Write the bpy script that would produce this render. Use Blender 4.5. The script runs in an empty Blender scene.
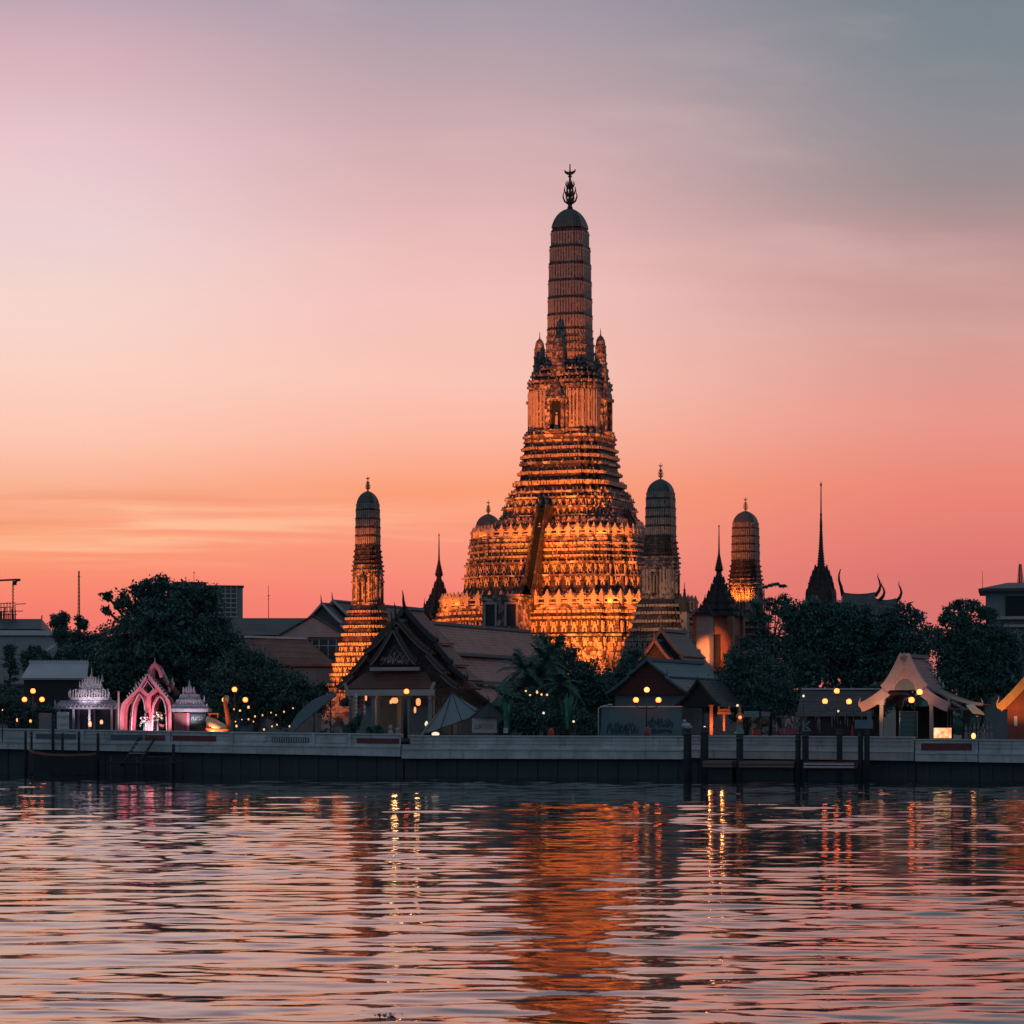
import bpy, math, random
import numpy as np
from math import sin, cos, pi, radians, atan2, sqrt, tan
from mathutils import Vector

# ------------------------------------------------------------------ camera, world, exposure
S = bpy.context.scene
COL = S.collection
F, YH, CZ = 2777.0, 726.0, 5.0           # focal length in pixels, horizon row, eye height
cam = bpy.data.cameras.new('camera')
cam.sensor_width = 36.0
cam.lens = 36.0 * F / 1024.0
cam.shift_y = (YH - 512.0) / 1024.0
cam.clip_start, cam.clip_end = 0.5, 20000
cam_o = bpy.data.objects.new('camera', cam)
COL.objects.link(cam_o)
cam_o.location = (0, 0, CZ)
cam_o.rotation_euler = (radians(90), 0, 0)
S.camera = cam_o
S.view_settings.view_transform = 'Standard'
S.view_settings.look = 'None'
S.view_settings.exposure = 0.0
S.view_settings.gamma = 1.0
S.render.engine = 'CYCLES'
S.cycles.use_denoising = True
S.cycles.max_bounces = 5
S.cycles.diffuse_bounces = 3
S.cycles.glossy_bounces = 3
S.cycles.transmission_bounces = 3
S.cycles.sample_clamp_indirect = 4.0
S.cycles.caustics_reflective = False
S.cycles.caustics_refractive = False


def lin(r, g, b):
    f = lambda c: (c / 12.92 if c <= 0.04045 else ((c + 0.055) / 1.055) ** 2.4)
    return (f(r / 255.0), f(g / 255.0), f(b / 255.0), 1.0)


W = bpy.data.worlds.new('World')
S.world = W
W.use_nodes = True
wt = W.node_tree
wt.nodes.clear()


def N(t, kind, **kw):
    n = t.nodes.new(kind)
    for k, v in kw.items():
        setattr(n, k, v)
    return n


def L(t, a, b):
    t.links.new(a, b)


def ramp(t, stops, interp='LINEAR'):
    r = N(t, 'ShaderNodeValToRGB')
    r.color_ramp.interpolation = interp
    e = r.color_ramp.elements
    while len(e) > 1:
        e.remove(e[0])
    e[0].position, e[0].color = stops[0][0], stops[0][1]
    for p, c in stops[1:]:
        x = e.new(p)
        x.color = c
    return r


def maprange(t, src, a, b, c=0.0, d=1.0, smooth=False):
    m = N(t, 'ShaderNodeMapRange')
    m.interpolation_type = 'SMOOTHSTEP' if smooth else 'LINEAR'
    m.inputs[1].default_value, m.inputs[2].default_value = a, b
    m.inputs[3].default_value, m.inputs[4].default_value = c, d
    L(t, src, m.inputs[0])
    return m.outputs[0]


def math_n(t, op, a, b=None):
    m = N(t, 'ShaderNodeMath', operation=op)
    for i, v in enumerate((a, b)):
        if v is None:
            continue
        if isinstance(v, (int, float)):
            m.inputs[i].default_value = v
        else:
            L(t, v, m.inputs[i])
    return m.outputs[0]


def mix_n(t, fac, a, b, mode='MIX'):
    m = N(t, 'ShaderNodeMix', data_type='RGBA', blend_type=mode)
    for sock, v in ((m.inputs[0], fac), (m.inputs[6], a), (m.inputs[7], b)):
        if isinstance(v, (int, float)):
            sock.default_value = v
        elif isinstance(v, tuple):
            sock.default_value = v
        else:
            L(t, v, sock)
    return m.outputs[2]


tc = N(wt, 'ShaderNodeTexCoord')
sx = N(wt, 'ShaderNodeSeparateXYZ')
L(wt, tc.outputs['Generated'], sx.inputs[0])
dx, dy, dz = sx.outputs
EL = 0.5                                    # sine of the elevation where the ramps end


def el(y):
    a = math.atan((YH - y) / F)
    return sin(a) / EL


elev = maprange(wt, dz, 0.0, EL)
az = math_n(wt, 'ARCTAN2', dx, dy)
ZEN = (0.15, 0.20, 0.25, 1)
left_stops = [(0.0, lin(238, 114, 106)), (el(615), lin(245, 125, 110)), (el(572), lin(251, 145, 114)), (el(545), lin(251, 158, 114)), (el(490), lin(250, 178, 146)), (el(440), lin(254, 199, 178)),
              (el(370), lin(251, 210, 195)), (el(300), lin(245, 213, 205)), (el(240), lin(238, 210, 211)), (el(150), lin(231, 198, 204)), (el(60), lin(216, 179, 189)), (el(0), lin(188, 165, 179)),
              (0.68, lin(168, 148, 164)), (1.0, ZEN)]
mid_stops = [(0.0, lin(234, 110, 104)), (el(600), lin(245, 129, 116)), (el(550), lin(251, 149, 126)), (el(490), lin(253, 160, 122)), (el(440), lin(252, 181, 158)), (el(380), lin(251, 197, 181)),
             (el(300), lin(244, 194, 188)), (el(200), lin(224, 180, 181)), (el(80), lin(190, 165, 172)), (el(0), lin(164, 154, 167)), (0.70, lin(136, 138, 154)), (1.0, ZEN)]
right_stops = [(0.0, lin(206, 108, 108)), (el(575), lin(219, 117, 112)), (el(490), lin(235, 134, 119)), (el(420), lin(232, 152, 139)), (el(340), lin(212, 157, 150)),
               (el(250), lin(187, 148, 148)), (el(190), lin(154, 141, 143)), (el(130), lin(141, 141, 147)), (el(60), lin(126, 136, 144)), (el(0), lin(119, 131, 141)), (0.72, lin(108, 120, 134)), (1.0, ZEN)]
rl = ramp(wt, left_stops)
rm = ramp(wt, mid_stops)
rr = ramp(wt, right_stops)
for r_q in (rl, rm, rr):
    L(wt, elev, r_q.inputs[0])
front = mix_n(wt, maprange(wt, az, -0.172, -0.0187, smooth=True), rl.outputs[0], rm.outputs[0])
front = mix_n(wt, maprange(wt, az, -0.0187, 0.172, smooth=True), front, rr.outputs[0])
# soft high cloud: long flat streaks laid over the sky dome
cv = N(wt, 'ShaderNodeCombineXYZ')
L(wt, math_n(wt, 'MULTIPLY', az, 5.0), cv.inputs[0])
L(wt, math_n(wt, 'MULTIPLY', dz, 95.0), cv.inputs[1])
n1 = N(wt, 'ShaderNodeTexNoise', noise_dimensions='3D')
n1.inputs['Scale'].default_value = 1.0
n1.inputs['Detail'].default_value = 5.0
n1.inputs['Roughness'].default_value = 0.55
n1.inputs['Distortion'].default_value = 0.6
L(wt, cv.outputs[0], n1.inputs['Vector'])
lowband = math_n(wt, 'MULTIPLY', maprange(wt, dz, 0.054, 0.064, smooth=True), maprange(wt, dz, 0.09, 0.078, smooth=True))
lowband = math_n(wt, 'MULTIPLY', lowband, maprange(wt, az, 0.05, -0.13, 0.0, 1.0, smooth=True))
stre = maprange(wt, n1.outputs[0], 0.46, 0.66, smooth=True)
front = mix_n(wt, math_n(wt, 'MULTIPLY', math_n(wt, 'MULTIPLY', lowband, stre), 0.75), front, lin(255, 198, 160))
dark = maprange(wt, n1.outputs[0], 0.47, 0.33, smooth=True)
front = mix_n(wt, math_n(wt, 'MULTIPLY', math_n(wt, 'MULTIPLY', lowband, dark), 0.6), front, lin(240, 150, 116))
cv2 = N(wt, 'ShaderNodeCombineXYZ')
L(wt, math_n(wt, 'ADD', math_n(wt, 'MULTIPLY', az, 6.0), math_n(wt, 'MULTIPLY', dz, 9.0)), cv2.inputs[0])
L(wt, math_n(wt, 'MULTIPLY', dz, 26.0), cv2.inputs[1])
cv2.inputs[2].default_value = 7.3
n2 = N(wt, 'ShaderNodeTexNoise', noise_dimensions='3D')
n2.inputs['Scale'].default_value = 1.0
n2.inputs['Detail'].default_value = 4.0
L(wt, cv2.outputs[0], n2.inputs['Vector'])
high = math_n(wt, 'MULTIPLY', maprange(wt, n2.outputs[0], 0.48, 0.72, smooth=True), maprange(wt, dz, 0.09, 0.16, smooth=True))
front = mix_n(wt, math_n(wt, 'MULTIPLY', high, 0.22), front, lin(250, 206, 200))
low2 = math_n(wt, 'MULTIPLY', maprange(wt, n2.outputs[0], 0.5, 0.3, smooth=True), maprange(wt, dz, 0.09, 0.16, smooth=True))
front = mix_n(wt, math_n(wt, 'MULTIPLY', low2, 0.04), front, lin(176, 138, 150))
rb = ramp(wt, [(0.0, (0.13, 0.20, 0.27, 1)), (0.35, (0.14, 0.21, 0.28, 1)), (1.0, ZEN)])
L(wt, elev, rb.inputs[0])
backf = maprange(wt, dy, 0.75, -0.25, smooth=True)
sky = mix_n(wt, backf, front, rb.outputs[0])
bg = N(wt, 'ShaderNodeBackground')
L(wt, sky, bg.inputs[0])
bg.inputs[1].default_value = 1.0
wo = N(wt, 'ShaderNodeOutputWorld')
L(wt, bg.outputs[0], wo.inputs[0])

# ------------------------------------------------------------------ helpers


def PX(px, Y):
    return (px - 512.0) * Y / F


def PZ(py, Y):
    return CZ + (YH - py) * Y / F


def P(px, py, Y):
    return (PX(px, Y), Y, PZ(py, Y))


def k_(Y):
    return Y / F


ROT = radians(-21.7)          # the temple and its halls stand square to the river bank
GZ = 3.3                      # promenade level above the water


def YW(px):                   # distance of the river wall along a view column
    return 272.0 / (1 + 0.37 * (px - 512.0) / F)


class MB:
    def __init__(s):
        s.v, s.f, s.sm = [], [], []

    def add(s, verts, faces, smooth=False):
        o = len(s.v)
        s.v.extend([tuple(p) for p in verts])
        for f in faces:
            s.f.append(tuple(i + o for i in f))
            s.sm.append(smooth)

    def box(s, c, d, rz=0.0, taper=1.0):
        hx, hy, hz = d[0] / 2, d[1] / 2, d[2] / 2
        ca, sa = cos(rz), sin(rz)
        vs = []
        for z, t in ((-hz, 1.0), (hz, taper)):
            for x, y in ((-hx, -hy), (hx, -hy), (hx, hy), (-hx, hy)):
                x, y = x * t, y * t
                vs.append((c[0] + x * ca - y * sa, c[1] + x * sa + y * ca, c[2] + z))
        s.add(vs, [(3, 2, 1, 0), (4, 5, 6, 7), (0, 1, 5, 4), (1, 2, 6, 5), (2, 3, 7, 6), (3, 0, 4, 7)])

    def loft(s, rings, cap=True, smooth=False):
        n = len(rings[0])
        vs = [p for r in rings for p in r]
        fs = []
        for i in range(len(rings) - 1):
            for j in range(n):
                a, b = i * n + j, i * n + (j + 1) % n
                fs.append((a, b, b + n, a + n))
        if cap:
            fs.append(tuple(range(n - 1, -1, -1)))
            fs.append(tuple((len(rings) - 1) * n + j for j in range(n)))
        s.add(vs, fs, smooth)

    def lathe(s, prof, n=16, c=(0, 0, 0), smooth=True, sq=(1, 1)):
        rings = [[(c[0] + r * cos(2 * pi * j / n) * sq[0], c[1] + r * sin(2 * pi * j / n) * sq[1], c[2] + z) for j in range(n)] for r, z in prof]
        s.loft(rings, True, smooth)

    def tube(s, pts, rad, n=6, smooth=True):
        pts = [Vector(p) for p in pts]
        if not isinstance(rad, (list, tuple)):
            rad = [rad] * len(pts)
        rings = []
        for i, p in enumerate(pts):
            d = (pts[min(i + 1, len(pts) - 1)] - pts[max(i - 1, 0)])
            if d.length < 1e-6:
                d = Vector((0, 0, 1))
            d.normalize()
            u = d.cross(Vector((0, 1, 0)))
            if u.length < 0.2:
                u = d.cross(Vector((1, 0, 0)))
            u.normalize()
            w = d.cross(u)
            r = rad[i]
            rings.append([tuple(p + u * (r * cos(2 * pi * j / n)) + w * (r * sin(2 * pi * j / n))) for j in range(n)])
        s.loft(rings, True, smooth)

    def bar(s, pts, wd, dp, axis=(0, 1, 0)):
        """a flat bar of width wd following pts, dp deep along axis"""
        A = Vector(axis)
        pts = [Vector(p) for p in pts]
        rings = []
        for i, p in enumerate(pts):
            d = (pts[min(i + 1, len(pts) - 1)] - pts[max(i - 1, 0)]).normalized()
            u = d.cross(A).normalized()
            w = wd[i] if isinstance(wd, (list, tuple)) else wd
            rings.append([tuple(p + u * (w / 2) - A * (dp / 2)), tuple(p + u * (w / 2) + A * (dp / 2)),
                          tuple(p - u * (w / 2) + A * (dp / 2)), tuple(p - u * (w / 2) - A * (dp / 2))])
        s.loft(rings)

    def poly(s, pts, off):
        """extrude a planar polygon by the vector off"""
        n = len(pts)
        vs = [tuple(p) for p in pts] + [(p[0] + off[0], p[1] + off[1], p[2] + off[2]) for p in pts]
        fs = [tuple(range(n - 1, -1, -1)), tuple(range(n, 2 * n))]
        for j in range(n):
            fs.append((j, (j + 1) % n, (j + 1) % n + n, j + n))
        s.add(vs, fs)

    def sphere(s, c, r, n=12, m=8, sc=(1, 1, 1)):
        pr = [(max(r * sin(pi * i / m), 1e-4), -r * cos(pi * i / m)) for i in range(m + 1)]
        rings = [[(c[0] + a * cos(2 * pi * j / n) * sc[0], c[1] + a * sin(2 * pi * j / n) * sc[1], c[2] + z * sc[2]) for j in range(n)] for a, z in pr]
        s.loft(rings, True, True)


def tag(o, label=None, cat=None, group=None, kind=None):
    if label:
        o['label'] = label
    if cat:
        o['category'] = cat
    if group:
        o['group'] = group
    if kind:
        o['kind'] = kind
    return o


def obj(name, mb, mat, parent=None, loc=(0, 0, 0), rz=0.0):
    me = bpy.data.meshes.new(name)
    me.from_pydata(mb.v, [], mb.f)
    me.polygons.foreach_set('use_smooth', mb.sm)
    me.update()
    me.materials.append(mat)
    o = bpy.data.objects.new(name, me)
    COL.objects.link(o)
    o.location = loc
    o.rotation_euler = (0, 0, rz)
    if parent:
        o.parent = parent
    return o


def thing(name, label, cat, loc=(0, 0, 0), rz=0.0, group=None):
    o = bpy.data.objects.new(name, None)
    COL.objects.link(o)
    o.location = loc
    o.rotation_euler = (0, 0, rz)
    o.empty_display_size = 0.3
    return tag(o, label, cat, group)


def copy_tree(o, parent=None):
    c = o.copy()
    COL.objects.link(c)
    c.parent = parent
    for ch in list(o.children):
        copy_tree(ch, c)
    return c


# ------------------------------------------------------------------ materials
def mat_new(name):
    m = bpy.data.materials.new(name)
    m.use_nodes = True
    t = m.node_tree
    b = t.nodes['Principled BSDF']
    return m, t, b


def mat(name, a, b=None, rough=0.7, scale=2.0, bump=0.0, metal=0.0, vary=0.5, stretch=None, spec=0.4):
    """two-tone noise-mottled paint, stone or cloth"""
    m, t, p = mat_new(name)
    if b is None:
        b = tuple(c * 0.72 for c in a[:3])
    tcn = N(t, 'ShaderNodeTexCoord')
    mp = N(t, 'ShaderNodeMapping')
    if stretch:
        mp.inputs['Scale'].default_value = stretch
    L(t, tcn.outputs['Object'], mp.inputs[0])
    n = N(t, 'ShaderNodeTexNoise')
    n.inputs['Scale'].default_value = scale
    n.inputs['Detail'].default_value = 6
    n.inputs['Roughness'].default_value = 0.62
    L(t, mp.outputs[0], n.inputs['Vector'])
    r = ramp(t, [(0.5 - vary / 2, tuple(b[:3]) + (1,)), (0.5 + vary / 2, tuple(a[:3]) + (1,))])
    L(t, n.outputs[0], r.inputs[0])
    L(t, r.outputs[0], p.inputs['Base Color'])
    p.inputs['Roughness'].default_value = rough
    p.inputs['Metallic'].default_value = metal
    p.inputs['Specular IOR Level'].default_value = spec
    if bump:
        bn = N(t, 'ShaderNodeBump')
        bn.inputs['Strength'].default_value = bump
        bn.inputs['Distance'].default_value = 0.05
        L(t, n.outputs[0], bn.inputs['Height'])
        L(t, bn.outputs[0], p.inputs['Normal'])
    return m


def mat_emit(name, col, strength, base=(0.8, 0.7, 0.5)):
    m, t, p = mat_new(name)
    p.inputs['Base Color'].default_value = tuple(base) + (1,)
    p.inputs['Emission Color'].default_value = tuple(col) + (1,)
    p.inputs['Emission Strength'].default_value = strength
    p.inputs['Roughness'].default_value = 0.3
    return m


def mat_tiles(name, a, b, sx_=2.2, sz_=3.2, rough=0.5):
    """roof tiles: courses and staggered joints over a mottled colour"""
    m, t, p = mat_new(name)
    tcn = N(t, 'ShaderNodeTexCoord')
    sp = N(t, 'ShaderNodeSeparateXYZ')
    L(t, tcn.outputs['Object'], sp.inputs[0])
    cx = N(t, 'ShaderNodeCombineXYZ')
    L(t, math_n(t, 'ADD', sp.outputs[1], math_n(t, 'MULTIPLY', sp.outputs[0], 0.013)), cx.inputs[0])
    L(t, sp.outputs[2], cx.inputs[1])
    br = N(t, 'ShaderNodeTexBrick')
    br.inputs['Scale'].default_value = 1.0
    br.inputs['Brick Width'].default_value = 1 / sx_
    br.inputs['Row Height'].default_value = 1 / sz_
    br.inputs['Mortar Size'].default_value = 0.03
    br.inputs['Color1'].default_value = tuple(a) + (1,)
    br.inputs['Color2'].default_value = tuple(b) + (1,)
    br.inputs['Mortar'].default_value = tuple(c * 0.45 for c in b) + (1,)
    L(t, cx.outputs[0], br.inputs['Vector'])
    n = N(t, 'ShaderNodeTexNoise')
    n.inputs['Scale'].default_value = 0.5
    n.inputs['Detail'].default_value = 5
    L(t, tcn.outputs['Object'], n.inputs['Vector'])
    stain = ramp(t, [(0.3, (0.6, 0.6, 0.62, 1)), (0.65, (1, 1, 1, 1))])
    L(t, n.outputs[0], stain.inputs[0])
    L(t, mix_n(t, 1.0, br.outputs[0], stain.outputs[0], 'MULTIPLY'), p.inputs['Base Color'])
    p.inputs['Roughness'].default_value = rough
    bn = N(t, 'ShaderNodeBump')
    bn.inputs['Strength'].default_value = 0.6
    bn.inputs['Distance'].default_value = 0.04
    L(t, br.outputs[1], bn.inputs['Height'])
    bn.invert = True
    L(t, bn.outputs[0], p.inputs['Normal'])
    return m


def mat_mosaic(name, a, b, c, scale=1.6):
    """weathered plaster set with bits of porcelain"""
    m, t, p = mat_new(name)
    tcn = N(t, 'ShaderNodeTexCoord')
    vo = N(t, 'ShaderNodeTexVoronoi', feature='F1')
    vo.inputs['Scale'].default_value = scale
    L(t, tcn.outputs['Object'], vo.inputs['Vector'])
    sep = N(t, 'ShaderNodeSeparateColor')
    L(t, vo.outputs['Color'], sep.inputs[0])
    r = ramp(t, [(0.0, tuple(b) + (1,)), (0.45, tuple(b) + (1,)), (0.5, tuple(a) + (1,)), (0.82, tuple(a) + (1,)), (0.86, tuple(c) + (1,))], 'LINEAR')
    L(t, sep.outputs[0], r.inputs[0])
    n = N(t, 'ShaderNodeTexNoise')
    n.inputs['Scale'].default_value = 0.35
    n.inputs['Detail'].default_value = 8
    n.inputs['Roughness'].default_value = 0.7
    L(t, tcn.outputs['Object'], n.inputs['Vector'])
    st = ramp(t, [(0.34, (0.45, 0.42, 0.42, 1)), (0.62, (1, 1, 1, 1))])
    L(t, n.outputs[0], st.inputs[0])
    L(t, mix_n(t, 1.0, r.outputs[0], st.outputs[0], 'MULTIPLY'), p.inputs['Base Color'])
    p.inputs['Roughness'].default_value = 0.55
    bn = N(t, 'ShaderNodeBump')
    bn.inputs['Strength'].default_value = 0.9
    bn.inputs['Distance'].default_value = 0.12
    L(t, vo.outputs['Distance'], bn.inputs['Height'])
    L(t, bn.outputs[0], p.inputs['Normal'])
    return m


def mat_leaf(name, a, b):
    m, t, p = mat_new(name)
    g = N(t, 'ShaderNodeNewGeometry')
    r = ramp(t, [(0.0, tuple(a) + (1,)), (0.7, tuple(b) + (1,)), (1.0, tuple(x * 1.5 for x in b) + (1,))])
    L(t, g.outputs['Random Per Island'], r.inputs[0])
    L(t, r.outputs[0], p.inputs['Base Color'])
    p.inputs['Roughness'].default_value = 0.6
    p.inputs['Specular IOR Level'].default_value = 0.25
    return m


M = {}
M['shade_mosaic'] = mat_mosaic('shade_painted_courses', (0.042, 0.034, 0.036), (0.026, 0.023, 0.026), (0.11, 0.085, 0.08), 2.2)  # dark version of the mosaic, holding the shade between the ledges
M['plaster'] = mat('weathered_plaster', (0.36, 0.34, 0.32), (0.2, 0.19, 0.19), 0.75, 1.2, 0.4)
M['mosaic'] = mat_mosaic('porcelain_mosaic', (0.26, 0.22, 0.21), (0.07, 0.058, 0.06), (0.52, 0.46, 0.40), 1.5)
M['mosaic_fine'] = mat_mosaic('fine_porcelain_mosaic', (0.24, 0.20, 0.195), (0.08, 0.066, 0.07), (0.44, 0.39, 0.34), 2.3)
M['dome'] = mat('dark_green_dome', (0.10, 0.115, 0.115), (0.05, 0.06, 0.065), 0.5, 2.0, 0.3)
M['figure'] = mat('carved_figures', (0.40, 0.35, 0.31), (0.2, 0.17, 0.165), 0.6, 3.0, 0.3)
M['metal_dark'] = mat('dark_bronze', (0.055, 0.05, 0.05), (0.03, 0.03, 0.032), 0.4, 3, 0, 0.6)
M['gilt'] = mat('gilded_finial', (0.55, 0.30, 0.10), (0.3, 0.15, 0.05), 0.35, 3, 0, 0.8)
M['dark'] = mat('dark_timber', (0.034, 0.040, 0.048), (0.02, 0.025, 0.03), 0.7, 3, 0.3)
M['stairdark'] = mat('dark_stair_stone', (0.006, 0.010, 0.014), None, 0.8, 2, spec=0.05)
M['void'] = mat('dark_opening', (0.012, 0.014, 0.018), None, 0.5, 2)


def mat_wall(name, a, b, grime):
    m, t, p = mat_new(name)
    tcn = N(t, 'ShaderNodeTexCoord')
    cols = None
    for sc, st, lo, hi, dk in ((0.35, (1, 1, 1), .35, .65, b), (1.6, (1, 1, .16), .52, .74, grime), (0.9, (.35, .35, 4.5), .56, .72, grime), (5.0, (1, 1, .6), .6, .78, grime)):
        mp = N(t, 'ShaderNodeMapping')
        mp.inputs['Scale'].default_value = st
        mp.inputs['Location'].default_value = (sc * 7, sc * 3, sc * 11)
        L(t, tcn.outputs['Object'], mp.inputs[0])
        n = N(t, 'ShaderNodeTexNoise')
        n.inputs['Scale'].default_value = sc
        n.inputs['Detail'].default_value = 7
        n.inputs['Roughness'].default_value = .66
        L(t, mp.outputs[0], n.inputs['Vector'])
        f = maprange(t, n.outputs[0], lo, hi, 0, .8, smooth=True)
        cols = mix_n(t, f, tuple(a) + (1,) if cols is None else cols, tuple(dk) + (1,))
    L(t, cols, p.inputs['Base Color'])
    p.inputs['Roughness'].default_value = .75
    return m


M['wallpaint'] = mat_wall('grey_painted_concrete', (0.60, 0.61, 0.62), (0.36, 0.38, 0.40), (0.22, 0.23, 0.23))
M['wallpaint2'] = mat_wall('dusty_concrete', (0.56, 0.50, 0.50), (0.40, 0.36, 0.37), (0.24, 0.22, 0.22))
M['walldark'] = mat('shadow_dark_footing', (0.055, 0.078, 0.092), (0.03, 0.046, 0.056), 0.6, 0.5, 0.4, stretch=(1, 1, 0.5))  # footing colour holds the dark shadow under the wall
M['rail'] = mat('pale_coping', (0.62, 0.64, 0.66), (0.48, 0.5, 0.53), 0.6, 1.5)
M['redpanel'] = mat('dark_red_panel', (0.22, 0.055, 0.06), (0.14, 0.035, 0.045), 0.6, 2)
M['bluepanel'] = mat('slate_panel', (0.12, 0.16, 0.22), (0.07, 0.09, 0.13), 0.6, 4)
M['salmon'] = mat_tiles('salmon_roof_tiles', (0.46, 0.20, 0.17), (0.38, 0.16, 0.14))
M['brown'] = mat_tiles('brown_roof_tiles', (0.26, 0.13, 0.10), (0.21, 0.10, 0.085))
M['redroof'] = mat_tiles('dark_red_roof_tiles', (0.17, 0.05, 0.045), (0.12, 0.04, 0.04))
M['duskroof'] = mat_tiles('dark_plum_roof_tiles', (0.23, 0.075, 0.062), (0.17, 0.06, 0.052))
M['greenroof'] = mat_tiles('green_roof_tiles', (0.04, 0.17, 0.21), (0.03, 0.13, 0.17))
M['gable_red'] = mat('dark_red_gable', (0.13, 0.04, 0.035), (0.09, 0.03, 0.03), 0.7, 1)
M['slate'] = mat_tiles('slate_roof_tiles', (0.085, 0.095, 0.105), (0.06, 0.07, 0.08))
M['purple'] = mat_tiles('plum_roof_tiles', (0.20, 0.13, 0.16), (0.15, 0.10, 0.125))
M['paleroof'] = mat('pale_metal_roof', (0.48, 0.48, 0.54), (0.38, 0.39, 0.45), 0.55, 0.6, 0.1)
M['ridge'] = mat('teal_ridge_cap', (0.12, 0.19, 0.22), (0.08, 0.13, 0.16), 0.6, 2)
M['cream'] = mat('cream_render', (0.50, 0.45, 0.43), (0.38, 0.34, 0.33), 0.75, 0.8)
M['greywall'] = mat('grey_render', (0.24, 0.27, 0.29), (0.16, 0.19, 0.21), 0.75, 0.8)
M['tealwall'] = mat('blue_grey_wall', (0.17, 0.23, 0.26), (0.11, 0.15, 0.18), 0.75, 0.8)
M['barge_pale'] = mat('pale_pink_stucco', (0.60, 0.44, 0.42), (0.46, 0.33, 0.32), 0.6, 1.5, 0.3)
M['barge_dark'] = mat('dark_carved_bargeboard', (0.075, 0.062, 0.062), (0.04, 0.036, 0.04), 0.55, 3, 0.3)
M['barge_edge'] = mat('faded_gilt_edge', (0.30, 0.19, 0.16), (0.2, 0.13, 0.12), 0.5, 3)
M['barge_orange'] = mat('ochre_bargeboard', (0.75, 0.40, 0.14), (0.55, 0.26, 0.09), 0.55, 2, 0.2)
M['carved'] = mat('carved_gable', (0.085, 0.072, 0.078), (0.025, 0.025, 0.03), 0.6, 5.0, 0.8, vary=0.18)
M['ochrewall'] = mat('faded_orange_wall', (0.32, 0.15, 0.11), (0.2, 0.09, 0.075), 0.7, 1.2, .3)
M['redwall'] = mat('oxide_red_wall', (0.34, 0.085, 0.06), (0.24, 0.06, 0.05), 0.7, 1)
M['pink'] = mat('pink_painted_arch', (0.80, 0.24, 0.30), (0.66, 0.17, 0.23), 0.5, 1.6, 0.2)
M['pinkpale'] = mat('pale_pink_trim', (0.72, 0.50, 0.50), (0.55, 0.36, 0.38), 0.5, 2)
M['lilac'] = mat('lilac_white_stucco', (0.66, 0.60, 0.64), (0.38, 0.32, 0.39), 0.6, 3, 0.4)
M['lilacroof'] = mat('lilac_grey_canopy', (0.42, 0.38, 0.46), (0.28, 0.26, 0.34), 0.6, 2)
M['rust'] = mat('red_brown_shutter', (0.30, 0.10, 0.10), (0.22, 0.07, 0.08), 0.6, 2)
M['canvas'] = mat('blue_grey_canvas', (0.20, 0.26, 0.30), (0.14, 0.19, 0.22), 0.8, 1.2)
M['canvas_dark'] = mat('dark_canvas', (0.04, 0.055, 0.06), (0.025, 0.035, 0.04), 0.8, 2)
M['tealpanel'] = mat('teal_hoarding', (0.13, 0.24, 0.28), (0.09, 0.18, 0.22), 0.6, 0.9, stretch=(1, 1, 0.3))
M['graffiti'] = mat('dark_teal_paint', (0.02, 0.085, 0.115), None, 0.6, 3)
M['white'] = mat('white_board', (0.62, 0.62, 0.62), (0.5, 0.5, 0.5), 0.6, 2)
M['signgreen'] = mat('green_board', (0.05, 0.13, 0.12), (0.04, 0.10, 0.10), 0.5, 2)
M['glass'] = mat('dark_window_glass', (0.03, 0.04, 0.05), None, 0.15, 2, spec=0.6)
M['bark'] = mat('bark', (0.06, 0.05, 0.042), (0.03, 0.027, 0.025), 0.9, 3, 0.6)
M['leaf'] = mat_leaf('broad_leaves', (0.034, 0.092, 0.090), (0.070, 0.148, 0.132))
M['leaf2'] = mat_leaf('fine_leaves', (0.036, 0.094, 0.092), (0.078, 0.156, 0.138))
M['leaf3'] = mat_leaf('needle_leaves', (0.03, 0.078, 0.08), (0.058, 0.12, 0.114))
M['palmleaf'] = mat_leaf('palm_leaves', (0.026, 0.075, 0.068), (0.055, 0.14, 0.115))
M['palmbright'] = mat_leaf('bright_blade_leaves', (0.04, 0.16, 0.12), (0.08, 0.26, 0.18))
M['pole'] = mat('dark_green_pole', (0.02, 0.032, 0.035), None, 0.5, 3)
M['globe'] = mat_emit('sodium_globe', (1.0, 0.112, 0.015), 7.6)
M['globe_white'] = mat_emit('pale_globe', (1.0, 0.30, 0.07), 3.6)
M['bulb'] = mat_emit('warm_bulb', (1.0, 0.40, 0.13), 1.5)
M['lit_lamp'] = mat_emit('paper_lantern', (1.0, 0.31, 0.10), 1.35)
M['lit_box'] = mat_emit('light_box', (1.0, 0.42, 0.14), 1.1)
_t = M['lit_box'].node_tree
_n = N(_t, 'ShaderNodeTexNoise')
_n.inputs['Scale'].default_value = 2.6
_n.inputs['Detail'].default_value = 4
_tc = N(_t, 'ShaderNodeTexCoord')
L(_t, _tc.outputs['Object'], _n.inputs['Vector'])
_r = ramp(_t, [(.38, (1.0, .16, .04, 1)), (.52, (1.0, .46, .17, 1)), (.66, (1.0, .72, .42, 1))])
L(_t, _n.outputs[0], _r.inputs[0])
L(_t, _r.outputs[0], _t.nodes['Principled BSDF'].inputs['Emission Color'])
M['lit_white'] = mat_emit('white_lamp', (1.0, 0.78, 0.55), 1.0)
M['orange_paint'] = mat('orange_paint', (0.78, 0.24, 0.10), (0.62, 0.16, 0.07), 0.4, 1)
M['cream_paint'] = mat('cream_paint', (0.8, 0.6, 0.42), (0.7, 0.5, 0.34), 0.4, 1)
M['boatred'] = mat('faded_red_gunwale', (0.32, 0.12, 0.10), (0.2, 0.08, 0.075), 0.6, 3)
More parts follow.
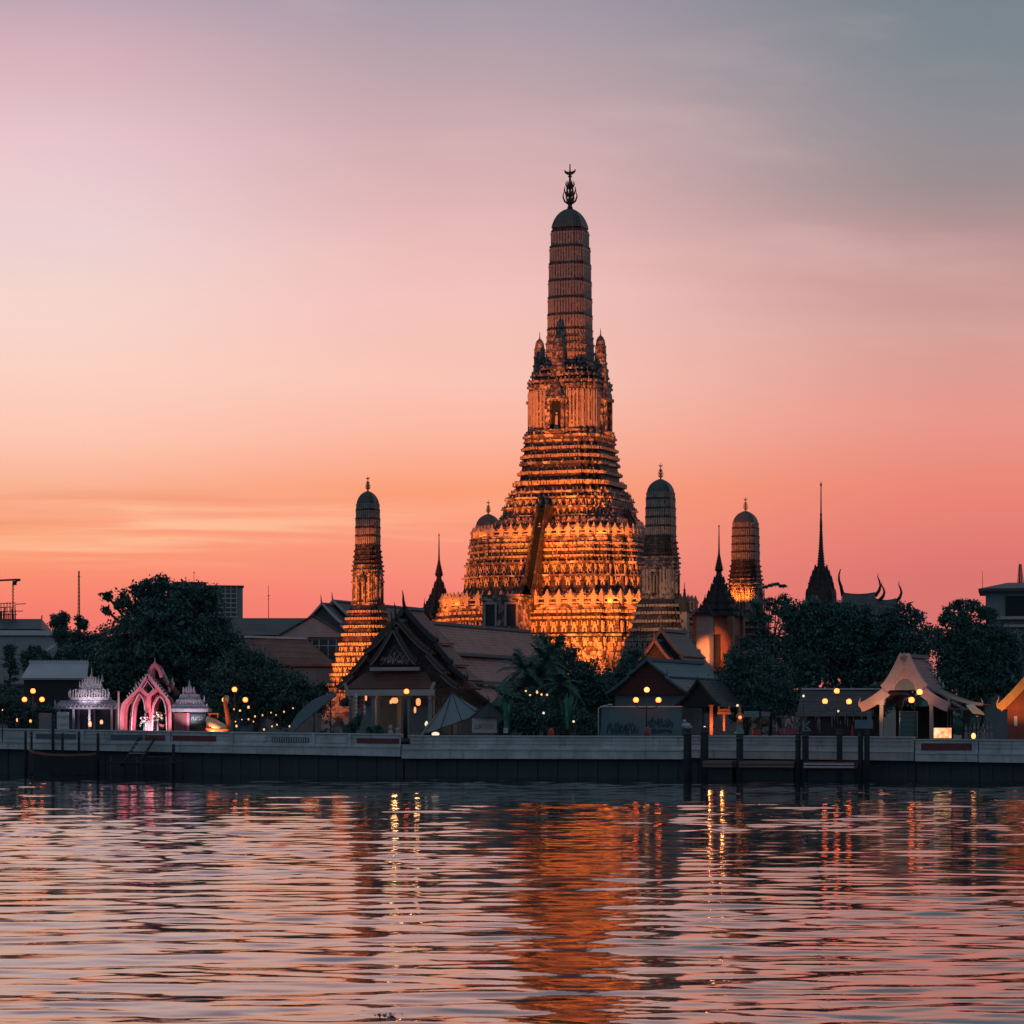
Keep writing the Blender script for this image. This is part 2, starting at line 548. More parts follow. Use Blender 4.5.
M['pontoon'] = mat('rusty_pontoon', (0.24, 0.14, 0.13), (0.14, 0.085, 0.09), 0.6, 1, stretch=(0.4, 0.4, 3))
M['red'] = mat('red_plastic', (0.5, 0.06, 0.05), (0.4, 0.05, 0.04), 0.4, 1)
M['mauve'] = mat('mauve_plastic', (0.32, 0.06, 0.14), (0.25, 0.05, 0.11), 0.4, 1)
M['mint'] = mat('mint_paint', (0.16, 0.32, 0.29), (0.12, 0.25, 0.23), 0.5, 1)

# ------------------------------------------------------------------ setting: water, ground
rng = np.random.default_rng(5)


def wave_height(X, Y):
    Z = np.zeros_like(X)
    n = 110
    for i in range(n):
        lam = 0.45 * (6.0 / 0.45) ** (i / (n - 1.0))
        lam *= rng.uniform(0.93, 1.07)
        th = rng.normal(radians(88), radians(21))
        kx, ky = cos(th) * 2 * pi / lam, sin(th) * 2 * pi / lam
        slope = 0.0050 * (lam / 2.2) ** 0.10
        if lam > 3.6:
            slope *= 0.6
        if lam < 1.0:
            slope *= 0.75
        a = slope * lam / (2 * pi) * 1.41
        ph = X * kx + Y * ky + rng.uniform(0, 2 * pi)
        Z += a * (np.cos(ph) + 0.18 * np.cos(2 * ph))
    # calm slicks and ruffled patches
    g = np.sin(X * .055 + .02 * Y + 1.0) + np.sin(X * .021 - Y * .047 + 2.2) + .8 * np.sin(X * .11 + Y * .083) + .6 * np.sin(Y * .19 - X * .05 + .7)
    return Z * (1.0 + .24 * g)


def make_water():
    ys = [24.0]
    while ys[-1] < 300:
        ys.append(ys[-1] + max(0.11, ys[-1] * 0.0031))
    ys = np.array(ys)
    nc = 1000
    u = np.linspace(-1, 1, nc)
    half = 45 + 0.33 * ys
    X = half[:, None] * u[None, :]
    Y = np.repeat(ys[:, None], nc, 1)
    Z = wave_height(X, Y)
    nr = len(ys)
    me = bpy.data.meshes.new('river_water')
    co = np.stack([X, Y, Z], -1).reshape(-1, 3).astype(np.float32)
    me.vertices.add(len(co))
    me.vertices.foreach_set('co', co.ravel())
    i = np.arange(nr - 1)[:, None] * nc + np.arange(nc - 1)[None, :]
    q = np.stack([i, i + 1, i + nc + 1, i + nc], -1).reshape(-1, 4).astype(np.int32)
    me.loops.add(q.size)
    me.loops.foreach_set('vertex_index', q.ravel())
    me.polygons.add(len(q))
    me.polygons.foreach_set('loop_start', np.arange(len(q), dtype=np.int32) * 4)
    me.polygons.foreach_set('use_smooth', np.ones(len(q), dtype=bool))
    me.update(calc_edges=True)
    return me


mw, t, p = mat_new('river_surface')
p.inputs['Base Color'].default_value = (0.007, 0.017, 0.023, 1)
p.inputs['Roughness'].default_value = 0.05
p.inputs['IOR'].default_value = 1.7
p.inputs['Specular Tint'].default_value = (1.0, 0.74, 0.70, 1)  # warm tint puts extra sunset pink into the reflection
tcn = N(t, 'ShaderNodeTexCoord')
mp = N(t, 'ShaderNodeMapping')
mp.inputs['Scale'].default_value = (1.0, 0.75, 1)
L(t, tcn.outputs['Object'], mp.inputs[0])
nz = N(t, 'ShaderNodeTexNoise')
nz.inputs['Scale'].default_value = 1.9
nz.inputs['Detail'].default_value = 3
nz.inputs['Roughness'].default_value = 0.5
L(t, mp.outputs[0], nz.inputs['Vector'])
bn = N(t, 'ShaderNodeBump')
bn.inputs['Strength'].default_value = 0.13
bn.inputs['Distance'].default_value = 0.035
L(t, nz.outputs[0], bn.inputs['Height'])
L(t, bn.outputs[0], p.inputs['Normal'])
wme = make_water()
wme.materials.append(mw)
wo_ = bpy.data.objects.new('river', wme)
COL.objects.link(wo_)
tag(wo_, kind='structure')
m_ = MB()
m_.add([(-1500, -300, -0.3), (1500, -300, -0.3), (1500, 360, -0.3), (-1500, 360, -0.3)], [(0, 1, 2, 3)])
tag(obj('river_bed_water', m_, mw), kind='structure')
m_ = MB()
gl = []
for X in (-4000, 4000):
    gl.append((X, 272 - 0.37 * X + 1.0, GZ))
m_.add([gl[0], gl[1], (9000, 9000, GZ), (-9000, 9000, GZ), (gl[0][0], gl[0][1], -4), (gl[1][0], gl[1][1], -4)], [(0, 1, 2, 3), (0, 4, 5, 1)])
M['paving'] = mat('promenade_paving', (0.16, 0.16, 0.165), (0.09, 0.095, 0.1), 0.8, 0.4)
tag(obj('ground', m_, M['paving']), kind='structure')

# ------------------------------------------------------------------ river wall
def wall_pt(px, dY=0.0):
    Y = YW(px)
    return Vector((PX(px, Y) + 0.346 * dY * 1.0, Y + 0.938 * dY, 0))


def wall_strip(mb, xa, xb, ya, yb, ta, tb, d0, d1):
    """a board along the wall: top rows ya, yb and bottom rows ta, tb at its ends; d0..d1 metres behind the wall line"""
    vs = []
    for px, y0, y1 in ((xa, ya, ta), (xb, yb, tb)):
        Y = YW(px)
        for d in (d0, d1):
            w = wall_pt(px, d)
            vs += [(w.x, w.y, PZ(y1, Y)), (w.x, w.y, PZ(y0, Y))]
    # a: 0 low front,1 top front,2 low back,3 top back ; b: 4..7
    mb.add(vs, [(0, 4, 5, 1), (2, 3, 7, 6), (1, 5, 7, 3), (0, 2, 6, 4), (0, 1, 3, 2), (4, 6, 7, 5)])


SEGS = [  # px range, top row, ledge row, grey-bottom row (at both ends), material
    (-220, 401, (725.4, 734.0), (738.1, 746.5), (744.6, 756.5), 'wallpaint', 'long pale grey river wall with dark red and slatted panels, in front of the pink arch'),
    (402.4, 684, (735.2, 736.0), (748.2, 749.6), (758.5, 759.2), 'wallpaint', 'plain grey river wall in front of the palms and the teal hoarding'),
    (684.6, 914, (735.3, 736.6), (748.6, 751.0), (757.8, 760.8), 'wallpaint2', 'mauve grey river wall behind the row of mooring piles'),
    (915.5, 978, (739.0, 739.2), (752.4, 753.0), (761.2, 761.9), 'wallpaint', 'short river wall bay with one long dark red panel'),
    (979, 1300, (739.3, 741.4), (753.0, 757.0), (762.2, 767.0), 'wallpaint', 'plain grey river wall at the right under the orange gabled hall'),
]


def lerp(a, b, t_):
    return a + (b - a) * t_


for xa, xb, tp, lg, gb, mname, lab in SEGS:
    seg = thing('river_wall', lab, 'wall', tuple(wall_pt((xa + xb) / 2)))
    base = Vector(seg.location)

    def wpart(nm, mt, spans):
        mb = MB()
        for sp in spans:
            wall_strip(mb, *sp)
        mb.v = [(v[0] - base.x, v[1] - base.y, v[2]) for v in mb.v]
        return obj(nm, mb, mt, seg)
    wpart('parapet', M[mname], [(xa, xb, tp[0] + 1.0, tp[1] + 1.0, gb[0] - 0.2, gb[1] - 0.2, 0.0, 0.5)])
    wpart('coping', M['rail'], [(xa, xb, tp[0], tp[1], tp[0] + 1.2, tp[1] + 1.2, -0.12, 0.62)])
    wpart('ledge', M['rail'] if mname == 'wallpaint2' else M[mname], [(xa, xb, lg[0] - 0.3, lg[1] - 0.3, lg[0] + 1.5, lg[1] + 1.5, -0.3, -0.002)])
    wpart('lower_skirt', M[mname], [(xa, xb, lg[0] + 1.6, lg[1] + 1.6, gb[0], gb[1], -0.22, -0.004)])
    grooves = []
    for q in (0.33, 0.62):
        a0 = lerp(tp[0], lg[0], q)
        b0 = lerp(tp[1], lg[1], q)
        grooves.append((xa, xb, a0, b0, a0 + 0.5, b0 + 0.5, -0.05, -0.003))
    wpart('moulding', M[mname], grooves)
    wpart('footing', M['walldark'], [(xa, xb, gb[0] + 0.15, gb[1] + 0.15, 790, 790, 0.6, 1.6)])
    piles = []
    nx = int((xb - xa) / 19)
    for i in range(nx):
        c = xa + (xb - xa) * (i + 0.5) / nx
        tt = (c - xa) / (xb - xa)
        piles.append((c - 2.2, c + 2.2, lerp(gb[0], gb[1], tt) + 0.2, lerp(gb[0], gb[1], tt) + 0.2, 790, 790, 0.5, 0.59))
    wpart('pile_row', M['walldark'], piles)
    if xa < 0:
        for a, b, mt, nm in ((36, 76, 'bluepanel', 'inset_panel'), (111, 143, 'bluepanel', 'inset_panel'), (145, 165, 'redpanel', 'red_panel'), (173, 216, 'redpanel', 'red_panel'),
                             (272, 309, 'bluepanel', 'vent_panel'), (357, 399, 'redpanel', 'red_panel'), (4, 26, 'wallpaint', 'inset_panel'), (234, 266, 'wallpaint', 'inset_panel'), (317, 347, 'wallpaint', 'inset_panel')):
            ta, tb = (a - xa) / (xb - xa), (b - xa) / (xb - xa)
            wpart(nm, M[mt], [(a, b, lerp(tp[0], tp[1], ta) + 4.5, lerp(tp[0], tp[1], tb) + 4.5, lerp(tp[0], tp[1], ta) + 9.8, lerp(tp[0], tp[1], tb) + 9.8, -0.075, -0.002)])
        sl = []
        for i in range(15):
            a = 273.5 + i * 2.4
            y0 = lerp(tp[0], tp[1], (a - xa) / (xb - xa)) + 4.9
            sl.append((a, a + 0.8, y0, y0, y0 + 4.5, y0 + 4.5, -0.12, -0.08))
        wpart('vent_slats', M['wallpaint'], sl)
        for c in (232, 313.5, 350, 83, 169):
            ta = (c - xa) / (xb - xa)
            y0 = lerp(tp[0], tp[1], ta)
            wpart('pilaster', M[mname], [(c - 1.6, c + 1.6, y0 + 1.3, y0 + 1.3, y0 + 12.2, y0 + 12.2, -0.16, -0.002)])
    if 900 < xa < 920:
        wpart('red_panel', M['redpanel'], [(921.5, 972, 743.4, 743.6, 750.2, 750.4, -0.075, -0.002)])
        wpart('panel_frame', M['wallpaint'], [(919.5, 974, 741.8, 742, 743.2, 743.4, -0.11, -0.002), (919.5, 921.2, 743.3, 743.3, 751, 751, -0.11, -0.002), (972.3, 974, 743.3, 743.3, 751, 751, -0.11, -0.002)])

# ------------------------------------------------------------------ the great tower and its four corner towers
PLAN = [(1, .65), (.91, .65), (.91, .785), (.785, .785), (.785, .91), (.65, .91), (.65, 1)]
PK = 1.165                      # silhouette half-width of the plan, seen from the river, over its half side


def redent(a, z):
    pts = []
    for q in range(4):
        ca, sa = [(1, 0), (0, 1), (-1, 0), (0, -1)][q]
        for x, y in PLAN:
            x, y = x * a, y * a
            pts.append((x * ca - y * sa, x * sa + y * ca, z))
    return pts


def edge_pts(a, spacing, inset=0.0):
    """points along the redented plan with the outward direction at each"""
    ring = redent(a, 0)
    out = []
    n = len(ring)
    for i in range(n):
        p, q = Vector(ring[i]), Vector(ring[(i + 1) % n])
        d = q - p
        l = d.length
        d.normalize()
        nrm = Vector((d.y, -d.x, 0))
        kx = max(1, int(round(l / spacing)))
        if l < spacing * 0.55:
            continue
        for j in range(kx):
            c = p + d * (l * (j + 0.5) / kx) - nrm * inset
            out.append((c, nrm, l / kx))
    return out


TC = Vector((8.25, 395.0, 0))          # centre of the temple
TS = 395.0 / F                         # metres per pixel there


def prang_profile(prof, s, cy):
    return [(hw * s / PK, cy(y)) for y, hw in prof]


def lips(prof_y, hw, out=1.6, th=2.2):
    """a projecting moulding at row prof_y"""
    return [(prof_y + th * 0.5 + 0.01, hw), (prof_y + th * 0.5, hw + out), (prof_y - th * 0.5, hw + out), (prof_y - th * 0.5 - 0.01, hw)]


def build_section(mb, prof, s, cy):
    rings = [redent(a, z) for a, z in prang_profile(prof, s, cy)]
    mb.loft(rings)


def shade_bands(o, bands, cy):
    """shade of the ledges painted as dark courses along the mouldings: rows (low, high) on the tower's own mesh"""
    o.data.materials.append(M['shade_mosaic'])
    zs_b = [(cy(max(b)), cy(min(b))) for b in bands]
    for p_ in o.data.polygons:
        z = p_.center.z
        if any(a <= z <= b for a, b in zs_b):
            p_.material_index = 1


def figures(mb, a, z0, h, spacing, out=0.0):
    """a frieze of squat bearers, arms raised under the ledge"""
    for c, nrm, w in edge_pts(a, spacing, -out):
        rz = atan2(nrm.y, nrm.x) + pi / 2
        tx, ty = cos(rz), sin(rz)
        b = lambda ox, oz, sx_, sy_, sz_, oy=0.0: mb.box((c.x + tx * ox + nrm.x * oy, c.y + ty * ox + nrm.y * oy, z0 + oz), (sx_, sy_, sz_), rz)
        b(-0.16 * h, 0.18 * h, 0.13 * h, 0.2 * h, 0.36 * h)
        b(0.16 * h, 0.18 * h, 0.13 * h, 0.2 * h, 0.36 * h)
        b(0, 0.5 * h, 0.34 * h, 0.24 * h, 0.30 * h)
        b(0, 0.76 * h, 0.2 * h, 0.22 * h, 0.2 * h, 0.03)
        b(-0.27 * h, 0.76 * h, 0.1 * h, 0.16 * h, 0.4 * h)
        b(0.27 * h, 0.76 * h, 0.1 * h, 0.16 * h, 0.4 * h)


def balustrade(mb, a, z0, h, spacing):
    for c, nrm, w in edge_pts(a, spacing):
        rz = atan2(nrm.y, nrm.x) + pi / 2
        mb.box((c.x, c.y, z0 + 0.36 * h), (0.34 * h, 0.3 * h, 0.72 * h), rz)
        mb.box((c.x, c.y, z0 + 0.55 * h), (0.62 * h, 0.36 * h, 0.12 * h), rz)
        mb.box((c.x, c.y, z0 + 0.80 * h), (0.24 * h, 0.24 * h, 0.16 * h), rz, 0.7)
        mb.box((c.x, c.y, z0 + 0.98 * h), (0.16 * h, 0.16 * h, 0.2 * h), rz, 0.15)
    ring0 = redent(a, z0)
    n = len(ring0)
    for i in range(n):
        p, q = Vector(ring0[i]), Vector(ring0[(i + 1) % n])
        d = q - p
        rz = atan2(d.y, d.x)
        mid = (p + q) / 2
        for zz in (0.12, 0.42):
            mb.box((mid.x, mid.y, z0 + zz * h), (d.length, 0.16, 0.1 * h), rz)


def ribs(mb, a, z0, z1, spacing, wd=0.5, out=0.1):
    for c, nrm, w in edge_pts(a, spacing):
        rz = atan2(nrm.y, nrm.x) + pi / 2
        mb.box((c.x + nrm.x * out * 0.5, c.y + nrm.y * out * 0.5, (z0 + z1) / 2), (w * wd, out, z1 - z0), rz)
        mb.box((c.x + nrm.x * out * 0.7, c.y + nrm.y * out * 0.7, z1 - (z1 - z0) * 0.12), (w * wd * 1.3, out * 1.4, (z1 - z0) * 0.14), rz)


def trident(mb, z, h, s=1.0):
    """the many-pronged crest on a tower"""
    mb.lathe([(0.07 * h, z), (0.05 * h, z + 0.06 * h), (0.05 * h, z + 0.12 * h), (0.06 * h, z + 0.16 * h), (0.03 * h, z + 0.3 * h), (0.025 * h, z + 0.7 * h), (0.05 * h, z + .72 * h), (0.02 * h, z + 0.76 * h), (0.012 * h, z + h)], 10)
    for lev, rr_, hh in ((0.1, 0.155, 0.28), (0.28, 0.125, 0.22), (0.45, 0.09, 0.17)):
        for q in range(6):
            an = q * pi / 3 + 0.3
            pts = [(cos(an) * r * h, sin(an) * r * h, z + zz * h) for r, zz in ((0.02, lev), (rr_ * 0.75, lev + hh * 0.25), (rr_, lev + hh * 0.6), (rr_ * 0.92, lev + hh))]
            mb.tube(pts, [0.02 * h, 0.022 * h, 0.018 * h, 0.006 * h], 5)
    pts = [(x * h, 0, z + zz * h) for x, zz in ((-.13, .875), (-.11, .83), (-.06, .80), (0, .79), (.06, .80), (.11, .83), (.13, .875))]
    mb.tube(pts, [0.008 * h, .025 * h, .035 * h, .045 * h, .035 * h, .025 * h, .008 * h], 6)


cyT = lambda y: PZ(y, 395.0)
prang = thing('temple_tower', 'huge floodlit central tower of stacked carved tiers with a tall rounded spire', 'temple tower', (TC.x, TC.y, 0), ROT)
# base under the first terrace
mb = MB()
pr = [(732, 152), (690, 149)] + lips(676, 146) + lips(664, 143, 2.2) + lips(652, 140) + [(646, 138), (641, 137)] + lips(639, 135, 2.4, 2.0) + [(636, 131), (625, 130)] + lips(622, 131, 2.6, 2.4) + lips(616, 129.5, 2.2, 3.0) + [(612, 129), (611.9, 131), (609.6, 131), (609.5, 108)]
build_section(mb, pr, TS, cyT)
shade_bands(obj('base_tier', mb, M['mosaic'], prang), [(646, 640.5), (637, 623.8), (620.3, 618), (657, 653.5)], cyT)
# middle tier
mb = MB()
pr = [(609.4, 112)] + lips(606, 111, 1.4) + lips(599, 110, 1.6) + [(594, 108), (592, 106), (585, 104), (581, 104)] + lips(580, 104.6, 3.2, 1.8) + [(577, 102), (569, 101.5)] + lips(567.5, 102.2, 3.2, 2.2) + [(564, 99)] + lips(561, 100, 1.8) + lips(555, 98.6, 2.8, 2.6) + lips(549, 98.1, 3.0, 2.8) + lips(544.5, 98, 2.0, 2.2) + [(542.5, 98), (542.4, 100), (541, 100), (540.9, 78)]
build_section(mb, pr, TS, cyT)
shade_bands(obj('middle_tier', mb, M['mosaic'], prang), [(604.5, 600.2), (597.6, 581.2), (578.8, 569), (566, 562.3), (559.8, 556.8)], cyT)
# upper tier up to the niches
mb = MB()
pr = [(540.8, 80)] + lips(538, 79, 1.2) + lips(531, 77, 1.4) + [(528, 74)] + lips(525, 73, 1.8) + [(522, 69)] + lips(519.5, 69, 1.6, 1.6) + [(517, 66.5), (512, 65)] + lips(511, 66, 2.8, 1.6) + [(509, 63), (503, 62)] + lips(501.5, 62.6, 2.8, 1.8) + [(499, 60.5)] + lips(495.5, 60, 1.8) + \
    [(493, 58), (489, 54)] + lips(486, 53.0, 4.0, 4.5) + [(482, 50)] + lips(475.5, 49.3, 3.2, 3.2) + [(472.5, 48.5)] + lips(466, 47.6, 3.2, 2.6) + [(463, 47.2)] + lips(459, 46.6, 3.0, 3.4) + [(456, 46)] + lips(451, 45.6, 3.0, 3.0) + [(448, 45)] + lips(444, 45, 1.6, 2.0) + lips(439, 45.5, 1.8, 2.4) + [(437, 45), (436.9, 40)]
build_section(mb, pr, TS, cyT)
shade_bands(obj('upper_tier', mb, M['mosaic'], prang), [(536.8, 532), (529.5, 526), (523.9, 520.4), (518.5, 512), (510, 502.6), (500.4, 496.6), (494.2, 488.6), (483.4, 477.5), (473.6, 467.6), (464.4, 461), (457, 452.8), (449.2, 445.2), (442.8, 440.6)], cyT)
# niche storey
mb = MB()
pr = [(436.9, 42.5)] + lips(434, 43, 1.2) + [(431, 41.5), (392, 41)] + lips(389, 41.5, 1.6, 2.2) + lips(384.5, 40.5, 2.4, 2.4) + [(382, 38)] + lips(378, 38, 1.8, 2.2) + [(375, 35)] + lips(372, 34, 1.6, 2) + [(369, 30), (366, 25)]
build_section(mb, pr, TS, cyT)
shade_bands(obj('niche_storey', mb, M['mosaic_fine'], prang), [(383, 379.4), (376.6, 373), (370.8, 366)], cyT)
# tall spire shaft
mb = MB()
bands = [330.5, 316, 299, 282, 265, 248, 232]
pr = [(366, 26)]
for y in (361, 353, 345):
    pr += lips(y, 24.6 - (361 - y) * 0.05, 1.0, 1.6)
pr += lips(338, 23, 1.0, 1.6)
for i, y in enumerate(bands):
    hw = np.interp(y, [230, 247, 267, 306, 335], [18.2, 20, 21, 22.2, 22.8]) - 0.6
    pr += lips(y, float(hw), 1.1, 1.8)
build_section(mb, pr + [(229, 17.6)], TS, cyT)
spire = obj('spire_shaft', mb, M['mosaic_fine'], prang)
shade_bands(spire, [(b_ - .95, b_ - 3.0) for b_ in [361, 353, 345, 338] + bands] + [(b_ + .95, b_ - .95) for b_ in bands], cyT)
mb = MB()
bb = [361, 353, 345, 338] + bands
for y0, y1 in zip(bb[:-1], bb[1:]):
    hw = float(np.interp((y0 + y1) / 2, [230, 247, 267, 306, 335, 361], [18.2, 20, 21, 22.2, 22.8, 24.8])) - 0.6
    ribs(mb, hw * TS / PK, cyT(y0 - 1.2), cyT(y1 + 1.2), 0.42, 0.55, 0.13)
obj('rib_panel', mb, M['figure'], spire)
mb = MB()
rings = [redent(hw * TS / PK, cyT(y)) for y, hw in [(229, 18.6), (228.9, 18.8), (225, 17.8), (220, 15.8), (216, 13.2), (213, 10.4), (210.5, 6.8), (209, 3), (208.4, 1.2)]]
mb.loft(rings)
dm = obj('dome', mb, M['dome'], prang)
mb = MB()
for i in range(28):
    an = i * 2 * pi / 28
    pts = [(cos(an) * hw * TS / PK * 0.98, sin(an) * hw * TS / PK * 0.98, cyT(y)) for y, hw in [(228.5, 18.2), (224, 17), (219, 15), (215, 12), (211.5, 7.8)]]
    mb.tube(pts, 0.09, 4)
obj('dome_rib', mb, M['dome'], dm)
mb = MB()
trident(mb, cyT(209), 45 * TS)
obj('finial', mb, M['metal_dark'], prang)
# friezes of bearers
for (y0, y1, hw, spc, nm) in ((636, 625, 131.5, 1.5, 'frieze'), (650, 641, 138.6, 1.6, 'frieze'), (590, 581, 105.0, 1.45, 'frieze'), (577, 569, 102.5, 1.25, 'frieze'), (516.5, 512, 66.3, 0.85, 'frieze'), (509, 503, 63.4, 1.05, 'frieze'), (527, 521, 73.2, 1.0, 'frieze')):
    mb = MB()
    figures(mb, hw * TS / PK, cyT(y0), (y0 - y1) * TS, spc, 0.12)
    obj(nm, mb, M['figure'], prang)
# carved petals on the lit mouldings
for (y0, y1, hw, spc) in ((486 + 2, 484, 56.6, 0.45), (475.5 + 1.4, 474.2, 52.3, 0.42), (459 + 1.5, 457.6, 49.3, 0.42), (451 + 1.3, 449.8, 48.3, 0.42), (549 + 1.1, 548, 100.8, 0.6), (555 + 1.1, 554, 101.1, 0.6), (616 + 1.4, 614.7, 131.8, 0.7), (622 + 1.1, 621, 133.8, 0.7), (561 + .9, 560.2, 101.9, 0.6), (664 + 1, 663, 145.3, .8)):
    mb = MB()
    ribs(mb, hw * TS / PK, cyT(y0), cyT(y1), spc, 0.55, 0.14)
    obj('carved_moulding', mb, M['figure'], prang)
# small antefixes standing along every ledge, uneven with age
mb = MB()
random.seed(14)
for y, hw in ((616, 131.5), (606, 112.2), (599, 111.4), (580, 107.4), (567.5, 105), (561, 101.6), (555, 101), (549, 100.8), (544.5, 99.8), (531, 78.2), (525, 74.6), (519.5, 70.4), (511, 68.6), (501.5, 65.2), (495.5, 61.6), (486, 56.8), (475.5, 52.3), (466, 50.6), (459, 49.4), (451, 48.4), (444, 46.4), (439, 47), (389, 42.9), (384.5, 42.7), (378, 39.6), (372, 35.4)):
    for c, nrm, w in edge_pts(hw * TS / PK - .12, .62):
        if random.random() < .22:
            continue
        h = random.uniform(.22, .5)
        mb.box((c.x + random.uniform(-.06, .06), c.y + random.uniform(-.06, .06), cyT(y - 1.2) + h * .5), (random.uniform(.16, .3), random.uniform(.16, .26), h), atan2(nrm.y, nrm.x) + pi / 2, random.uniform(.15, .6))
obj('antefix_row', mb, M['mosaic_fine'], prang)
# coarse flowers and bosses on the base
mb = MB()
random.seed(4)
for z_ in range(9):
    y = 648 + z_ * 4.4
    hw = float(np.interp(y, [646, 690], [139, 149])) + 0.6
    for c, nrm, w in edge_pts(hw * TS / PK, 0.95):
        if random.random() < 0.25:
            continue
        r = random.uniform(0.16, 0.3)
        rz = atan2(nrm.y, nrm.x) + pi / 2
        jx = random.uniform(-.25, .25)
        mb.box((c.x + cos(rz) * jx, c.y + sin(rz) * jx, cyT(y) + random.uniform(-.15, .15)), (r * 2, 0.34, r * 2), rz)
        mb.box((c.x + cos(rz) * jx, c.y + sin(rz) * jx, cyT(y)), (r * 1.0, 0.5, r * 1.0), rz)
obj('flower_relief', mb, M['figure'], prang)
for (y0, h, hw, spc) in ((609.5, 14, 128.5, 1.75), (541, 11.5, 98, 1.45)):
    mb = MB()
    balustrade(mb, hw * TS / PK, cyT(y0), h * TS, spc)
    obj('balustrade', mb, M['figure'], prang)
# vertical pilaster strips on the niche storey
mb = MB()
ribs(mb, 41.5 * TS / PK, cyT(430), cyT(393), 0.55, 0.5, 0.12)
obj('pilaster_panel', mb, M['figure'], prang)
# niches with porches on the four faces, each with a little tower over it
for q in range(4):
    an = q * pi / 2 - pi / 2
    nd = Vector((cos(an), sin(an), 0))
    rz = an + pi / 2
    a = 41.5 * TS / PK

    def lp(ox, oy, z):
        return (nd.x * (a + oy) + cos(rz) * ox, nd.y * (a + oy) + sin(rz) * ox, z)
    mb = MB()
    for ox in (-1.05, 1.05):
        mb.box(lp(ox, 0.4, (cyT(436) + cyT(403)) / 2), (0.42, 1.0, cyT(403) - cyT(436)), rz)
        mb.box(lp(ox * 1.5, 0.15, (cyT(436) + cyT(409)) / 2), (0.34, 0.7, cyT(409) - cyT(436)), rz)
    mb.box(lp(0, 0.45, cyT(402)), (2.9, 1.25, 0.45), rz)
    mb.box(lp(0, 0.4, cyT(398.5)), (2.3, 1.1, 0.7), rz, 0.8)
    mb.box(lp(0, 0.35, cyT(393.5)), (1.7, 1.0, 0.8), rz, 0.7)
    mb.box(lp(0, 0.3, cyT(388)), (1.1, 0.9, 0.9), rz, 0.5)
    mb.box(lp(0, 0.3, cyT(383)), (0.5, 0.6, 1.0), rz, 0.2)
    for ox in (-1.3, -0.8, 0.8, 1.3):
        mb.box(lp(ox, 0.6, cyT(397)), (0.26, 0.26, 1.0), rz, 0.15)
    mb.box(lp(0, 0.5, cyT(435)), (2.9, 1.3, 0.5), rz)
    nic = obj('niche', mb, M['mosaic_fine'], prang)
    mb = MB()
    mb.box(lp(0, 0.03, (cyT(432.5) + cyT(405)) / 2), (1.66, 0.2, cyT(405) - cyT(432.5)), rz)
    obj('niche_opening', mb, M['void'], nic)
    mb = MB()
    mb.box(lp(0, 0.28, cyT(431)), (0.7, 0.3, 0.5), rz)
    mb.box(lp(0, 0.28, cyT(424)), (0.42, 0.26, 1.3), rz, 0.7)
    mb.sphere(lp(0, 0.28, cyT(417)), 0.19, 8, 6)
    obj('niche_statue', mb, M['figure'], nic)
    mb = MB()
    cc = nd * (31.5 * TS / 0.97)
    s2 = TS
    prt = [(380, 7.2), (374, 6.4), (373.9, 7.0), (371, 7.0), (370, 5.6), (366, 5.4), (365.9, 6), (364, 6), (363.9, 5.0), (357, 5), (356.9, 5.4), (355.5, 5.4), (355.4, 4.8), (349, 4.6), (348.9, 5), (347.6, 5), (347.5, 4.3), (342, 3.6), (339, 2.4), (337.5, .9), (336, .5), (330, 0.15)]
    rings = [[(cc.x + p[0], cc.y + p[1], p[2]) for p in redent(hw * s2, cyT(y))] for y, hw in prt]
    mb.loft(rings)
    obj('corner_turret', mb, M['mosaic_fine'], prang)
    # stair up this face
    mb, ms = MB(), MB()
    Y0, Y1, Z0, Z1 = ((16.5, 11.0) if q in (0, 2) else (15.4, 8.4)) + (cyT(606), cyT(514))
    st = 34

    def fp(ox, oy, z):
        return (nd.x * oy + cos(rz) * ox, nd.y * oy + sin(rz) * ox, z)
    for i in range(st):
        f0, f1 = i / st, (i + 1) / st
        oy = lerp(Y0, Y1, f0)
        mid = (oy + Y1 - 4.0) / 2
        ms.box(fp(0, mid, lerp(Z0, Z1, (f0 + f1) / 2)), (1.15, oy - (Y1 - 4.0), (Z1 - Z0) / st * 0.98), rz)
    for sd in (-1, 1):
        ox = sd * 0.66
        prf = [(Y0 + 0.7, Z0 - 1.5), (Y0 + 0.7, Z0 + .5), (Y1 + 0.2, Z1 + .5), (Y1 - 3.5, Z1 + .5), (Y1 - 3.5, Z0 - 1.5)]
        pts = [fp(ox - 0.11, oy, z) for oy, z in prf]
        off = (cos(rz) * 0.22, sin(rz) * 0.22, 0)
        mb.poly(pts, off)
    sw = obj('stair_wall', mb, M['shade_mosaic'], prang)
    obj('stairway', ms, M['stairdark'], prang)

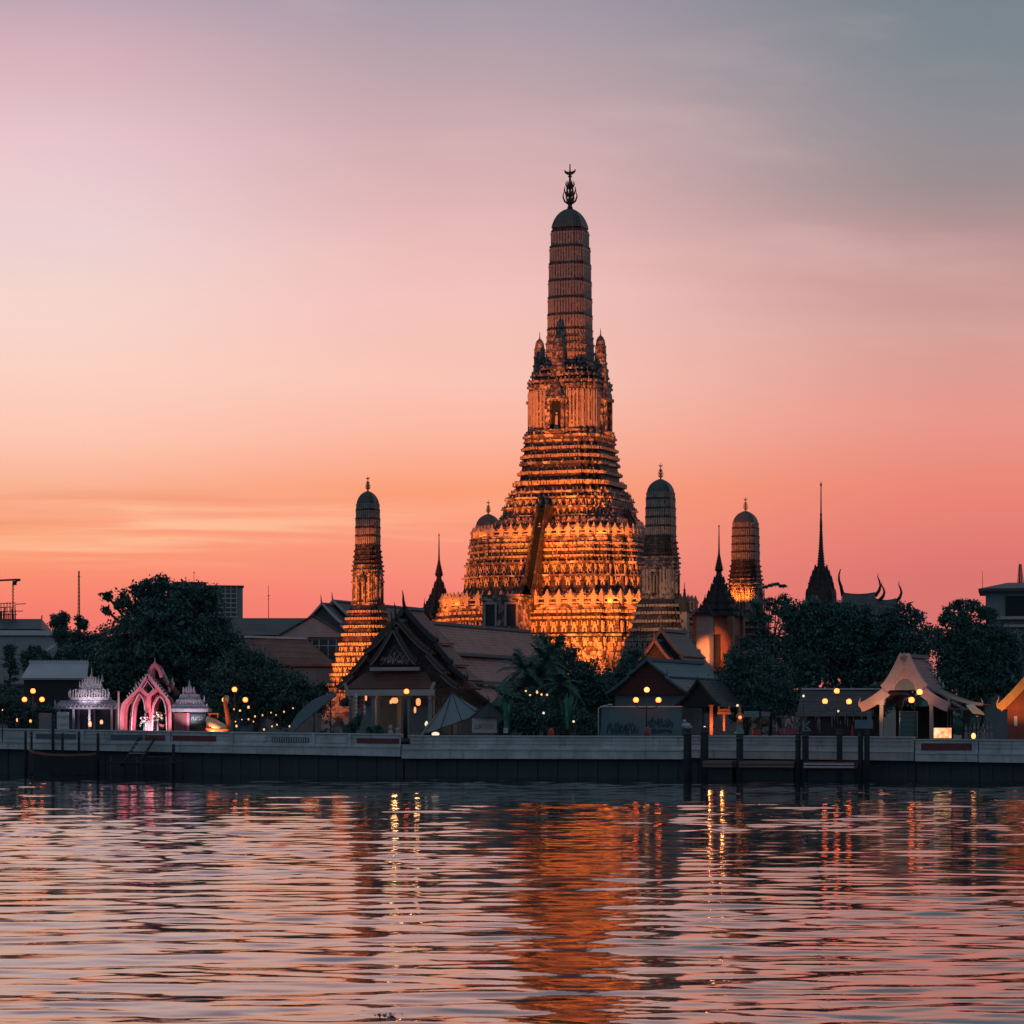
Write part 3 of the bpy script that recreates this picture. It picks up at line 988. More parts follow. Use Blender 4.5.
# front gatehouse where the stair meets the base
gh = thing('gatehouse', 'small square gatehouse with dark doorway at the foot of the great tower', 'gatehouse', (TC.x, TC.y, 0), ROT)
z0, z1 = cyT(640), cyT(607)
mb = MB()
mb.box((-1.25, -21.2, (GZ + z1) / 2), (5.4, 4.0, z1 - GZ))
obj('wall', mb, M['mosaic'], gh)
mb = MB()
mb.box((-1.25, -21.2, z1 + 0.2), (6.0, 4.6, 0.45))
mb.box((-1.25, -21.2, z1 + 0.6), (5.5, 4.2, 0.4))
obj('cornice', mb, M['mosaic'], gh)
for ox in (-2.75, 0.3):
    mb = MB()
    mb.box((ox, -23.23, z1 - 2.0), (1.3, 0.1, 2.9))
    obj('door', mb, M['void'], gh)
mb = MB()
for ox in (-2.75, 0.3):
    for sd in (-0.82, 0.82):
        mb.box((ox + sd, -23.3, z1 - 2.0), (0.25, 0.25, 3.0))
    mb.box((ox, -23.3, z1 - 0.4), (1.95, 0.3, 0.3))
obj('door_frame', mb, M['figure'], gh)


def corner_tower(px_, ytop, loc, s, label, dom='dome'):
    """one of the four corner towers; profile rows are those of the left one, whose base stands at row 726"""
    t = thing('corner_tower', label, 'temple tower', (loc[0], loc[1], 0), ROT, 'corner towers round the great tower')
    Yd = loc[1]
    sc = (YH - ytop) / (YH - 491.0)          # vertical stretch to reach the observed top
    cy = lambda y: CZ + (YH - y) * sc * k_(Yd)
    s = s * k_(Yd)
    mb = MB()
    pr = [(735, 47), (716, 46)] + lips(712, 45, 1.6) + lips(703, 43, 1.6) + lips(695, 41, 2.0, 2.6) + lips(685, 38.5, 2.0, 2.6) + lips(675, 35.5, 2.2, 3) + lips(665, 32.5, 2.2, 3) + lips(654.5, 29.5, 2.2, 3.2) + lips(644.5, 26.5, 2.0, 3.2) + lips(635, 23.8, 2.0, 3) + lips(627, 22, 1.8, 2.8) + lips(619, 20.3, 1.8, 2.6) + lips(612, 19, 1.6, 2.4) + [(608, 17.5), (606, 16.4)]
    build_section(mb, pr, s, cy)
    b = obj('stepped_base', mb, M['mosaic'], t)
    shade_bands(b, [(y_ - 1.4, y_ - 6.6) for y_ in (695, 685, 675, 665, 654.5, 644.5, 635, 627, 619, 612)], cy)
    mb = MB()
    for y, hw in ((695, 43.2), (685, 40.7), (675, 37.9), (665, 34.9), (654.5, 31.9), (644.5, 28.7), (635, 26), (627, 24), (619, 22.3), (612, 20.8)):
        ribs(mb, hw * s / PK, cy(y + 1.2), cy(y - 1.2), 0.42, 0.55, 0.12)
    for y, hw in ((690, 40.2), (680, 37.2), (670, 34.2), (660, 31.2), (649.5, 28.2)):
        figures(mb, hw * s / PK, cy(y + 2.6), 5 * s, 0.8, 0.08)
    obj('frieze', mb, M['figure'], b)
    mb = MB()
    pr = [(606, 15.8)] + lips(603.5, 15.6, 1, 1.6) + [(601, 15.2), (577, 14.8)] + lips(575, 15, 1.1, 1.6) + lips(571, 15, 1.6, 1.8) + lips(566, 14.6, 1.6, 1.6)
    build_section(mb, pr, s, cy)
    nb = obj('niche_storey', mb, M['mosaic_fine'], t)
    mb = MB()
    ribs(mb, 15.0 * s / PK, cy(600), cy(577.5), 0.45, 0.45, 0.07)
    obj('pilaster_panel', mb, M['figure'], nb)
    for q in range(4):
        an = q * pi / 2 - pi / 2
        nd = Vector((cos(an), sin(an), 0))
        rz = an + pi / 2
        a = 14.8 * s / PK

        def lp(ox, oy, z):
            return (nd.x * (a + oy) + cos(rz) * ox, nd.y * (a + oy) + sin(rz) * ox, z)
        mb = MB()
        for ox in (-.42, .42):
            mb.box(lp(ox, .16, (cy(604) + cy(583)) / 2), (.2, .5, cy(583) - cy(604)), rz)
        mb.box(lp(0, .2, cy(582)), (1.2, .62, .22), rz)
        mb.box(lp(0, .18, cy(579)), (.95, .55, .4), rz, .8)
        mb.box(lp(0, .16, cy(575)), (.66, .5, .5), rz, .6)
        mb.box(lp(0, .14, cy(570)), (.34, .4, .7), rz, .2)
        for ox in (-.5, .5):
            mb.box(lp(ox, .24, cy(578)), (.14, .14, .5), rz, .15)
        nic = obj('niche', mb, M['mosaic_fine'], t)
        mb = MB()
        mb.box(lp(0, .02, (cy(603) + cy(584)) / 2), (.64, .12, cy(584) - cy(603)), rz)
        obj('niche_opening', mb, M['void'], nic)
    mb = MB()
    pr = [(566, 14.2)] + lips(562, 13.9, 1.3, 1.8) + lips(557, 13.4, 1.3, 1.8) + lips(551.5, 12.9, 1.2, 1.8)
    bands2 = [545.5, 536, 527.5, 519, 510]
    for y in bands2:
        hw = float(np.interp(y, [503, 520, 546], [11.2, 11.9, 12.3]))
        pr += lips(y, hw, .7, 1.6)
    pr += [(503.5, 10.9)]
    build_section(mb, pr, s, cy)
    sh = obj('spire_shaft', mb, M['mosaic_fine'], t)
    shade_bands(sh, [(b_ + .9, b_ - .9) for b_ in bands2] + [(566, 547)], cy)
    mb = MB()
    bb = bands2 + [503]
    for y0, y1 in zip(bb[:-1], bb[1:]):
        hw = float(np.interp((y0 + y1) / 2, [503, 520, 546], [11.2, 11.9, 12.3]))
        ribs(mb, hw * s / PK, cy(y0 - 1), cy(y1 + 1), 0.3, 0.5, 0.08)
    obj('rib_panel', mb, M['figure'], sh)
    mb = MB()
    mb.loft([redent(hw * s / PK, cy(y)) for y, hw in ((503.4, 11.2), (500, 10.3), (497, 8.8), (494.5, 6.8), (492.5, 4.2), (491.3, 1.8), (491, 0.6))])
    obj('dome', mb, M['dome'], t)
    mb = MB()
    trident(mb, cy(491.3), 16 * k_(Yd) * sc)
    obj('finial', mb, M['gilt'], t)
    return t


def tloc(lx, ly):
    c, s = cos(ROT), sin(ROT)
    return (TC.x + lx * c - ly * s, TC.y + lx * s + ly * c)


lD, lA, lB, lC = (-19.9, 383.4), (19.7, 368.0), (34.2, 406.6), (-3.6, 422.0)
corner_tower(368, 491, lD, 1.0, 'floodlit corner tower with glowing orange stepped base behind the dark carved pavilion')
corner_tower(660, 479, lA, 1.25, 'unlit grey corner tower standing close against the right flank of the great tower')
corner_tower(745, 511, lB, 1.15, 'small corner tower with one glowing niche, behind the trees right of the slim needle spire')
corner_tower(488, 514, lC, 1.1, 'corner tower mostly hidden behind the great tower, only its dome showing at the left')


def mondop(name, label, cat, loc, prof, mats, rz=ROT, flat=None):
    """a square shrine: walls, stepped pyramid roof and needle spire; prof rows (z, half) in metres"""
    t = thing(name, label, cat, (loc[0], loc[1], 0), rz)
    return t


def shrine_spire(label, loc, ztip, zroof, zwall, half, wallmat, rz=ROT, name='shrine'):
    t = thing(name, label, 'shrine', (loc[0], loc[1], 0), rz)
    mb = MB()
    mb.box((0, 0, (GZ + zwall) / 2), (half * 1.7, half * 1.7, zwall - GZ))
    for sx_ in (-1, 1):
        for sy_ in (-1, 1):
            mb.box((sx_ * half * .85, sy_ * half * .85, (GZ + zwall) / 2), (half * .3, half * .3, zwall - GZ))
    w = obj('wall', mb, wallmat, t)
    mb = MB()
    for an in range(4):
        a = an * pi / 2
        mb.box((cos(a) * half * .86, sin(a) * half * .86, (GZ + zwall) / 2), (0.12, half * .7, (zwall - GZ) * .7), a)
    obj('door', mb, M['void'], w)
    mb = MB()
    n = 7
    rings = []
    for i in range(n):
        f = i / n
        z = lerp(zwall, zroof, f)
        z2 = lerp(zwall, zroof, (i + 1) / n)
        h = half * 1.04 * (1 - f) ** 1.6 + 0.28
        rings += [redent(h, z), redent(h, z + (z2 - z) * .28), redent(h * .82, z + (z2 - z) * .3), redent(h * .74, z2 - 0.01)]
    mb.loft(rings)
    for i in range(n - 1):
        f = i / n
        z = lerp(zwall, zroof, f)
        h = half * 1.04 * (1 - f) ** 1.6 + 0.28
        for q in range(4):
            a = q * pi / 2
            mb.box((cos(a) * h, sin(a) * h, z + .55), (.5, h * .35, .9), a, .15)
            a += pi / 4
            mb.box((cos(a) * h * 1.05, sin(a) * h * 1.05, z + .5), (.3, .3, .8), a, .15)
    obj('stepped_roof', mb, M['dark'], t)
    mb = MB()
    hh = ztip - zroof
    prf = [(.5, zroof - .2), (.55, zroof)]
    for i in range(9):
        z = zroof + hh * .35 * i / 9
        r = .46 * (1 - i / 9) + .12
        prf += [(r, z + .02), (r * 1.2, z + hh * .012), (r * .9, z + hh * .03)]
    prf += [(.11, zroof + hh * .5), (.06, zroof + hh * .93), (.13, zroof + hh * .95), (.05, zroof + hh * .97), (.01, ztip)]
    mb.lathe(prf, 10)
    obj('needle_spire', mb, M['metal_dark'], t)
    return t


l = tloc(-21.5, 2.0)
shrine_spire('dark pointed shrine with tall needle spire left of the great tower', (PX(439, 404), 404), PZ(533, 404), PZ(575, 404), PZ(620, 404), 2.6, M['redwall'])
shrine_spire('shrine with needle spire and orange lit wall between the two right corner towers', (PX(719, 386), 386), PZ(524, 386), PZ(570, 386), PZ(617, 386), 2.9, M['ochrewall'])
# lesser pinnacle roofs beside the shrines
for px_, Y_, yt, yb, hw, lab in ((424.5, 398, 598, 622, 7, 'low pinnacled roof just left of the left needle spire'), (705, 380, 594, 616, 9, 'low pinnacled roof with thin tip just left of the right needle spire'), (684.5, 366, 582, 612, 5, 'little stone pinnacle at the right foot of the grey corner tower')):
    t = thing('pinnacle', lab, 'pinnacle', (PX(px_, Y_), Y_, 0), ROT)
    kk = k_(Y_)
    mb = MB()
    zt, zb = PZ(yt, Y_), PZ(yb, Y_)
    rings = []
    for i in range(5):
        f = i / 5
        h = hw * kk * (1 - f) ** 1.1 + .12
        za, zc = lerp(zb, lerp(zb, zt, .62), f), lerp(zb, lerp(zb, zt, .62), f + .2)
        rings += [redent(h, za), redent(h, za + (zc - za) * .3), redent(h * .78, za + (zc - za) * .32), redent(h * .72, zc - .01)]
    mb.loft(rings)
    obj('stepped_roof', mb, M['dark'], t)
    mb = MB()
    mb.lathe([(.2, lerp(zb, zt, .6)), (.12, lerp(zb, zt, .7)), (.2, lerp(zb, zt, .72)), (.07, lerp(zb, zt, .78)), (.02, zt)], 8)
    obj('needle_spire', mb, M['metal_dark'], t)
    mb = MB()
    mb.box((0, 0, (GZ + zb) / 2), (hw * kk * 1.5, hw * kk * 1.5, zb - GZ - .01))
    obj('wall', mb, M['plaster'], t)

# ------------------------------------------------------------------ Thai roofed halls: ridge along local y, gable to the river
def slope_profile(w, zr, ze, p=1.28, n=9, w0=0.0):
    return [(lerp(w0, w, i / n), zr - (zr - ze) * (1 - (1 - i / n) ** p)) for i in range(n + 1)]


def roof_shell(mb, pr, y0, y1, t=0.16):
    for sd in (-1, 1):
        n = len(pr)
        vs = []
        for (x, z) in pr:
            vs += [(sd * x, y0, z), (sd * x, y1, z), (sd * x, y0, z - t), (sd * x, y1, z - t)]
        fs = []
        for i in range(n - 1):
            a, b = i * 4, (i + 1) * 4
            fs += [(a, b, b + 1, a + 1), (a + 2, a + 3, b + 3, b + 2), (a, a + 2, b + 2, b), (a + 1, b + 1, b + 3, a + 3)]
        e = (n - 1) * 4
        fs += [(e, e + 2, e + 3, e + 1), (0, 1, 3, 2)]
        mb.add(vs, fs)


def horn(mb, p, sd, h, dirx=0.0, y=0.0):
    """an upswept horn finial"""
    pts = [(p[0] + sd * dx_ * h, p[1] + dy_ * h, p[2] + dz_ * h) for dx_, dy_, dz_ in ((0, 0, -.05), (.14, -.1, .16), (.16, -.2, .42), (.07, -.22, .66), (.0, -.28, .85), (.02, -.4, 1.0))]
    mb.tube(pts, [.10 * h, .11 * h, .08 * h, .055 * h, .035 * h, .01 * h], 6)


def thai_hall(name, label, cat, loc, layers, length, mats, rz=ROT, setback=0.5, teeth=True, chofa=1.6, bw=0.42, bdepth=0.3, gable_back=0.5, eave_drop=None, cols=True, walls=None, p=1.28, ridgecap=True, curl=0.5, floor=GZ, gable=True, teeth_h=0.22):
    """layers: list of tiers, each (y_start, [(w0, z0, w1, z1), ...]); the first tier is the foremost"""
    t = thing(name, label, cat, (loc[0], loc[1], 0), rz)
    roofmat, bargemat, gablemat, wallmat = mats
    first = True
    for ti, (ys, segs) in enumerate(layers):
        mr, mbg, mt = MB(), MB(), MB()
        for si, (w0, z0, w1, z1) in enumerate(segs):
            pr = slope_profile(w1, z0, z1, p, 9, w0)
            roof_shell(mr, pr, ys + setback * si * 0.0, length, 0.16)
            for sd in (-1, 1):
                path = [(sd * x, ys - 0.02, z + 0.10) for x, z in pr]
                mbg.bar(path, bw, bdepth)
                if teeth:
                    nt = max(4, int((w1 - w0) / 0.42))
                    for j in range(nt):
                        f = (j + .5) / nt
                        x = lerp(w0, w1, f)
                        z = np.interp(x, [q[0] for q in pr], [q[1] for q in pr])
                        mbg.box((sd * x, ys - 0.03, z + .10 + bw / 2 + teeth_h * .4), (teeth_h * .7, .09, teeth_h), 0, .2)
                # upturned end of the bargeboard
                x, z = pr[-1]
                horn(mbg, (sd * x, ys - .02, z + .1), sd, curl * (1.6 if si == len(segs) - 1 else 1.2))
        ro = obj('roof', mr, roofmat, t)
        w0, z0, w1, z1 = segs[0]
        if ridgecap:
            mc = MB()
            mc.box((0, (ys + length) / 2, z0 + .08), (.5, length - ys, .32))
            obj('ridge_cap', mc, M['ridge'], ro)
        bo = obj('bargeboard', mbg, bargemat, t)
        horn(mt, (0, ys - .05, z0 + .1), 0.0, chofa)
        obj('roof_finial', mt, bargemat, bo)
        if gable:
            mg = MB()
            lim = segs[0]
            pr = slope_profile(lim[2] * .97, lim[1] - .2, lim[3] - .1, p, 9, 0)
            pts = [(x, ys + gable_back, z) for x, z in pr] + [(-x, ys + gable_back, z) for x, z in reversed(pr[1:])]
            mg.poly(pts, (0, .2, 0))
            for si in range(1, len(segs)):
                a = segs[si]
                mg.poly([(-a[2] * .93, ys + gable_back + .02, a[3] - .05), (a[2] * .93, ys + gable_back + .02, a[3] - .05), (segs[si - 1][2] * .97, ys + gable_back + .02, segs[si - 1][3] - .12), (-segs[si - 1][2] * .97, ys + gable_back + .02, segs[si - 1][3] - .12)], (0, .2, 0))
            obj('gable', mg, gablemat, t)
    if walls:
        ww, yf = walls
        low = min(s_[3] for ys, sg in layers for s_ in sg)
        mw_ = MB()
        mw_.box((0, (yf + length - .4) / 2, (floor + low) / 2 + .1), (ww * 2, length - .4 - yf, low - floor + .3))
        obj('wall', mw_, wallmat, t)
    return t


# dark riverside pavilion with carved gable (centre-left)
Yp = 283.0
kp = k_(Yp)
zz = lambda y: PZ(y, Yp)
PAV = (PX(397, Yp), Yp)
pav = thai_hall('pavilion', 'open riverside pavilion with dark carved gable and swept tiered roof left of centre', 'pavilion', PAV,
                [(-0.9, [(0, zz(629.5), 2.55, zz(664))]), (0.0, [(0, zz(621), 3.6, zz(653)), (3.3, zz(655), 5.2, zz(673)), (4.9, zz(675), 6.7, zz(688))]),
                 (2.0, [(0, zz(608), 3.7, zz(642)), (3.4, zz(644), 5.3, zz(664)), (5.0, zz(666), 6.9, zz(680))])],
                6.4, (M['duskroof'], M['barge_dark'], M['carved'], M['greywall']), chofa=1.8, bw=.5, curl=.55)
mb = MB()
for i, sd in enumerate((-1, 1)):
    for (w0, z0, w1, z1) in ((0, zz(621), 3.6, zz(653)), (3.3, zz(655), 5.2, zz(673)), (4.9, zz(675), 6.7, zz(688))):
        pr = slope_profile(w1, z0, z1, 1.28, 9, w0)
        mb.bar([(sd * x, -.2, z - .1) for x, z in pr], .09, .06)
for sd in (-1, 1):
    pr = slope_profile(2.5, zz(629.5), zz(664), 1.28, 9, 0)
    mb.bar([(sd * x, -1.12, z - .12) for x, z in pr], .12, .06)
    mb.bar([(sd * x * .6, -.62, zz(664) - .1 + (z - zz(664)) * .55) for x, z in pr], .08, .06)
obj('gilt_edging', mb, M['barge_edge'], pav)
mb = MB()
rr_g = random.Random(3)
for i in range(70):
    x = rr_g.uniform(-2.0, 2.0)
    zt_g = float(np.interp(abs(x), [q_[0] for q_ in pr], [q_[1] for q_ in pr])) - .7
    z = zz(665) + abs(rr_g.gauss(0, .5)) + .1
    if z < zt_g:
        a = rr_g.uniform(0, 3.1)
        mb.bar([(x, -.45, z), (x + .16 * cos(a), -.47, z + .16 * sin(a)), (x + .05, -.46, z + .26)], .06, .06)
obj('gable_scrollwork', mb, M['barge_pale'], pav)
mb = MB()          # skirt roof under the gable
mb.add([(-3.4, -.3, zz(672.5)), (3.4, -.3, zz(672.5)), (5.0, -1.9, zz(688)), (-5.0, -1.9, zz(688)), (-3.4, -.3, zz(674.5)), (3.4, -.3, zz(674.5)), (5.0, -1.9, zz(689.5)), (-5.0, -1.9, zz(689.5))],
       [(3, 2, 1, 0), (4, 5, 6, 7), (2, 3, 7, 6), (1, 2, 6, 5), (3, 0, 4, 7), (0, 1, 5, 4)])
obj('skirt_roof', mb, M['redroof'], pav)
mb = MB()
mb.box((0, -1.85, zz(692.8)), (9.9, .25, .62))
mb.box((0, -.55, zz(669)), (5.4, .5, .36))
obj('fascia', mb, M['cream'], pav)
for i, x in enumerate((-4.4, -1.9, 1.9, 4.4)):
    for y in (-1.5, 5.0):
        mb = MB()
        mb.box((x, y, (GZ + zz(694)) / 2), (.42, .42, zz(694) - GZ))
        mb.box((x, y, zz(697)), (.62, .62, .25))
        mb.box((x, y, GZ + .9), (.6, .6, .3))
        obj('column', mb, M['greywall'], pav)
mb = MB()
mb.box((0, 2.2, GZ + .45), (10.6, 8.0, .9))
mb.box((2.6, -2.4, GZ + .3), (3.4, 1.0, .6))
obj('plinth', mb, M['greywall'], pav)
mb = MB()
mb.box((-2.9, 6.2, (GZ + zz(696)) / 2), (3.0, .3, zz(696) - GZ))
obj('back_wall', mb, M['tealwall'], pav)
mb = MB()
mb.box((3.3, 6.2, (GZ + zz(696)) / 2), (2.6, .3, zz(696) - GZ))
obj('back_wall', mb, M['tealwall'], pav)
# brackets
mb = MB()
for x in (-4.4, 4.4):
    mb.bar([(x, -1.7, zz(700)), (x + .25 * (1 if x > 0 else -1), -1.9, zz(690)), (x + .6 * (1 if x > 0 else -1), -2.0, zz(683))], .3, .2)
obj('bracket', mb, M['cream'], pav)

# long tiled hall behind it
Yh = 297.0
zh = lambda y: PZ(y, Yh)
hall = thai_hall('temple_hall', 'long hall with three tiers of salmon tiled roof between the dark pavilion and the palms', 'hall', (PX(414, Yh), Yh),
                 [(0.0, [(0, zh(622), 3.3, zh(652)), (3.1, zh(656), 6.2, zh(681)), (6.0, zh(685.5), 8.6, zh(703))])],
                 34.0, (M['salmon'], M['barge_dark'], M['carved'], M['tealwall']), chofa=1.2, walls=(7.6, 1.0), bw=.35, p=1.12)
mb = MB()
for w, y in ((3.4, 653.2), (6.3, 682.4), (8.7, 704.2)):
    for sd in (-1, 1):
        mb.box((sd * w, 17, zh(y)), (.28, 34, .34))
obj('eave_board', mb, M['ridge'], hall)

# viharn with stacked dark roofs behind the left tower
Yv = 432.0
zv = lambda y: PZ(y, Yv)
vih = thai_hall('assembly_hall', 'distant hall with stacked slate roofs and pale edges behind the left corner tower', 'hall', (PX(322, Yv), Yv),
                [(0.0, [(0, zv(604), 3.4, zv(624)), (3.2, zv(626), 5.6, zv(640))]), (4.0, [(0, zv(600), 3.4, zv(619)), (3.2, zv(621), 5.6, zv(635))])],
                30, (M['slate'], M['paleroof'], M['slate'], M['greywall']), chofa=1.4, walls=(5, 1.5), bw=.28, teeth=False, p=1.15)

# teal-ridged hall right of centre
Yt = 292.0
zt_ = lambda y: PZ(y, Yt)
teal = thai_hall('tiled_hall', 'low hall with teal and brown tiled roof and dark red gable behind the hoarding', 'hall', (PX(647, Yt), Yt),
                 [(0.0, [(0, zt_(660), 2.2, zt_(676)), (2.0, zt_(677), 4.6, zt_(694))])], 19.0, (M['greenroof'], M['ridge'], M['gable_red'], M['tealwall']), chofa=.8, walls=(3.9, .9), bw=.22, teeth=False, p=1.15)
mb = MB()
pr_ = slope_profile(4.66, zt_(677) + .03, zt_(694) + .03, 1.15, 9, 2.9)
pr_ = [(x, np.interp(x, [q[0] for q in slope_profile(4.6, zt_(677), zt_(694), 1.15, 9, 2.0)], [q[1] for q in slope_profile(4.6, zt_(677), zt_(694), 1.15, 9, 2.0)]) + .04) for x, z in pr_]
roof_shell(mb, pr_, .3, 18.8, .03)
obj('brown_tile_border', mb, M['brown'], teal)
# ornate cross-gabled porch roof behind it, at the foot of the grey tower
Yo = 335.0
zo = lambda y: PZ(y, Yo)
thai_hall('temple_porch', 'ornate porch roof with orange lit gable edges at the foot of the grey corner tower', 'porch', (PX(655, Yo), Yo),
          [(0.0, [(0, zo(641), 2.2, zo(662)), (2.0, zo(663), 3.4, zo(673))]), (2.4, [(0, zo(630), 2.6, zo(655)), (2.4, zo(656), 3.9, zo(668))])], 12.0, (M['slate'], M['barge_edge'], M['carved'], M['redwall']), chofa=1.1, walls=(2.8, 1.0), bw=.3)
# dark sheet-roofed shed
Yk = 283.0
zk = lambda y: PZ(y, Yk)
shed = thai_hall('market_shed', 'open shed with steep grey sheet roof and orange lit posts behind the mooring piles', 'shed', (PX(698, Yk), Yk),
                 [(0.0, [(0, zk(680), 2.4, zk(706))])], 9.0, (M['slate'], M['dark'], M['void'], M['tealwall']), chofa=.4, teeth=False, curl=.2, bw=.14, ridgecap=False)
for x, y in ((-2.0, .5), (2.0, .5), (-2.0, 8), (2.0, 8)):
    mb = MB()
    mb.box((x, y, (GZ + zk(706)) / 2), (.2, .2, zk(706) - GZ))
    obj('post', mb, M['rust'], shed)

# ordination hall far right with horned ridge
Yu = 415.0
zu = lambda y: PZ(y, Yu)
ub = thing('ordination_hall', 'dark horned temple roof rising over the trees beside the tall black spire', 'temple hall', (PX(870, Yu), Yu, 0), 0)
mr, mh = MB(), MB()
for (xa, xb, zr, ze) in ((-28, 5, 592, 622), (5, 26, 598, 628)):
    n = 8
    vs = []
    for i in range(n + 1):
        f = i / n
        x = lerp(xa, xb, f) * k_(Yu)
        sagz = zu(zr + 1.8 * (1 - (2 * f - 1) ** 2))
        for y, z in ((-6, zu(ze)), (-2.6, lerp(sagz, zu(ze), .55)), (0, sagz), (2.6, lerp(sagz, zu(ze), .55)), (6, zu(ze))):
            vs.append((x, y, z))
    fs = []
    for i in range(n):
        for j in range(4):
            a = i * 5 + j
            fs.append((a, a + 1, a + 6, a + 5))
    fs += [tuple(range(4, -1, -1)), tuple(n * 5 + j for j in range(5))]
    fs += [(i * 5, (i + 1) * 5, (i + 1) * 5 + 4, i * 5 + 4) for i in range(n)]
    mr.add(vs, fs)
obj('roof', mr, M['slate'], ub)
for (x, yb, yt, sd) in ((-27, 594, 569, -1), (5, 594, 573, 1), (9, 599, 582, 1), (26, 600, 581, 1)):
    kx = k_(Yu)
    h = (yb - yt) * kx
    mh = MB()
    mh.tube([(x * kx, 0, zu(yb) - .3), ((x + sd * 4) * kx, 0, zu(yb) + h * .15), ((x + sd * 5.5) * kx, 0, zu(yb) + h * .4), ((x + sd * 4.2) * kx, 0, zu(yb) + h * .65), ((x + sd * 2.6) * kx, 0, zu(yb) + h * .82), ((x + sd * 3.2) * kx, 0, zu(yb) + h)] if sd > 0 else
            [(x * kx, 0, zu(yb) - .3), ((x - 2) * kx, 0, zu(yb) + h * .3), ((x - 4) * kx, 0, zu(yb) + h * .55), ((x - 4) * kx, 0, zu(yb) + h * .78), ((x - 2.4) * kx, 0, zu(yb) + h)], [.30, .24, .18, .13, .07, .03][:6 if sd > 0 else 5], 6)
    obj('ridge_horn', mh, M['metal_dark'], ub)
mb = MB()
mb.box((0, 0, (GZ + zu(622)) / 2), (48 * k_(Yu), 9, zu(622) - GZ))
obj('wall', mb, M['cream'], ub)

# tall black spire
Ys = 410.0
zs = lambda y: PZ(y, Ys)
sp_ = thing('spire', 'tall black needle spire on a stepped base rising over the right hand trees', 'spire', (PX(821, Ys), Ys, 0), ROT)
ks = k_(Ys)
mb = MB()
rings = []
for y, hw in ((640, 15), (593, 13.5), (589, 12.8), (588.9, 11.6), (584.5, 11.0), (584.4, 11.6), (583, 11.4), (582.9, 9.6), (578.5, 8.8), (578.4, 9.3), (577.4, 9.2), (577.3, 7.4), (573, 6.4), (572.9, 6.9), (572, 6.8), (571.9, 5.4), (567, 4.4)):
    rings.append(redent(hw * ks, zs(y)))
mb.loft(rings)
for y, hw in ((589, 12.2), (583, 10.8), (577.4, 8.6), (572, 6.2)):
    for q in range(8):
        a = q * pi / 4
        mb.box((cos(a) * hw * ks, sin(a) * hw * ks, zs(y) + .5), (.5, .5, 1.2), a, .1)
obj('stepped_base', mb, M['dark'], sp_)
mb = MB()
prf = []
ys_ = np.linspace(567, 530, 15)
for i, y in enumerate(ys_):
    r = float(np.interp(y, [530, 548, 567], [1.5, 2.4, 4.3])) * ks
    prf += [(r * .85, zs(y + .3)), (r * 1.08, zs(y - .4)), (r * .86, zs(y - 1.4))]
prf += [(1.5 * ks, zs(527)), (.9 * ks, zs(516)), (1.3 * ks, zs(515)), (.75 * ks, zs(513)), (.5 * ks, zs(487)), (1.1 * ks, zs(484.5)), (.4 * ks, zs(483)), (.1 * ks, zs(481))]
mb.lathe(prf, 12)
obj('needle_spire', mb, M['dark'], sp_)

# white stucco pavilion at the right
Yr = 262.0
zr_ = lambda y: PZ(y, Yr)
wp = thai_hall('pavilion', 'riverside pavilion with pale pink swept gable and plum tiled roof at the right', 'pavilion', (PX(904.5, Yr), Yr),
               [(0.0, [(0, zr_(656), 2.0, zr_(690)), (1.7, zr_(692), 4.2, zr_(708))])], 8.5, (M['purple'], M['barge_pale'], M['barge_pale'], M['greywall']), chofa=.3, bw=.9, bdepth=.45, teeth=False, curl=.6, p=1.35, gable=False, ridgecap=True)
mb = MB()
outer = [(x, .15, z) for x, z in slope_profile(1.95, zr_(660), zr_(690), 1.35, 8)]
n = 12
arch = [(1.0 * cos(a), .15, zr_(690) + 1.05 * sin(a)) for a in [pi * i / n for i in range(n + 1)]]
for i in range(len(outer) - 1):
    pass
poly_r = outer + [arch[0]] + arch[1:n // 2 + 1]
mb.poly([outer[0]] + outer[1:] + arch[:n // 2 + 1], (0, .3, 0))
mb.poly([(-x, y, z) for x, y, z in reversed([outer[0]] + outer[1:] + arch[:n // 2 + 1])], (0, .3, 0))
obj('gable', mb, M['barge_pale'], wp)
mb = MB()
mb.poly([(.98 * cos(a), .3, zr_(690) + 1.02 * sin(a)) for a in [pi * i / n for i in range(n + 1)]], (0, .06, 0))
obj('arch_panel', mb, M['canvas'], wp)
for (x, y) in ((-2.3, .4), (2.5, .4), (-2.3, 7.8), (2.5, 7.8)):
    mb = MB()
    mb.box((x, y, (GZ + zr_(700)) / 2), (.34, .34, zr_(700) - GZ))
    mb.box((x, y, zr_(702)), (.5, .5, .5), 0, 1.3)
    obj('column', mb, M['cream'], wp)
mb = MB()
mb.box((0, 8.1, (GZ + zr_(706)) / 2), (5.6, .2, zr_(706) - GZ))
obj('back_wall', mb, M['dark'], wp)
prw = slope_profile(2.0, zr_(656), zr_(690), 1.35, 9, 0)
for j in range(5):          # crests down the far gable edge
    mb = MB()
    xw = .25 + .38 * j
    zw = float(np.interp(xw, [q_[0] for q_ in prw], [q_[1] for q_ in prw])) + .25
    mb.tube([(xw, 8.4, zw - .2), (xw + .06, 8.3, zw + .12), (xw - .04, 8.45, zw + .3), (xw + .05, 8.4, zw + .52)], [.13, .11, .07, .02], 6)
    obj('ridge_crest', mb, M['rail'], wp)
mb = MB()
mb.box((0, .0, zr_(657.5)), (.7, .42, .9), 0, .3)
obj('gable_peak', mb, M['barge_pale'], wp)
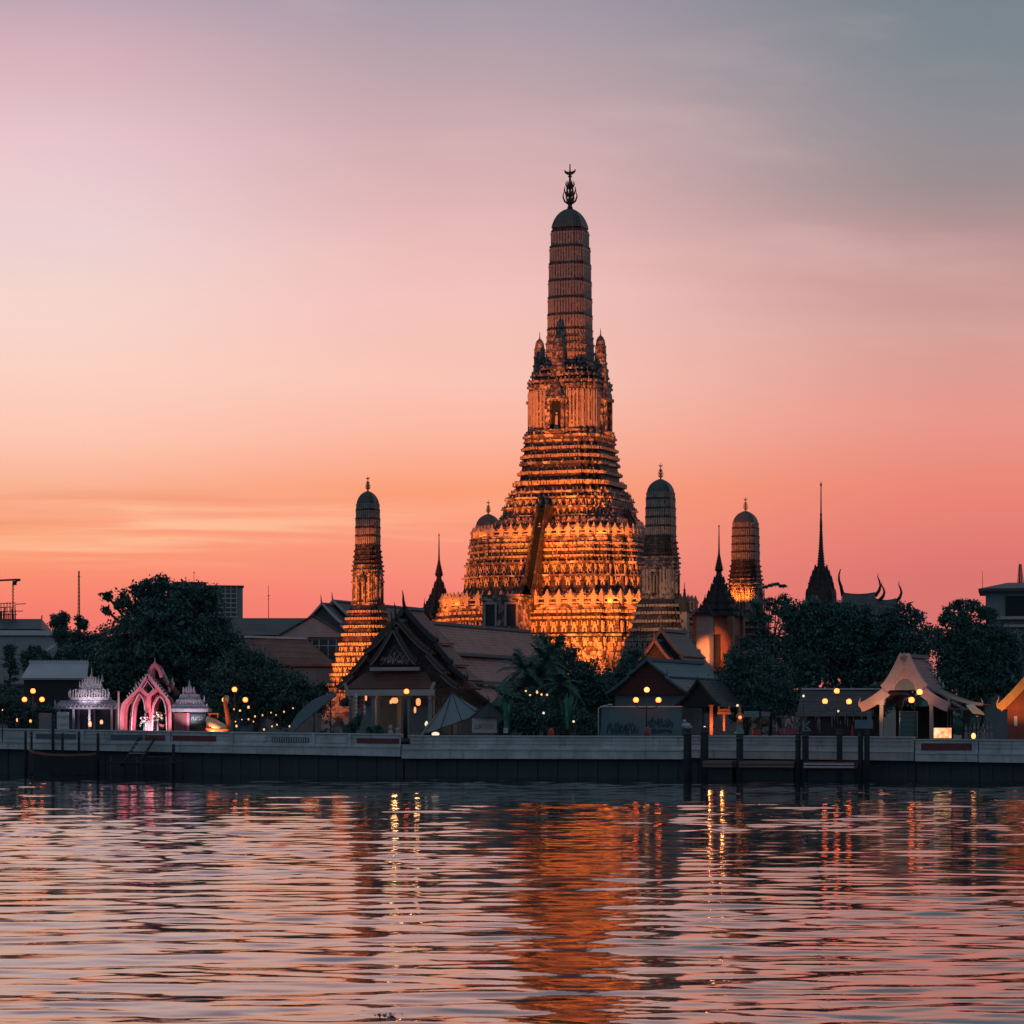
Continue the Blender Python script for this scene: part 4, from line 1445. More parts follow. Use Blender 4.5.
# curved eave wing stretching to the right of it
mb = MB()
wing = thing('eave_canopy', 'dark swept canopy roof running right from the pale pavilion', 'canopy', (PX(944, Yr + 4), Yr + 4, 0), ROT)
pts = [(lerp(-2, 4.2, i / 8), 0, zr_(682) - 2.2 * (1 - (1 - i / 8) ** 1.6)) for i in range(9)]
mb.bar(pts, .16, 5.0)
obj('roof', mb, M['slate'], wing)
mb = MB()
mb.bar([(p_[0], -2.6, p_[2] + .1) for p_ in pts], .26, .2)
horn(mb, (pts[-1][0], -2.6, pts[-1][2]), 1, .7)
obj('bargeboard', mb, M['barge_pale'], wing)
for x in (0.2, 3.4):
    mb = MB()
    mb.box((x, 1.5, (GZ + zr_(700)) / 2), (.2, .2, zr_(700) - GZ))
    obj('post', mb, M['dark'], wing)

# orange gabled hall at the right edge
Ye = 258.5
ze_ = lambda y: PZ(y, Ye)
oh = thai_hall('pavilion', 'oxide red hall with orange lit gable boards at the right edge', 'hall', (PX(1056, Ye), Ye),
               [(0.0, [(0, ze_(640), 2.6, ze_(676)), (2.4, ze_(677), 5.3, ze_(709))])], 9, (M['brown'], M['barge_orange'], M['redwall'], M['redwall']), chofa=1.0, bw=.75, bdepth=.4, teeth=False, curl=.7, p=1.12, walls=(4.7, .8))
for x in (-3.9, -2.7):
    mb = MB()
    mb.box((x, .72, ze_(721)), (.3 if x < -3 else .22, .12, .95 if x < -3 else .6))
    obj('window', mb, M['white'], oh)

# ------------------------------------------------------------------ distant and ordinary buildings on the left
Y1 = 408.0
z1_ = lambda y: PZ(y, Y1)
x1 = lambda px: PX(px, Y1)
b1 = thing('school_building', 'building with grey hipped roof, pale gable and glazed front behind the big left tree', 'building', (x1(285), Y1, 0))
ox_ = x1(285)
mb = MB()
mb.add([(x1(222) - ox_, 0, z1_(635)), (x1(318) - ox_, 0, z1_(635)), (x1(316) - ox_, 6, z1_(616.5)), (x1(230) - ox_, 6, z1_(616.5)), (x1(222) - ox_, 12, z1_(635)), (x1(318) - ox_, 12, z1_(635))], [(0, 1, 2, 3), (4, 3, 2, 5), (0, 3, 4), (1, 5, 2), (0, 4, 5, 1)])
obj('roof', mb, M['slate'], b1)
mb = MB()
mb.poly([(x1(279) - ox_, -2, z1_(637.5)), (x1(347) - ox_, -2, z1_(637.5)), (x1(314) - ox_, -2, z1_(617.5))], (0, .3, 0))
obj('gable', mb, M['cream'], b1)
mb = MB()
mb.bar([(x1(276) - ox_, 2, z1_(638.2)), (x1(314) - ox_, 2, z1_(616.0)), (x1(350) - ox_, 2, z1_(638.2))], .25, 8.6)
obj('gable_roof', mb, M['slate'], b1)
mb = MB()
mb.box((x1(318) - ox_, 3, (GZ + z1_(638)) / 2), (x1(345) - x1(290), 9.4, z1_(638) - GZ))
mb.box((x1(275) - ox_, 6, (GZ + z1_(636)) / 2), (x1(320) - x1(226), 9.0, z1_(636) - GZ))
obj('wall', mb, M['tealwall'], b1)
mb = MB()
mb.box((x1(321) - ox_, -1.76, z1_(650)), (x1(344) - x1(300), .06, z1_(640) - z1_(660)))
wn = obj('window', mb, M['glass'], b1)
mb = MB()
for px_ in (304, 313, 320, 329, 337):
    mb.box((x1(px_) - ox_, -1.85, z1_(650)), (.1, .1, z1_(640) - z1_(660)))
mb.box((x1(321) - ox_, -1.86, z1_(646)), (x1(344) - x1(300), .1, .1))
obj('window_bar', mb, M['rail'], wn)
for px_, hgt in ((257, 1.2), (268, 4.0)):
    pass
b2 = thing('red_roofed_house', 'low house with broad red brown roof and pale ridge below the grey hipped roof', 'house', (x1(285), Y1 - 14, 0))
Y2 = Y1 - 14
q = lambda px, py, dy=0: (PX(px, Y2) - ox_, dy, PZ(py, Y2))
mb = MB()
a_, b_, c_, d_ = q(238, 636, 5), q(304, 638, 5), q(336, 665, 0), q(262, 665, 0)
mb.poly([d_, c_, b_, a_], (0, .05, -.25))
mb.poly([(a_[0], 5, a_[2]), (b_[0], 5, b_[2]), (c_[0], 10, c_[2]), (d_[0], 10, d_[2])], (0, -.05, -.25))
obj('roof', mb, M['brown'], b2)
mb = MB()
mb.bar([(a_[0] - .3, 5, a_[2] + .1), (b_[0] + .1, 5, b_[2] + .1)], .3, .5)
obj('ridge_cap', mb, M['rail'], b2)
mb = MB()
mb.box(((c_[0] + d_[0]) / 2, 5, (GZ + c_[2]) / 2 - .2), (c_[0] - d_[0] - 1.2, 9, c_[2] - GZ - .4))
obj('wall', mb, M['greywall'], b2)

# apartment block
Ya = 900.0
za = lambda y: PZ(y, Ya)
ka = k_(Ya)
ap = thing('apartment_block', 'tall grey apartment block with balcony grid behind the big left tree', 'building', (PX(218, Ya), Ya, 0), radians(12))
mb = MB()
mb.box((-3, 0, (GZ + za(588)) / 2), (64 * ka, 12, za(588) - GZ))
obj('wall', mb, M['greywall'], ap)
mb = MB()
mb.box((-3, 0, za(587.4)), (66 * ka, 12.6, .8))
mb.box((-9, 1, za(585)), (10, 7, 1.6))
obj('roof_slab', mb, M['slate'], ap)
for r in range(6):
    for c in range(9):
        mb = MB()
        xx = (-22 + c * 5.6) * ka - 3.0
        z = za(592.5 + r * 4.6)
        mb.box((xx, -6.02, z), (1.15, .1, .95))
        w_ = obj('window', mb, M['glass'], ap)
mb = MB()
for r in range(7):
    mb.box((-3.0, -6.35, za(594.6 + r * 4.6)), (54 * ka, .8, .35))
for c in range(10):
    mb.box(((-24.8 + c * 5.6) * ka - 3.0, -6.3, za(603)), (.25, .7, za(588.5) - za(620)))
obj('balcony_grid', mb, M['cream'], ap)

# antennas and masts
def mast(name, label, cat, px, yt, yb, Y, wd, arms=(), lattice=False, red=False):
    t = thing(name, label, cat, (PX(px, Y), Y, 0))
    kk = k_(Y)
    mb = MB()
    zt2, zb2 = PZ(yt, Y), PZ(yb, Y)
    if lattice:
        n = 18
        for sx_, sy_ in ((-1, -1), (1, -1), (0, 1)):
            mb.tube([(sx_ * wd * .5 * kk, sy_ * wd * .5 * kk, zb2), (sx_ * wd * .18 * kk, sy_ * wd * .18 * kk, zt2)], .10 * kk * 3, 4)
        for i in range(n):
            f0, f1 = i / n, (i + 1) / n
            w0, w1 = lerp(.5, .18, f0) * wd * kk, lerp(.5, .18, f1) * wd * kk
            za_, zb_ = lerp(zb2, zt2, f0), lerp(zb2, zt2, f1)
            mb.tube([(-w0, -w0, za_), (w1, -w1, zb_)], .06 * kk * 3, 4)
            mb.tube([(w0, -w0, za_), (0, w1, zb_)], .06 * kk * 3, 4)
            mb.tube([(-w0, -w0, za_), (0, w1, zb_)], .06 * kk * 3, 4)
            mb.tube([(-w0, -w0, za_), (w0, -w0, za_)], .06 * kk * 3, 4)
    else:
        mb.tube([(0, 0, zb2), (0, 0, zt2)], [wd * .5 * kk, wd * .3 * kk], 6)
    obj('mast', mb, M['metal_dark'] if not red else M['boatred'], t)
    for (y, l0, l1, w_) in arms:
        mb = MB()
        mb.tube([(l0 * kk, 0, PZ(y, Y)), (l1 * kk, 0, PZ(y - .4, Y))], w_ * kk, 5)
        obj('antenna_arm', mb, M['metal_dark'], t)
    return t


mast('radio_mast', 'thin red lattice radio mast standing against the sky left of the big tree', 'mast', 79, 571, 640, 700, 2.6, ((573, -.8, .8, .5), (577, -1.6, 1.4, .4)), True, True)
mast('antenna', 'thin roof antenna standing between the apartment block and the left tower', 'antenna', 268.5, 585, 618, 350, 0.7, ((596, -1.4, 1.6, .3), (599, -.9, .9, .3)))
mast('antenna', 'hair thin antenna on top of the apartment block', 'antenna', 194, 571, 590, 895, 0.7, ((573, -1, 1, .3),))
mast('antenna', 'short hooked antenna beside the thin one on the apartment block', 'antenna', 186, 577, 590, 895, 0.9, ((578, -1.5, .4, .4),))
mast('antenna', 'thin rod antenna on the corner of the far right building', 'antenna', 982.5, 571, 590, 330, 0.6)
mast('radio_mast', 'small lattice mast on the roof of the far right building', 'mast', 1020, 564, 583, 330, 6.0, (), True)
cr = thing('tower_crane', 'tower crane with long jib above the roofs at the far left', 'crane', (PX(13, 600), 600, 0))
kc = k_(600)
mb = MB()
mb.tube([(0, 0, PZ(628, 600)), (0, 0, PZ(581, 600))], .13, 5)
for i in range(14):
    z = PZ(628 - i * 3.3, 600)
    mb.tube([(-.24, 0, z), (.24, 0, z + .6)], .05, 4)
obj('tower', mb, M['metal_dark'], cr)
mb = MB()
mb.tube([(-26 * kc, 0, PZ(581, 600)), (6 * kc, 0, PZ(579.6, 600))], .22, 5)
mb.tube([(0, 0, PZ(585, 600)), (5 * kc, 0, PZ(580, 600))], .2, 5)
mb.box((5 * kc, 0, PZ(580, 600)), (1.0, .8, .5))
obj('jib', mb, M['metal_dark'], cr)
mb = MB()
mb.box((.4, 0, PZ(583, 600)), (.7, .7, .9))
obj('cab', mb, M['dark'], cr)
an = thing('antenna_rack', 'rack of roof aerials beside the crane mast at the far left', 'antenna', (PX(8, 420), 420, 0))
ka2 = k_(420)
mb = MB()
for x in (-7, -4, -1, 2, 5, 7):
    mb.tube([(x * ka2, 0, PZ(628, 420)), (x * ka2, 0, PZ(602 + abs(x) * .3, 420))], .07, 4)
obj('pole', mb, M['metal_dark'], an)
mb = MB()
for y, a, b in ((603.5, -10, 8), (604.2, 8, 18), (607.5, -9, 6), (611.5, -8, 15), (615, -8, 9)):
    mb.tube([(a * ka2, 0, PZ(y, 420)), (b * ka2, 0, PZ(y - .5, 420))], .06, 4)
for i in range(10):
    mb.box(((-8 + i * 1.7) * ka2, 0, PZ(616 + (i % 3) * 1.5, 420)), (.14, .14, 1.5 + (i % 4) * .4))
obj('aerial_bar', mb, M['metal_dark'], an)
hb = thing('house', 'dark hip roofed house at the far left skyline', 'house', (PX(10, 415), 415, 0))
mb = MB()
kx = k_(415)
mb.add([(-40 * kx, 0, PZ(629, 415)), (31 * kx, 0, PZ(629, 415)), (26 * kx, 5, PZ(617.6, 415)), (-30 * kx, 5, PZ(617.6, 415)), (-40 * kx, 10, PZ(629, 415)), (31 * kx, 10, PZ(629, 415))], [(0, 1, 2, 3), (4, 3, 2, 5), (0, 3, 4), (1, 5, 2), (0, 4, 5, 1)])
obj('roof', mb, M['slate'], hb)
mb = MB()
mb.box((-5 * kx, 5, (GZ + PZ(629, 415)) / 2 - .02), (64 * kx, 8.5, PZ(629, 415) - GZ))
obj('wall', mb, M['greywall'], hb)
mb = MB()
mb.tube([(26 * kx, 5, PZ(618, 415)), (26.4 * kx, 5, PZ(614, 415))], .1, 5)
obj('roof_finial', mb, M['metal_dark'], hb)
# pale big-roofed hall at far left
Yg = 350.0
zg = lambda y: PZ(y, Yg)
kg = k_(Yg)
hl = thing('hall', 'big hall with grey sloping roof and pale ridge band at the far left', 'hall', (PX(10, Yg), Yg, 0))
mb = MB()
mb.poly([(-60 * kg, -1, zg(684)), (30 * kg, -1, zg(684)), (46 * kg, 6, zg(634)), (-60 * kg, 6, zg(634))], (0, .2, -.3))
mb.poly([(-60 * kg, 13, zg(684)), (30 * kg, 13, zg(684)), (46 * kg, 6, zg(634)), (-60 * kg, 6, zg(634))], (0, -.2, -.3))
obj('roof', mb, mat('dull_grey_roof', (0.20, 0.21, 0.23), (0.15, 0.16, 0.18), 0.6, .8), hl)
mb = MB()
mb.bar([(-60 * kg, 6, zg(631.3)), (45 * kg, 6, zg(631.3))], .62, .8)
obj('ridge_band', mb, M['rail'], hl)
mb = MB()
mb.bar([(50 * kg, 3, zg(638)), (34 * kg, 2.2, zg(649.5))], .3, .3)
obj('bargeboard', mb, M['rail'], hl)
mb = MB()
mb.box((-16 * kg, 6, (GZ + zg(684)) / 2), (86 * kg, 12, zg(684) - GZ))
obj('wall', mb, M['greywall'], hl)
# low lilac-roofed house
Yl = 312.0
zl = lambda y: PZ(y, Yl)
kl = k_(Yl)
lh = thing('house', 'low house with pale lilac roof and crenellated ridge behind the left lamp cluster', 'house', (PX(53, Yl), Yl, 0))
mb = MB()
mb.poly([(-32 * kl, 0, zl(678)), (34 * kl, 0, zl(678)), (31 * kl, 3.4, zl(662)), (-28 * kl, 3.4, zl(662))], (0, .1, -.2))
mb.poly([(-32 * kl, 7, zl(678)), (34 * kl, 7, zl(678)), (31 * kl, 3.4, zl(662)), (-28 * kl, 3.4, zl(662))], (0, -.1, -.2))
lr = obj('roof', mb, M['paleroof'], lh)
mb = MB()
mb.bar([(-29 * kl, 3.4, zl(661.6)), (31 * kl, 3.4, zl(661.6))], .2, .3)
for i in range(26):
    mb.box(((-28.5 + i * 2.34) * kl, 3.4, zl(660.4)), (.13, .2, .22))
obj('ridge_crest', mb, M['rail'], lr)
mb = MB()
mb.box((0, 3.5, (GZ + zl(678)) / 2 - .1), (60 * kl, 6, zl(678) - GZ - .2))
obj('wall', mb, M['dark'], lh)
# far right building
Yb_ = 330.0
zb_ = lambda y: PZ(y, Yb_)
kb = k_(Yb_)
fr = thing('office_building', 'grey flat sided building with overhanging roof at the far right skyline', 'building', (PX(1015, Yb_), Yb_, 0), radians(-10.5))
mb = MB()
mb.box((20 * kb, 5, (GZ + zb_(591)) / 2), (98 * kb, 10, zb_(591) - GZ))
obj('wall', mb, M['greywall'], fr)
mb = MB()
mb.box((18 * kb, 5, zb_(590)), (108 * kb, 12, .35))
mb.poly([(-35 * kb, -1, zb_(588.6)), (70 * kb, -1, zb_(588.6)), (55 * kb, 5, zb_(580.5)), (-8 * kb, 5, zb_(580.5))], (0, .3, -.1))
mb.poly([(-35 * kb, 11, zb_(588.6)), (70 * kb, 11, zb_(588.6)), (55 * kb, 5, zb_(580.5)), (-8 * kb, 5, zb_(580.5))], (0, -.3, -.1))
mb.poly([(-35 * kb, -1, zb_(588.6)), (-35 * kb, 11, zb_(588.6)), (-8 * kb, 5, zb_(580.5))], (0.1, 0, -.1))
obj('roof', mb, M['slate'], fr)
mb = MB()
mb.box((4 * kb, -.02, zb_(606)), (26 * kb, .12, zb_(596) - zb_(616)))
wn = obj('window', mb, M['void'], fr)
mb = MB()
for x in (-9, -2, 4, 11, 17):
    mb.box((x * kb, -.1, zb_(606)), (.1, .1, zb_(596) - zb_(616)))
obj('window_bar', mb, M['dark'], wn)
mb = MB()
mb.box((18 * kb, -.4, zb_(618)), (104 * kb, 1.0, .35))
mb.box((18 * kb, -.3, zb_(626)), (104 * kb, .8, .3))
obj('ledge', mb, M['cream'], fr)

# ------------------------------------------------------------------ vegetation
def leaves_mesh(name, centers, sizes, seed, aspect=.55, up=.3, mat_=None):
    r = np.random.default_rng(seed)
    n = len(centers)
    d = r.normal(size=(n, 3))
    d[:, 2] += up
    d /= np.linalg.norm(d, axis=1)[:, None]
    a = r.normal(size=(n, 3))
    u = np.cross(d, a)
    u /= np.linalg.norm(u, axis=1)[:, None]
    w = np.cross(d, u)
    s = sizes[:, None]
    v = np.stack([centers - u * s, centers - w * s * aspect + d * s * .12, centers + u * s, centers + w * s * aspect + d * s * .12], 1).reshape(-1, 3).astype(np.float32)
    me = bpy.data.meshes.new(name)
    me.vertices.add(4 * n)
    me.vertices.foreach_set('co', v.ravel())
    me.loops.add(4 * n)
    me.loops.foreach_set('vertex_index', np.arange(4 * n, dtype=np.int32))
    me.polygons.add(n)
    me.polygons.foreach_set('loop_start', np.arange(n, dtype=np.int32) * 4)
    me.update(calc_edges=True)
    me.materials.append(mat_)
    return me


def tree(label, px, Y, blobs, n, lsize=.26, seed=1, m='leaf', name='tree', clump=.62, depth=.75, trunk=.35, group=None, dense=1.0):
    n, lsize = int(n * 1.9), lsize * .68
    clump *= .86
    """blobs: (px, py, radius px[, ry]) lobes of the crown in the tree's own depth"""
    r = np.random.default_rng(seed)
    X0 = PX(px, Y)
    t = thing(name, label, 'tree' if name != 'bush' else 'bush', (X0, Y, GZ), 0, group)
    kk = k_(Y)
    cs, ss, lob = [], [], []
    area = sum(b[2] ** 2 for b in blobs)
    for b in blobs:
        bx, bz, br = PX(b[0], Y) - X0, PZ(b[1], Y) - GZ, b[2] * kk
        ry = (b[3] if len(b) > 3 else b[2]) * kk
        by = r.uniform(-.35, .35) * br
        lob.append((bx, by, bz, br, ry))
        nb = int(n * b[2] ** 2 / area)
        ncl = max(6, int(nb / 46))
        dv = r.normal(size=(ncl, 3))
        dv /= np.linalg.norm(dv, axis=1)[:, None]
        rad = r.uniform(.15, 1.0, ncl) ** .42
        c = dv * rad[:, None] * np.array([br, br * depth, ry])
        idx = r.integers(0, ncl, nb)
        p_ = c[idx] + r.normal(size=(nb, 3)) * np.array([clump, clump, clump * .7]) * min(1.0, br / 2.2 + .25)
        cs.append(p_ + np.array([bx, by, bz]))
        ss.append(r.uniform(.6, 1.35, nb) * lsize)
        # inner, larger leaves so the heart of the crown is closed
        ni = int(nb * .2 * dense)
        dv = r.normal(size=(ni, 3))
        dv /= np.linalg.norm(dv, axis=1)[:, None]
        p_ = dv * (r.uniform(0, 1, ni) ** .5)[:, None] * np.array([br * .74, br * depth * .7, ry * .74])
        cs.append(p_ + np.array([bx, by, bz]))
        ss.append(r.uniform(.9, 1.6, ni) * lsize * 1.7)
    C_ = np.concatenate(cs)
    S_ = np.concatenate(ss)
    keep = C_[:, 2] > .3
    me = leaves_mesh('crown', C_[keep], S_[keep], seed + 7, mat_=M[m])
    o = bpy.data.objects.new('crown', me)
    COL.objects.link(o)
    o.parent = t
    mb = MB()
    zc = np.mean([l_[2] for l_ in lob])
    top = (np.mean([l_[0] for l_ in lob]) * .4, 0, zc * .62)
    mb.tube([(0, 0, -.2), (.12, .05, zc * .25), top], [trunk, trunk * .82, trunk * .62], 8)
    for l_ in lob:
        if l_[4] < .3 and l_ is not lob[-1]:
            continue
        mid = ((top[0] + l_[0]) / 2 + r.uniform(-.3, .3), l_[1] / 2, (top[2] + l_[2]) / 2)
        end = (l_[0], l_[1], l_[2])
        mb.tube([top, mid, end, (l_[0] + r.uniform(-.4, .4) * l_[3], l_[1], l_[2] + l_[4] * .6)], [trunk * .55, trunk * .38, trunk * .22, .04], 6)
    obj('trunk', mb, M['bark'], t)
    return t


tree('big broad leaved tree with ragged crown in front of the apartment block at left', 168, 318,
     [(165, 640, 44), (150, 612, 28), (185, 612, 28), (155, 590, 11), (164, 584, 8), (136, 590, 9), (124, 598, 8), (108, 597, 6), (106, 610, 5), (118, 604, 6), (205, 600, 17), (210, 632, 28), (128, 640, 28), (120, 668, 32), (195, 668, 40), (150, 680, 38), (230, 650, 19), (176, 592, 13), (190, 594, 10), (146, 584, 5), (212, 592, 9)], 17000, .30, 3, 'leaf', clump=.55, trunk=.55)
tree('spreading tree sloping down to the right behind the fairy lights', 255, 308,
     [(240, 672, 25), (262, 684, 25), (285, 692, 23), (302, 697, 18), (225, 690, 28), (250, 705, 22), (280, 708, 22), (316, 704, 13), (255, 661, 13), (240, 654, 10), (272, 672, 12), (322, 690, 8)], 10000, .24, 5, 'leaf2', clump=.5)
tree('round topped small tree beside the radio mast at left', 61, 345, [(60, 624, 9), (62, 618, 7), (56, 622, 7), (66, 640, 12), (60, 634, 9)], 1700, .24, 11, 'leaf2', clump=.35, trunk=.2)
tree('small bushy tree directly under the radio mast', 80, 340, [(80, 622, 6), (84, 626, 6), (78, 640, 11), (90, 645, 13), (100, 640, 10), (75, 652, 12)], 2400, .24, 12, 'leaf', clump=.4, trunk=.2)
tree('dark tree behind the pink arch and the white shrine', 105, 322, [(100, 665, 22), (88, 660, 18), (112, 690, 24), (80, 690, 20), (125, 705, 20), (95, 710, 18), (70, 655, 10)], 6000, .28, 13, 'leaf')
tree('rounded tree in front of the big grey roof at far left', 34, 330, [(34, 654, 10), (28, 660, 9), (42, 660, 9), (36, 668, 11)], 1800, .24, 14, 'leaf2', clump=.35, trunk=.2)


def conifer(label, px, Y, ytop, wpx, seed):
    r = np.random.default_rng(seed)
    t = thing('conifer', label, 'tree', (PX(px, Y), Y, GZ))
    h = PZ(ytop, Y) - GZ
    kk = k_(Y)
    cs, ss = [], []
    mb = MB()
    mb.tube([(0, 0, -.2), (0, 0, h)], [.25, .03], 6)
    for i in range(64):
        f = r.uniform(.0, .97)
        z = h * f
        ln = wpx * kk * (1.02 - f) * r.uniform(.7, 1.1)
        a = r.uniform(0, 2 * pi)
        mb.tube([(0, 0, z), (cos(a) * ln * .6, sin(a) * ln * .6, z + ln * .12), (cos(a) * ln, sin(a) * ln, z + ln * .02)], [.05, .03, .01], 4)
        m_n = 90
        g = r.uniform(.1, 1, m_n)
        p_ = np.stack([cos(a) * ln * g, sin(a) * ln * g, z + ln * .12 * np.sin(g * 2.2)], 1) + r.normal(size=(m_n, 3)) * np.array([.22, .22, .12])
        cs.append(p_)
        ss.append(r.uniform(.12, .26, m_n))
    me = leaves_mesh('crown', np.concatenate(cs), np.concatenate(ss), seed, .3, .1, M['leaf3'])
    o = bpy.data.objects.new('crown', me)
    COL.objects.link(o)
    o.parent = t
    obj('trunk', mb, M['bark'], t)


conifer('dark drooping conifer at the left edge in front of the big grey roof', 10, 302, 643, 30, 21)
tree('dark bushy shrub mass under the conifer at left', 20, 300, [(5, 705, 18), (25, 712, 14), (-12, 700, 20), (60, 712, 10), (44, 714, 10)], 2600, .22, 22, 'leaf', name='bush', clump=.4, trunk=.12)
# centre
tree('rounded tree between the palms and the teal hoarding', 592, 300, [(585, 672, 15), (575, 690, 20), (602, 690, 19), (560, 665, 12), (596, 708, 20), (565, 712, 20), (570, 655, 10), (612, 704, 12)], 6000, .22, 31, 'leaf', clump=.42)
tree('tree at the foot of the great tower behind the red gable', 628, 308, [(630, 668, 15), (618, 684, 17), (640, 680, 17), (625, 702, 18), (645, 700, 14), (634, 656, 8)], 4600, .22, 32, 'leaf2', clump=.42)
tree('slender tree screening the glow at the right foot of the great tower', 596, 345, [(600, 690, 16), (560, 640, 7), (545, 640, 8), (553, 655, 16), (575, 668, 12)], 2600, .2, 33, 'leaf2', clump=.4, trunk=.2)
tree('leafy tree behind the palms hiding the foot of the salmon roof', 536, 288, [(540, 668, 17), (528, 688, 18), (548, 690, 20), (512, 706, 14), (540, 710, 18), (560, 700, 14), (548, 652, 9)], 4600, .22, 52, 'leaf2', clump=.42)
# right group
tree('dense low tree behind the piles right of the grey shed', 745, 292, [(740, 678, 22), (722, 690, 17), (765, 690, 24), (745, 702, 22), (790, 700, 18), (715, 704, 13), (733, 662, 10), (752, 660, 11), (775, 672, 16)], 7200, .22, 41, 'leaf2', clump=.42)
tree('open crowned tree with see through branches beside the far corner tower', 770, 330, [(770, 604, 8), (757, 606, 7), (783, 602, 8), (764, 618, 9), (776, 612, 6), (752, 618, 5), (788, 612, 8), (766, 640, 13), (745, 645, 9), (758, 655, 10), (760, 632, 6), (735, 652, 6), (770, 585.5, 3, .6), (776, 584.5, 3.5, .6), (783, 586, 4, .6), (764, 587, 3, .6)], 3600, .2, 42, 'leaf2', clump=.32, dense=.5, trunk=.25)
tree('huge dark tree mass under the black spire', 838, 318, [(815, 640, 38), (850, 632, 36), (880, 640, 32), (800, 618, 20), (835, 616, 18), (860, 618, 16), (890, 620, 15), (905, 628, 17), (790, 650, 26), (910, 650, 26), (850, 670, 40), (805, 680, 32), (895, 680, 32), (785, 615, 9), (925, 635, 9), (918, 618, 7), (908, 609, 6), (916, 613, 5), (930, 645, 7), (812, 603, 9), (900, 608, 7)], 15500, .28, 43, 'leaf', clump=.52, trunk=.55)
tree('tall ragged tree in front of the far right building', 965, 305, [(960, 625, 17), (975, 640, 23), (950, 645, 18), (985, 660, 26), (955, 668, 24), (948, 615, 7), (958, 606, 7), (971, 607, 8), (982, 612, 8), (990, 616, 7), (1000, 640, 15), (1010, 650, 17), (975, 690, 24), (1005, 680, 22), (940, 690, 17), (938, 632, 6), (944, 622, 5)], 11000, .26, 44, 'leaf', clump=.46, trunk=.4)
tree('dark tree running out of the picture at the right edge', 1045, 312, [(1040, 655, 24), (1060, 670, 28), (1030, 690, 20), (1070, 640, 18)], 4000, .26, 45, 'leaf')
# far wooded strip closing the horizon
r_ = np.random.default_rng(77)
nf = 26000
fx = r_.uniform(-260, 260, nf)
fy = r_.uniform(520, 600, nf)
tops = 9 + 4 * np.sin(fx * .07) + 3 * np.sin(fx * .19 + 1) + 2 * np.sin(fx * .43)
fz = GZ + r_.uniform(0, 1, nf) ** .8 * tops
me = leaves_mesh('far_trees', np.stack([fx, fy, fz], 1), r_.uniform(.8, 1.6, nf), 5, .6, .3, M['leaf'])
fo = bpy.data.objects.new('far_trees', me)
COL.objects.link(fo)
tag(fo, kind='stuff')


def palm(label, px, Y, ycrown, rpx, nf_, seed, m='palmleaf', trunk_r=.2, group=None, droop=.55, fan=False, name='palm_tree'):
    r = random.Random(seed)
    t = thing(name, label, 'palm' if name == 'palm_tree' else 'plant', (PX(px, Y), Y, GZ), 0, group)
    h = PZ(ycrown, Y) - GZ
    R = rpx * k_(Y)
    if h > .8:
        mb = MB()
        mb.tube([(0, 0, -.2), (.1, 0, h * .5), (0, 0, h)], [trunk_r * 1.3, trunk_r, trunk_r * .9], 8)
        obj('trunk', mb, M['bark'], t)
    for i in range(nf_):
        mb = MB()
        a = 2 * pi * i / nf_ + r.uniform(-.25, .25)
        e = r.uniform(-.35, 1.25)
        ln = R * r.uniform(.8, 1.1)
        pts = []
        for j in range(9):
            f = j / 8
            rr2 = ln * f * cos(e) * (1 - .1 * f)
            z = ln * (f * sin(e) - droop * f * f * (1 - max(0, sin(e)) * .55))
            pts.append(Vector((cos(a) * rr2, sin(a) * rr2, h + z)))
        mb.tube(pts, [.045] * 8 + [.01], 4)
        sd = Vector((-sin(a), cos(a), 0))
        for j in range(1, 9):
            for s_ in (-1, 1):
                for hlf in (0, .5):
                    if j == 8 and hlf:
                        continue
                    b = pts[j].lerp(pts[min(j + 1, 8)], hlf)
                    dr = (pts[j] - pts[j - 1]).normalized()
                    l_ = ln * .30 * (1.05 - .75 * abs(j / 8 - .4))
                    tip = b + sd * s_ * l_ * .75 + dr * l_ * .6 + Vector((0, 0, -l_ * r.uniform(.15, .45)))
                    wv = dr * (.07 * ln * .35 + .03)
                    mb.add([b - wv, b + wv, tip], [(0, 1, 2)])
        obj('frond', mb, M[m], t)
    return t


palm('tallest palm with broad dark crown beside the long salmon roof', 545, 284, 661, 36, 20, 1)
palm('leaning left palm of the clump with fronds over the salmon roof', 524, 282, 670, 34, 18, 2)
palm('low bright palm at the left end of the clump', 505, 278, 697, 26, 16, 3, 'palmleaf')
palm('palm at the right of the clump in front of the rounded tree', 560, 280, 684, 30, 16, 4)
palm('short palm half hidden in the middle of the clump', 530, 277, 704, 24, 14, 6)


def blade_plant(label, px, Y, yt, n, seed, wd=10):
    r = random.Random(seed)
    t = thing('agave_plant', label, 'plant', (PX(px, Y), Y, GZ))
    h = PZ(yt, Y) - GZ
    mb = MB()
    for i in range(n):
        a = r.uniform(0, 2 * pi)
        sp = r.uniform(.1, 1.0) * wd * k_(Y)
        hh = h * r.uniform(.65, 1.0)
        b = Vector((cos(a) * .25, sin(a) * .25, h * .25))
        md = Vector((cos(a) * sp * .5, sin(a) * sp * .5, h * .25 + (hh - h * .25) * .6))
        tp_ = Vector((cos(a) * sp, sin(a) * sp, hh))
        s_ = Vector((-sin(a), cos(a), 0)) * .14
        mb.add([b - s_, b + s_, md + s_, tp_, md - s_], [(0, 1, 2, 4), (4, 2, 3)])
    obj('leaf_blades', mb, M['palmbright'], t)
    mb = MB()
    mb.tube([(0, 0, -.1), (0, 0, h * .4)], [.3, .2], 7)
    obj('stem', mb, M['bark'], t)


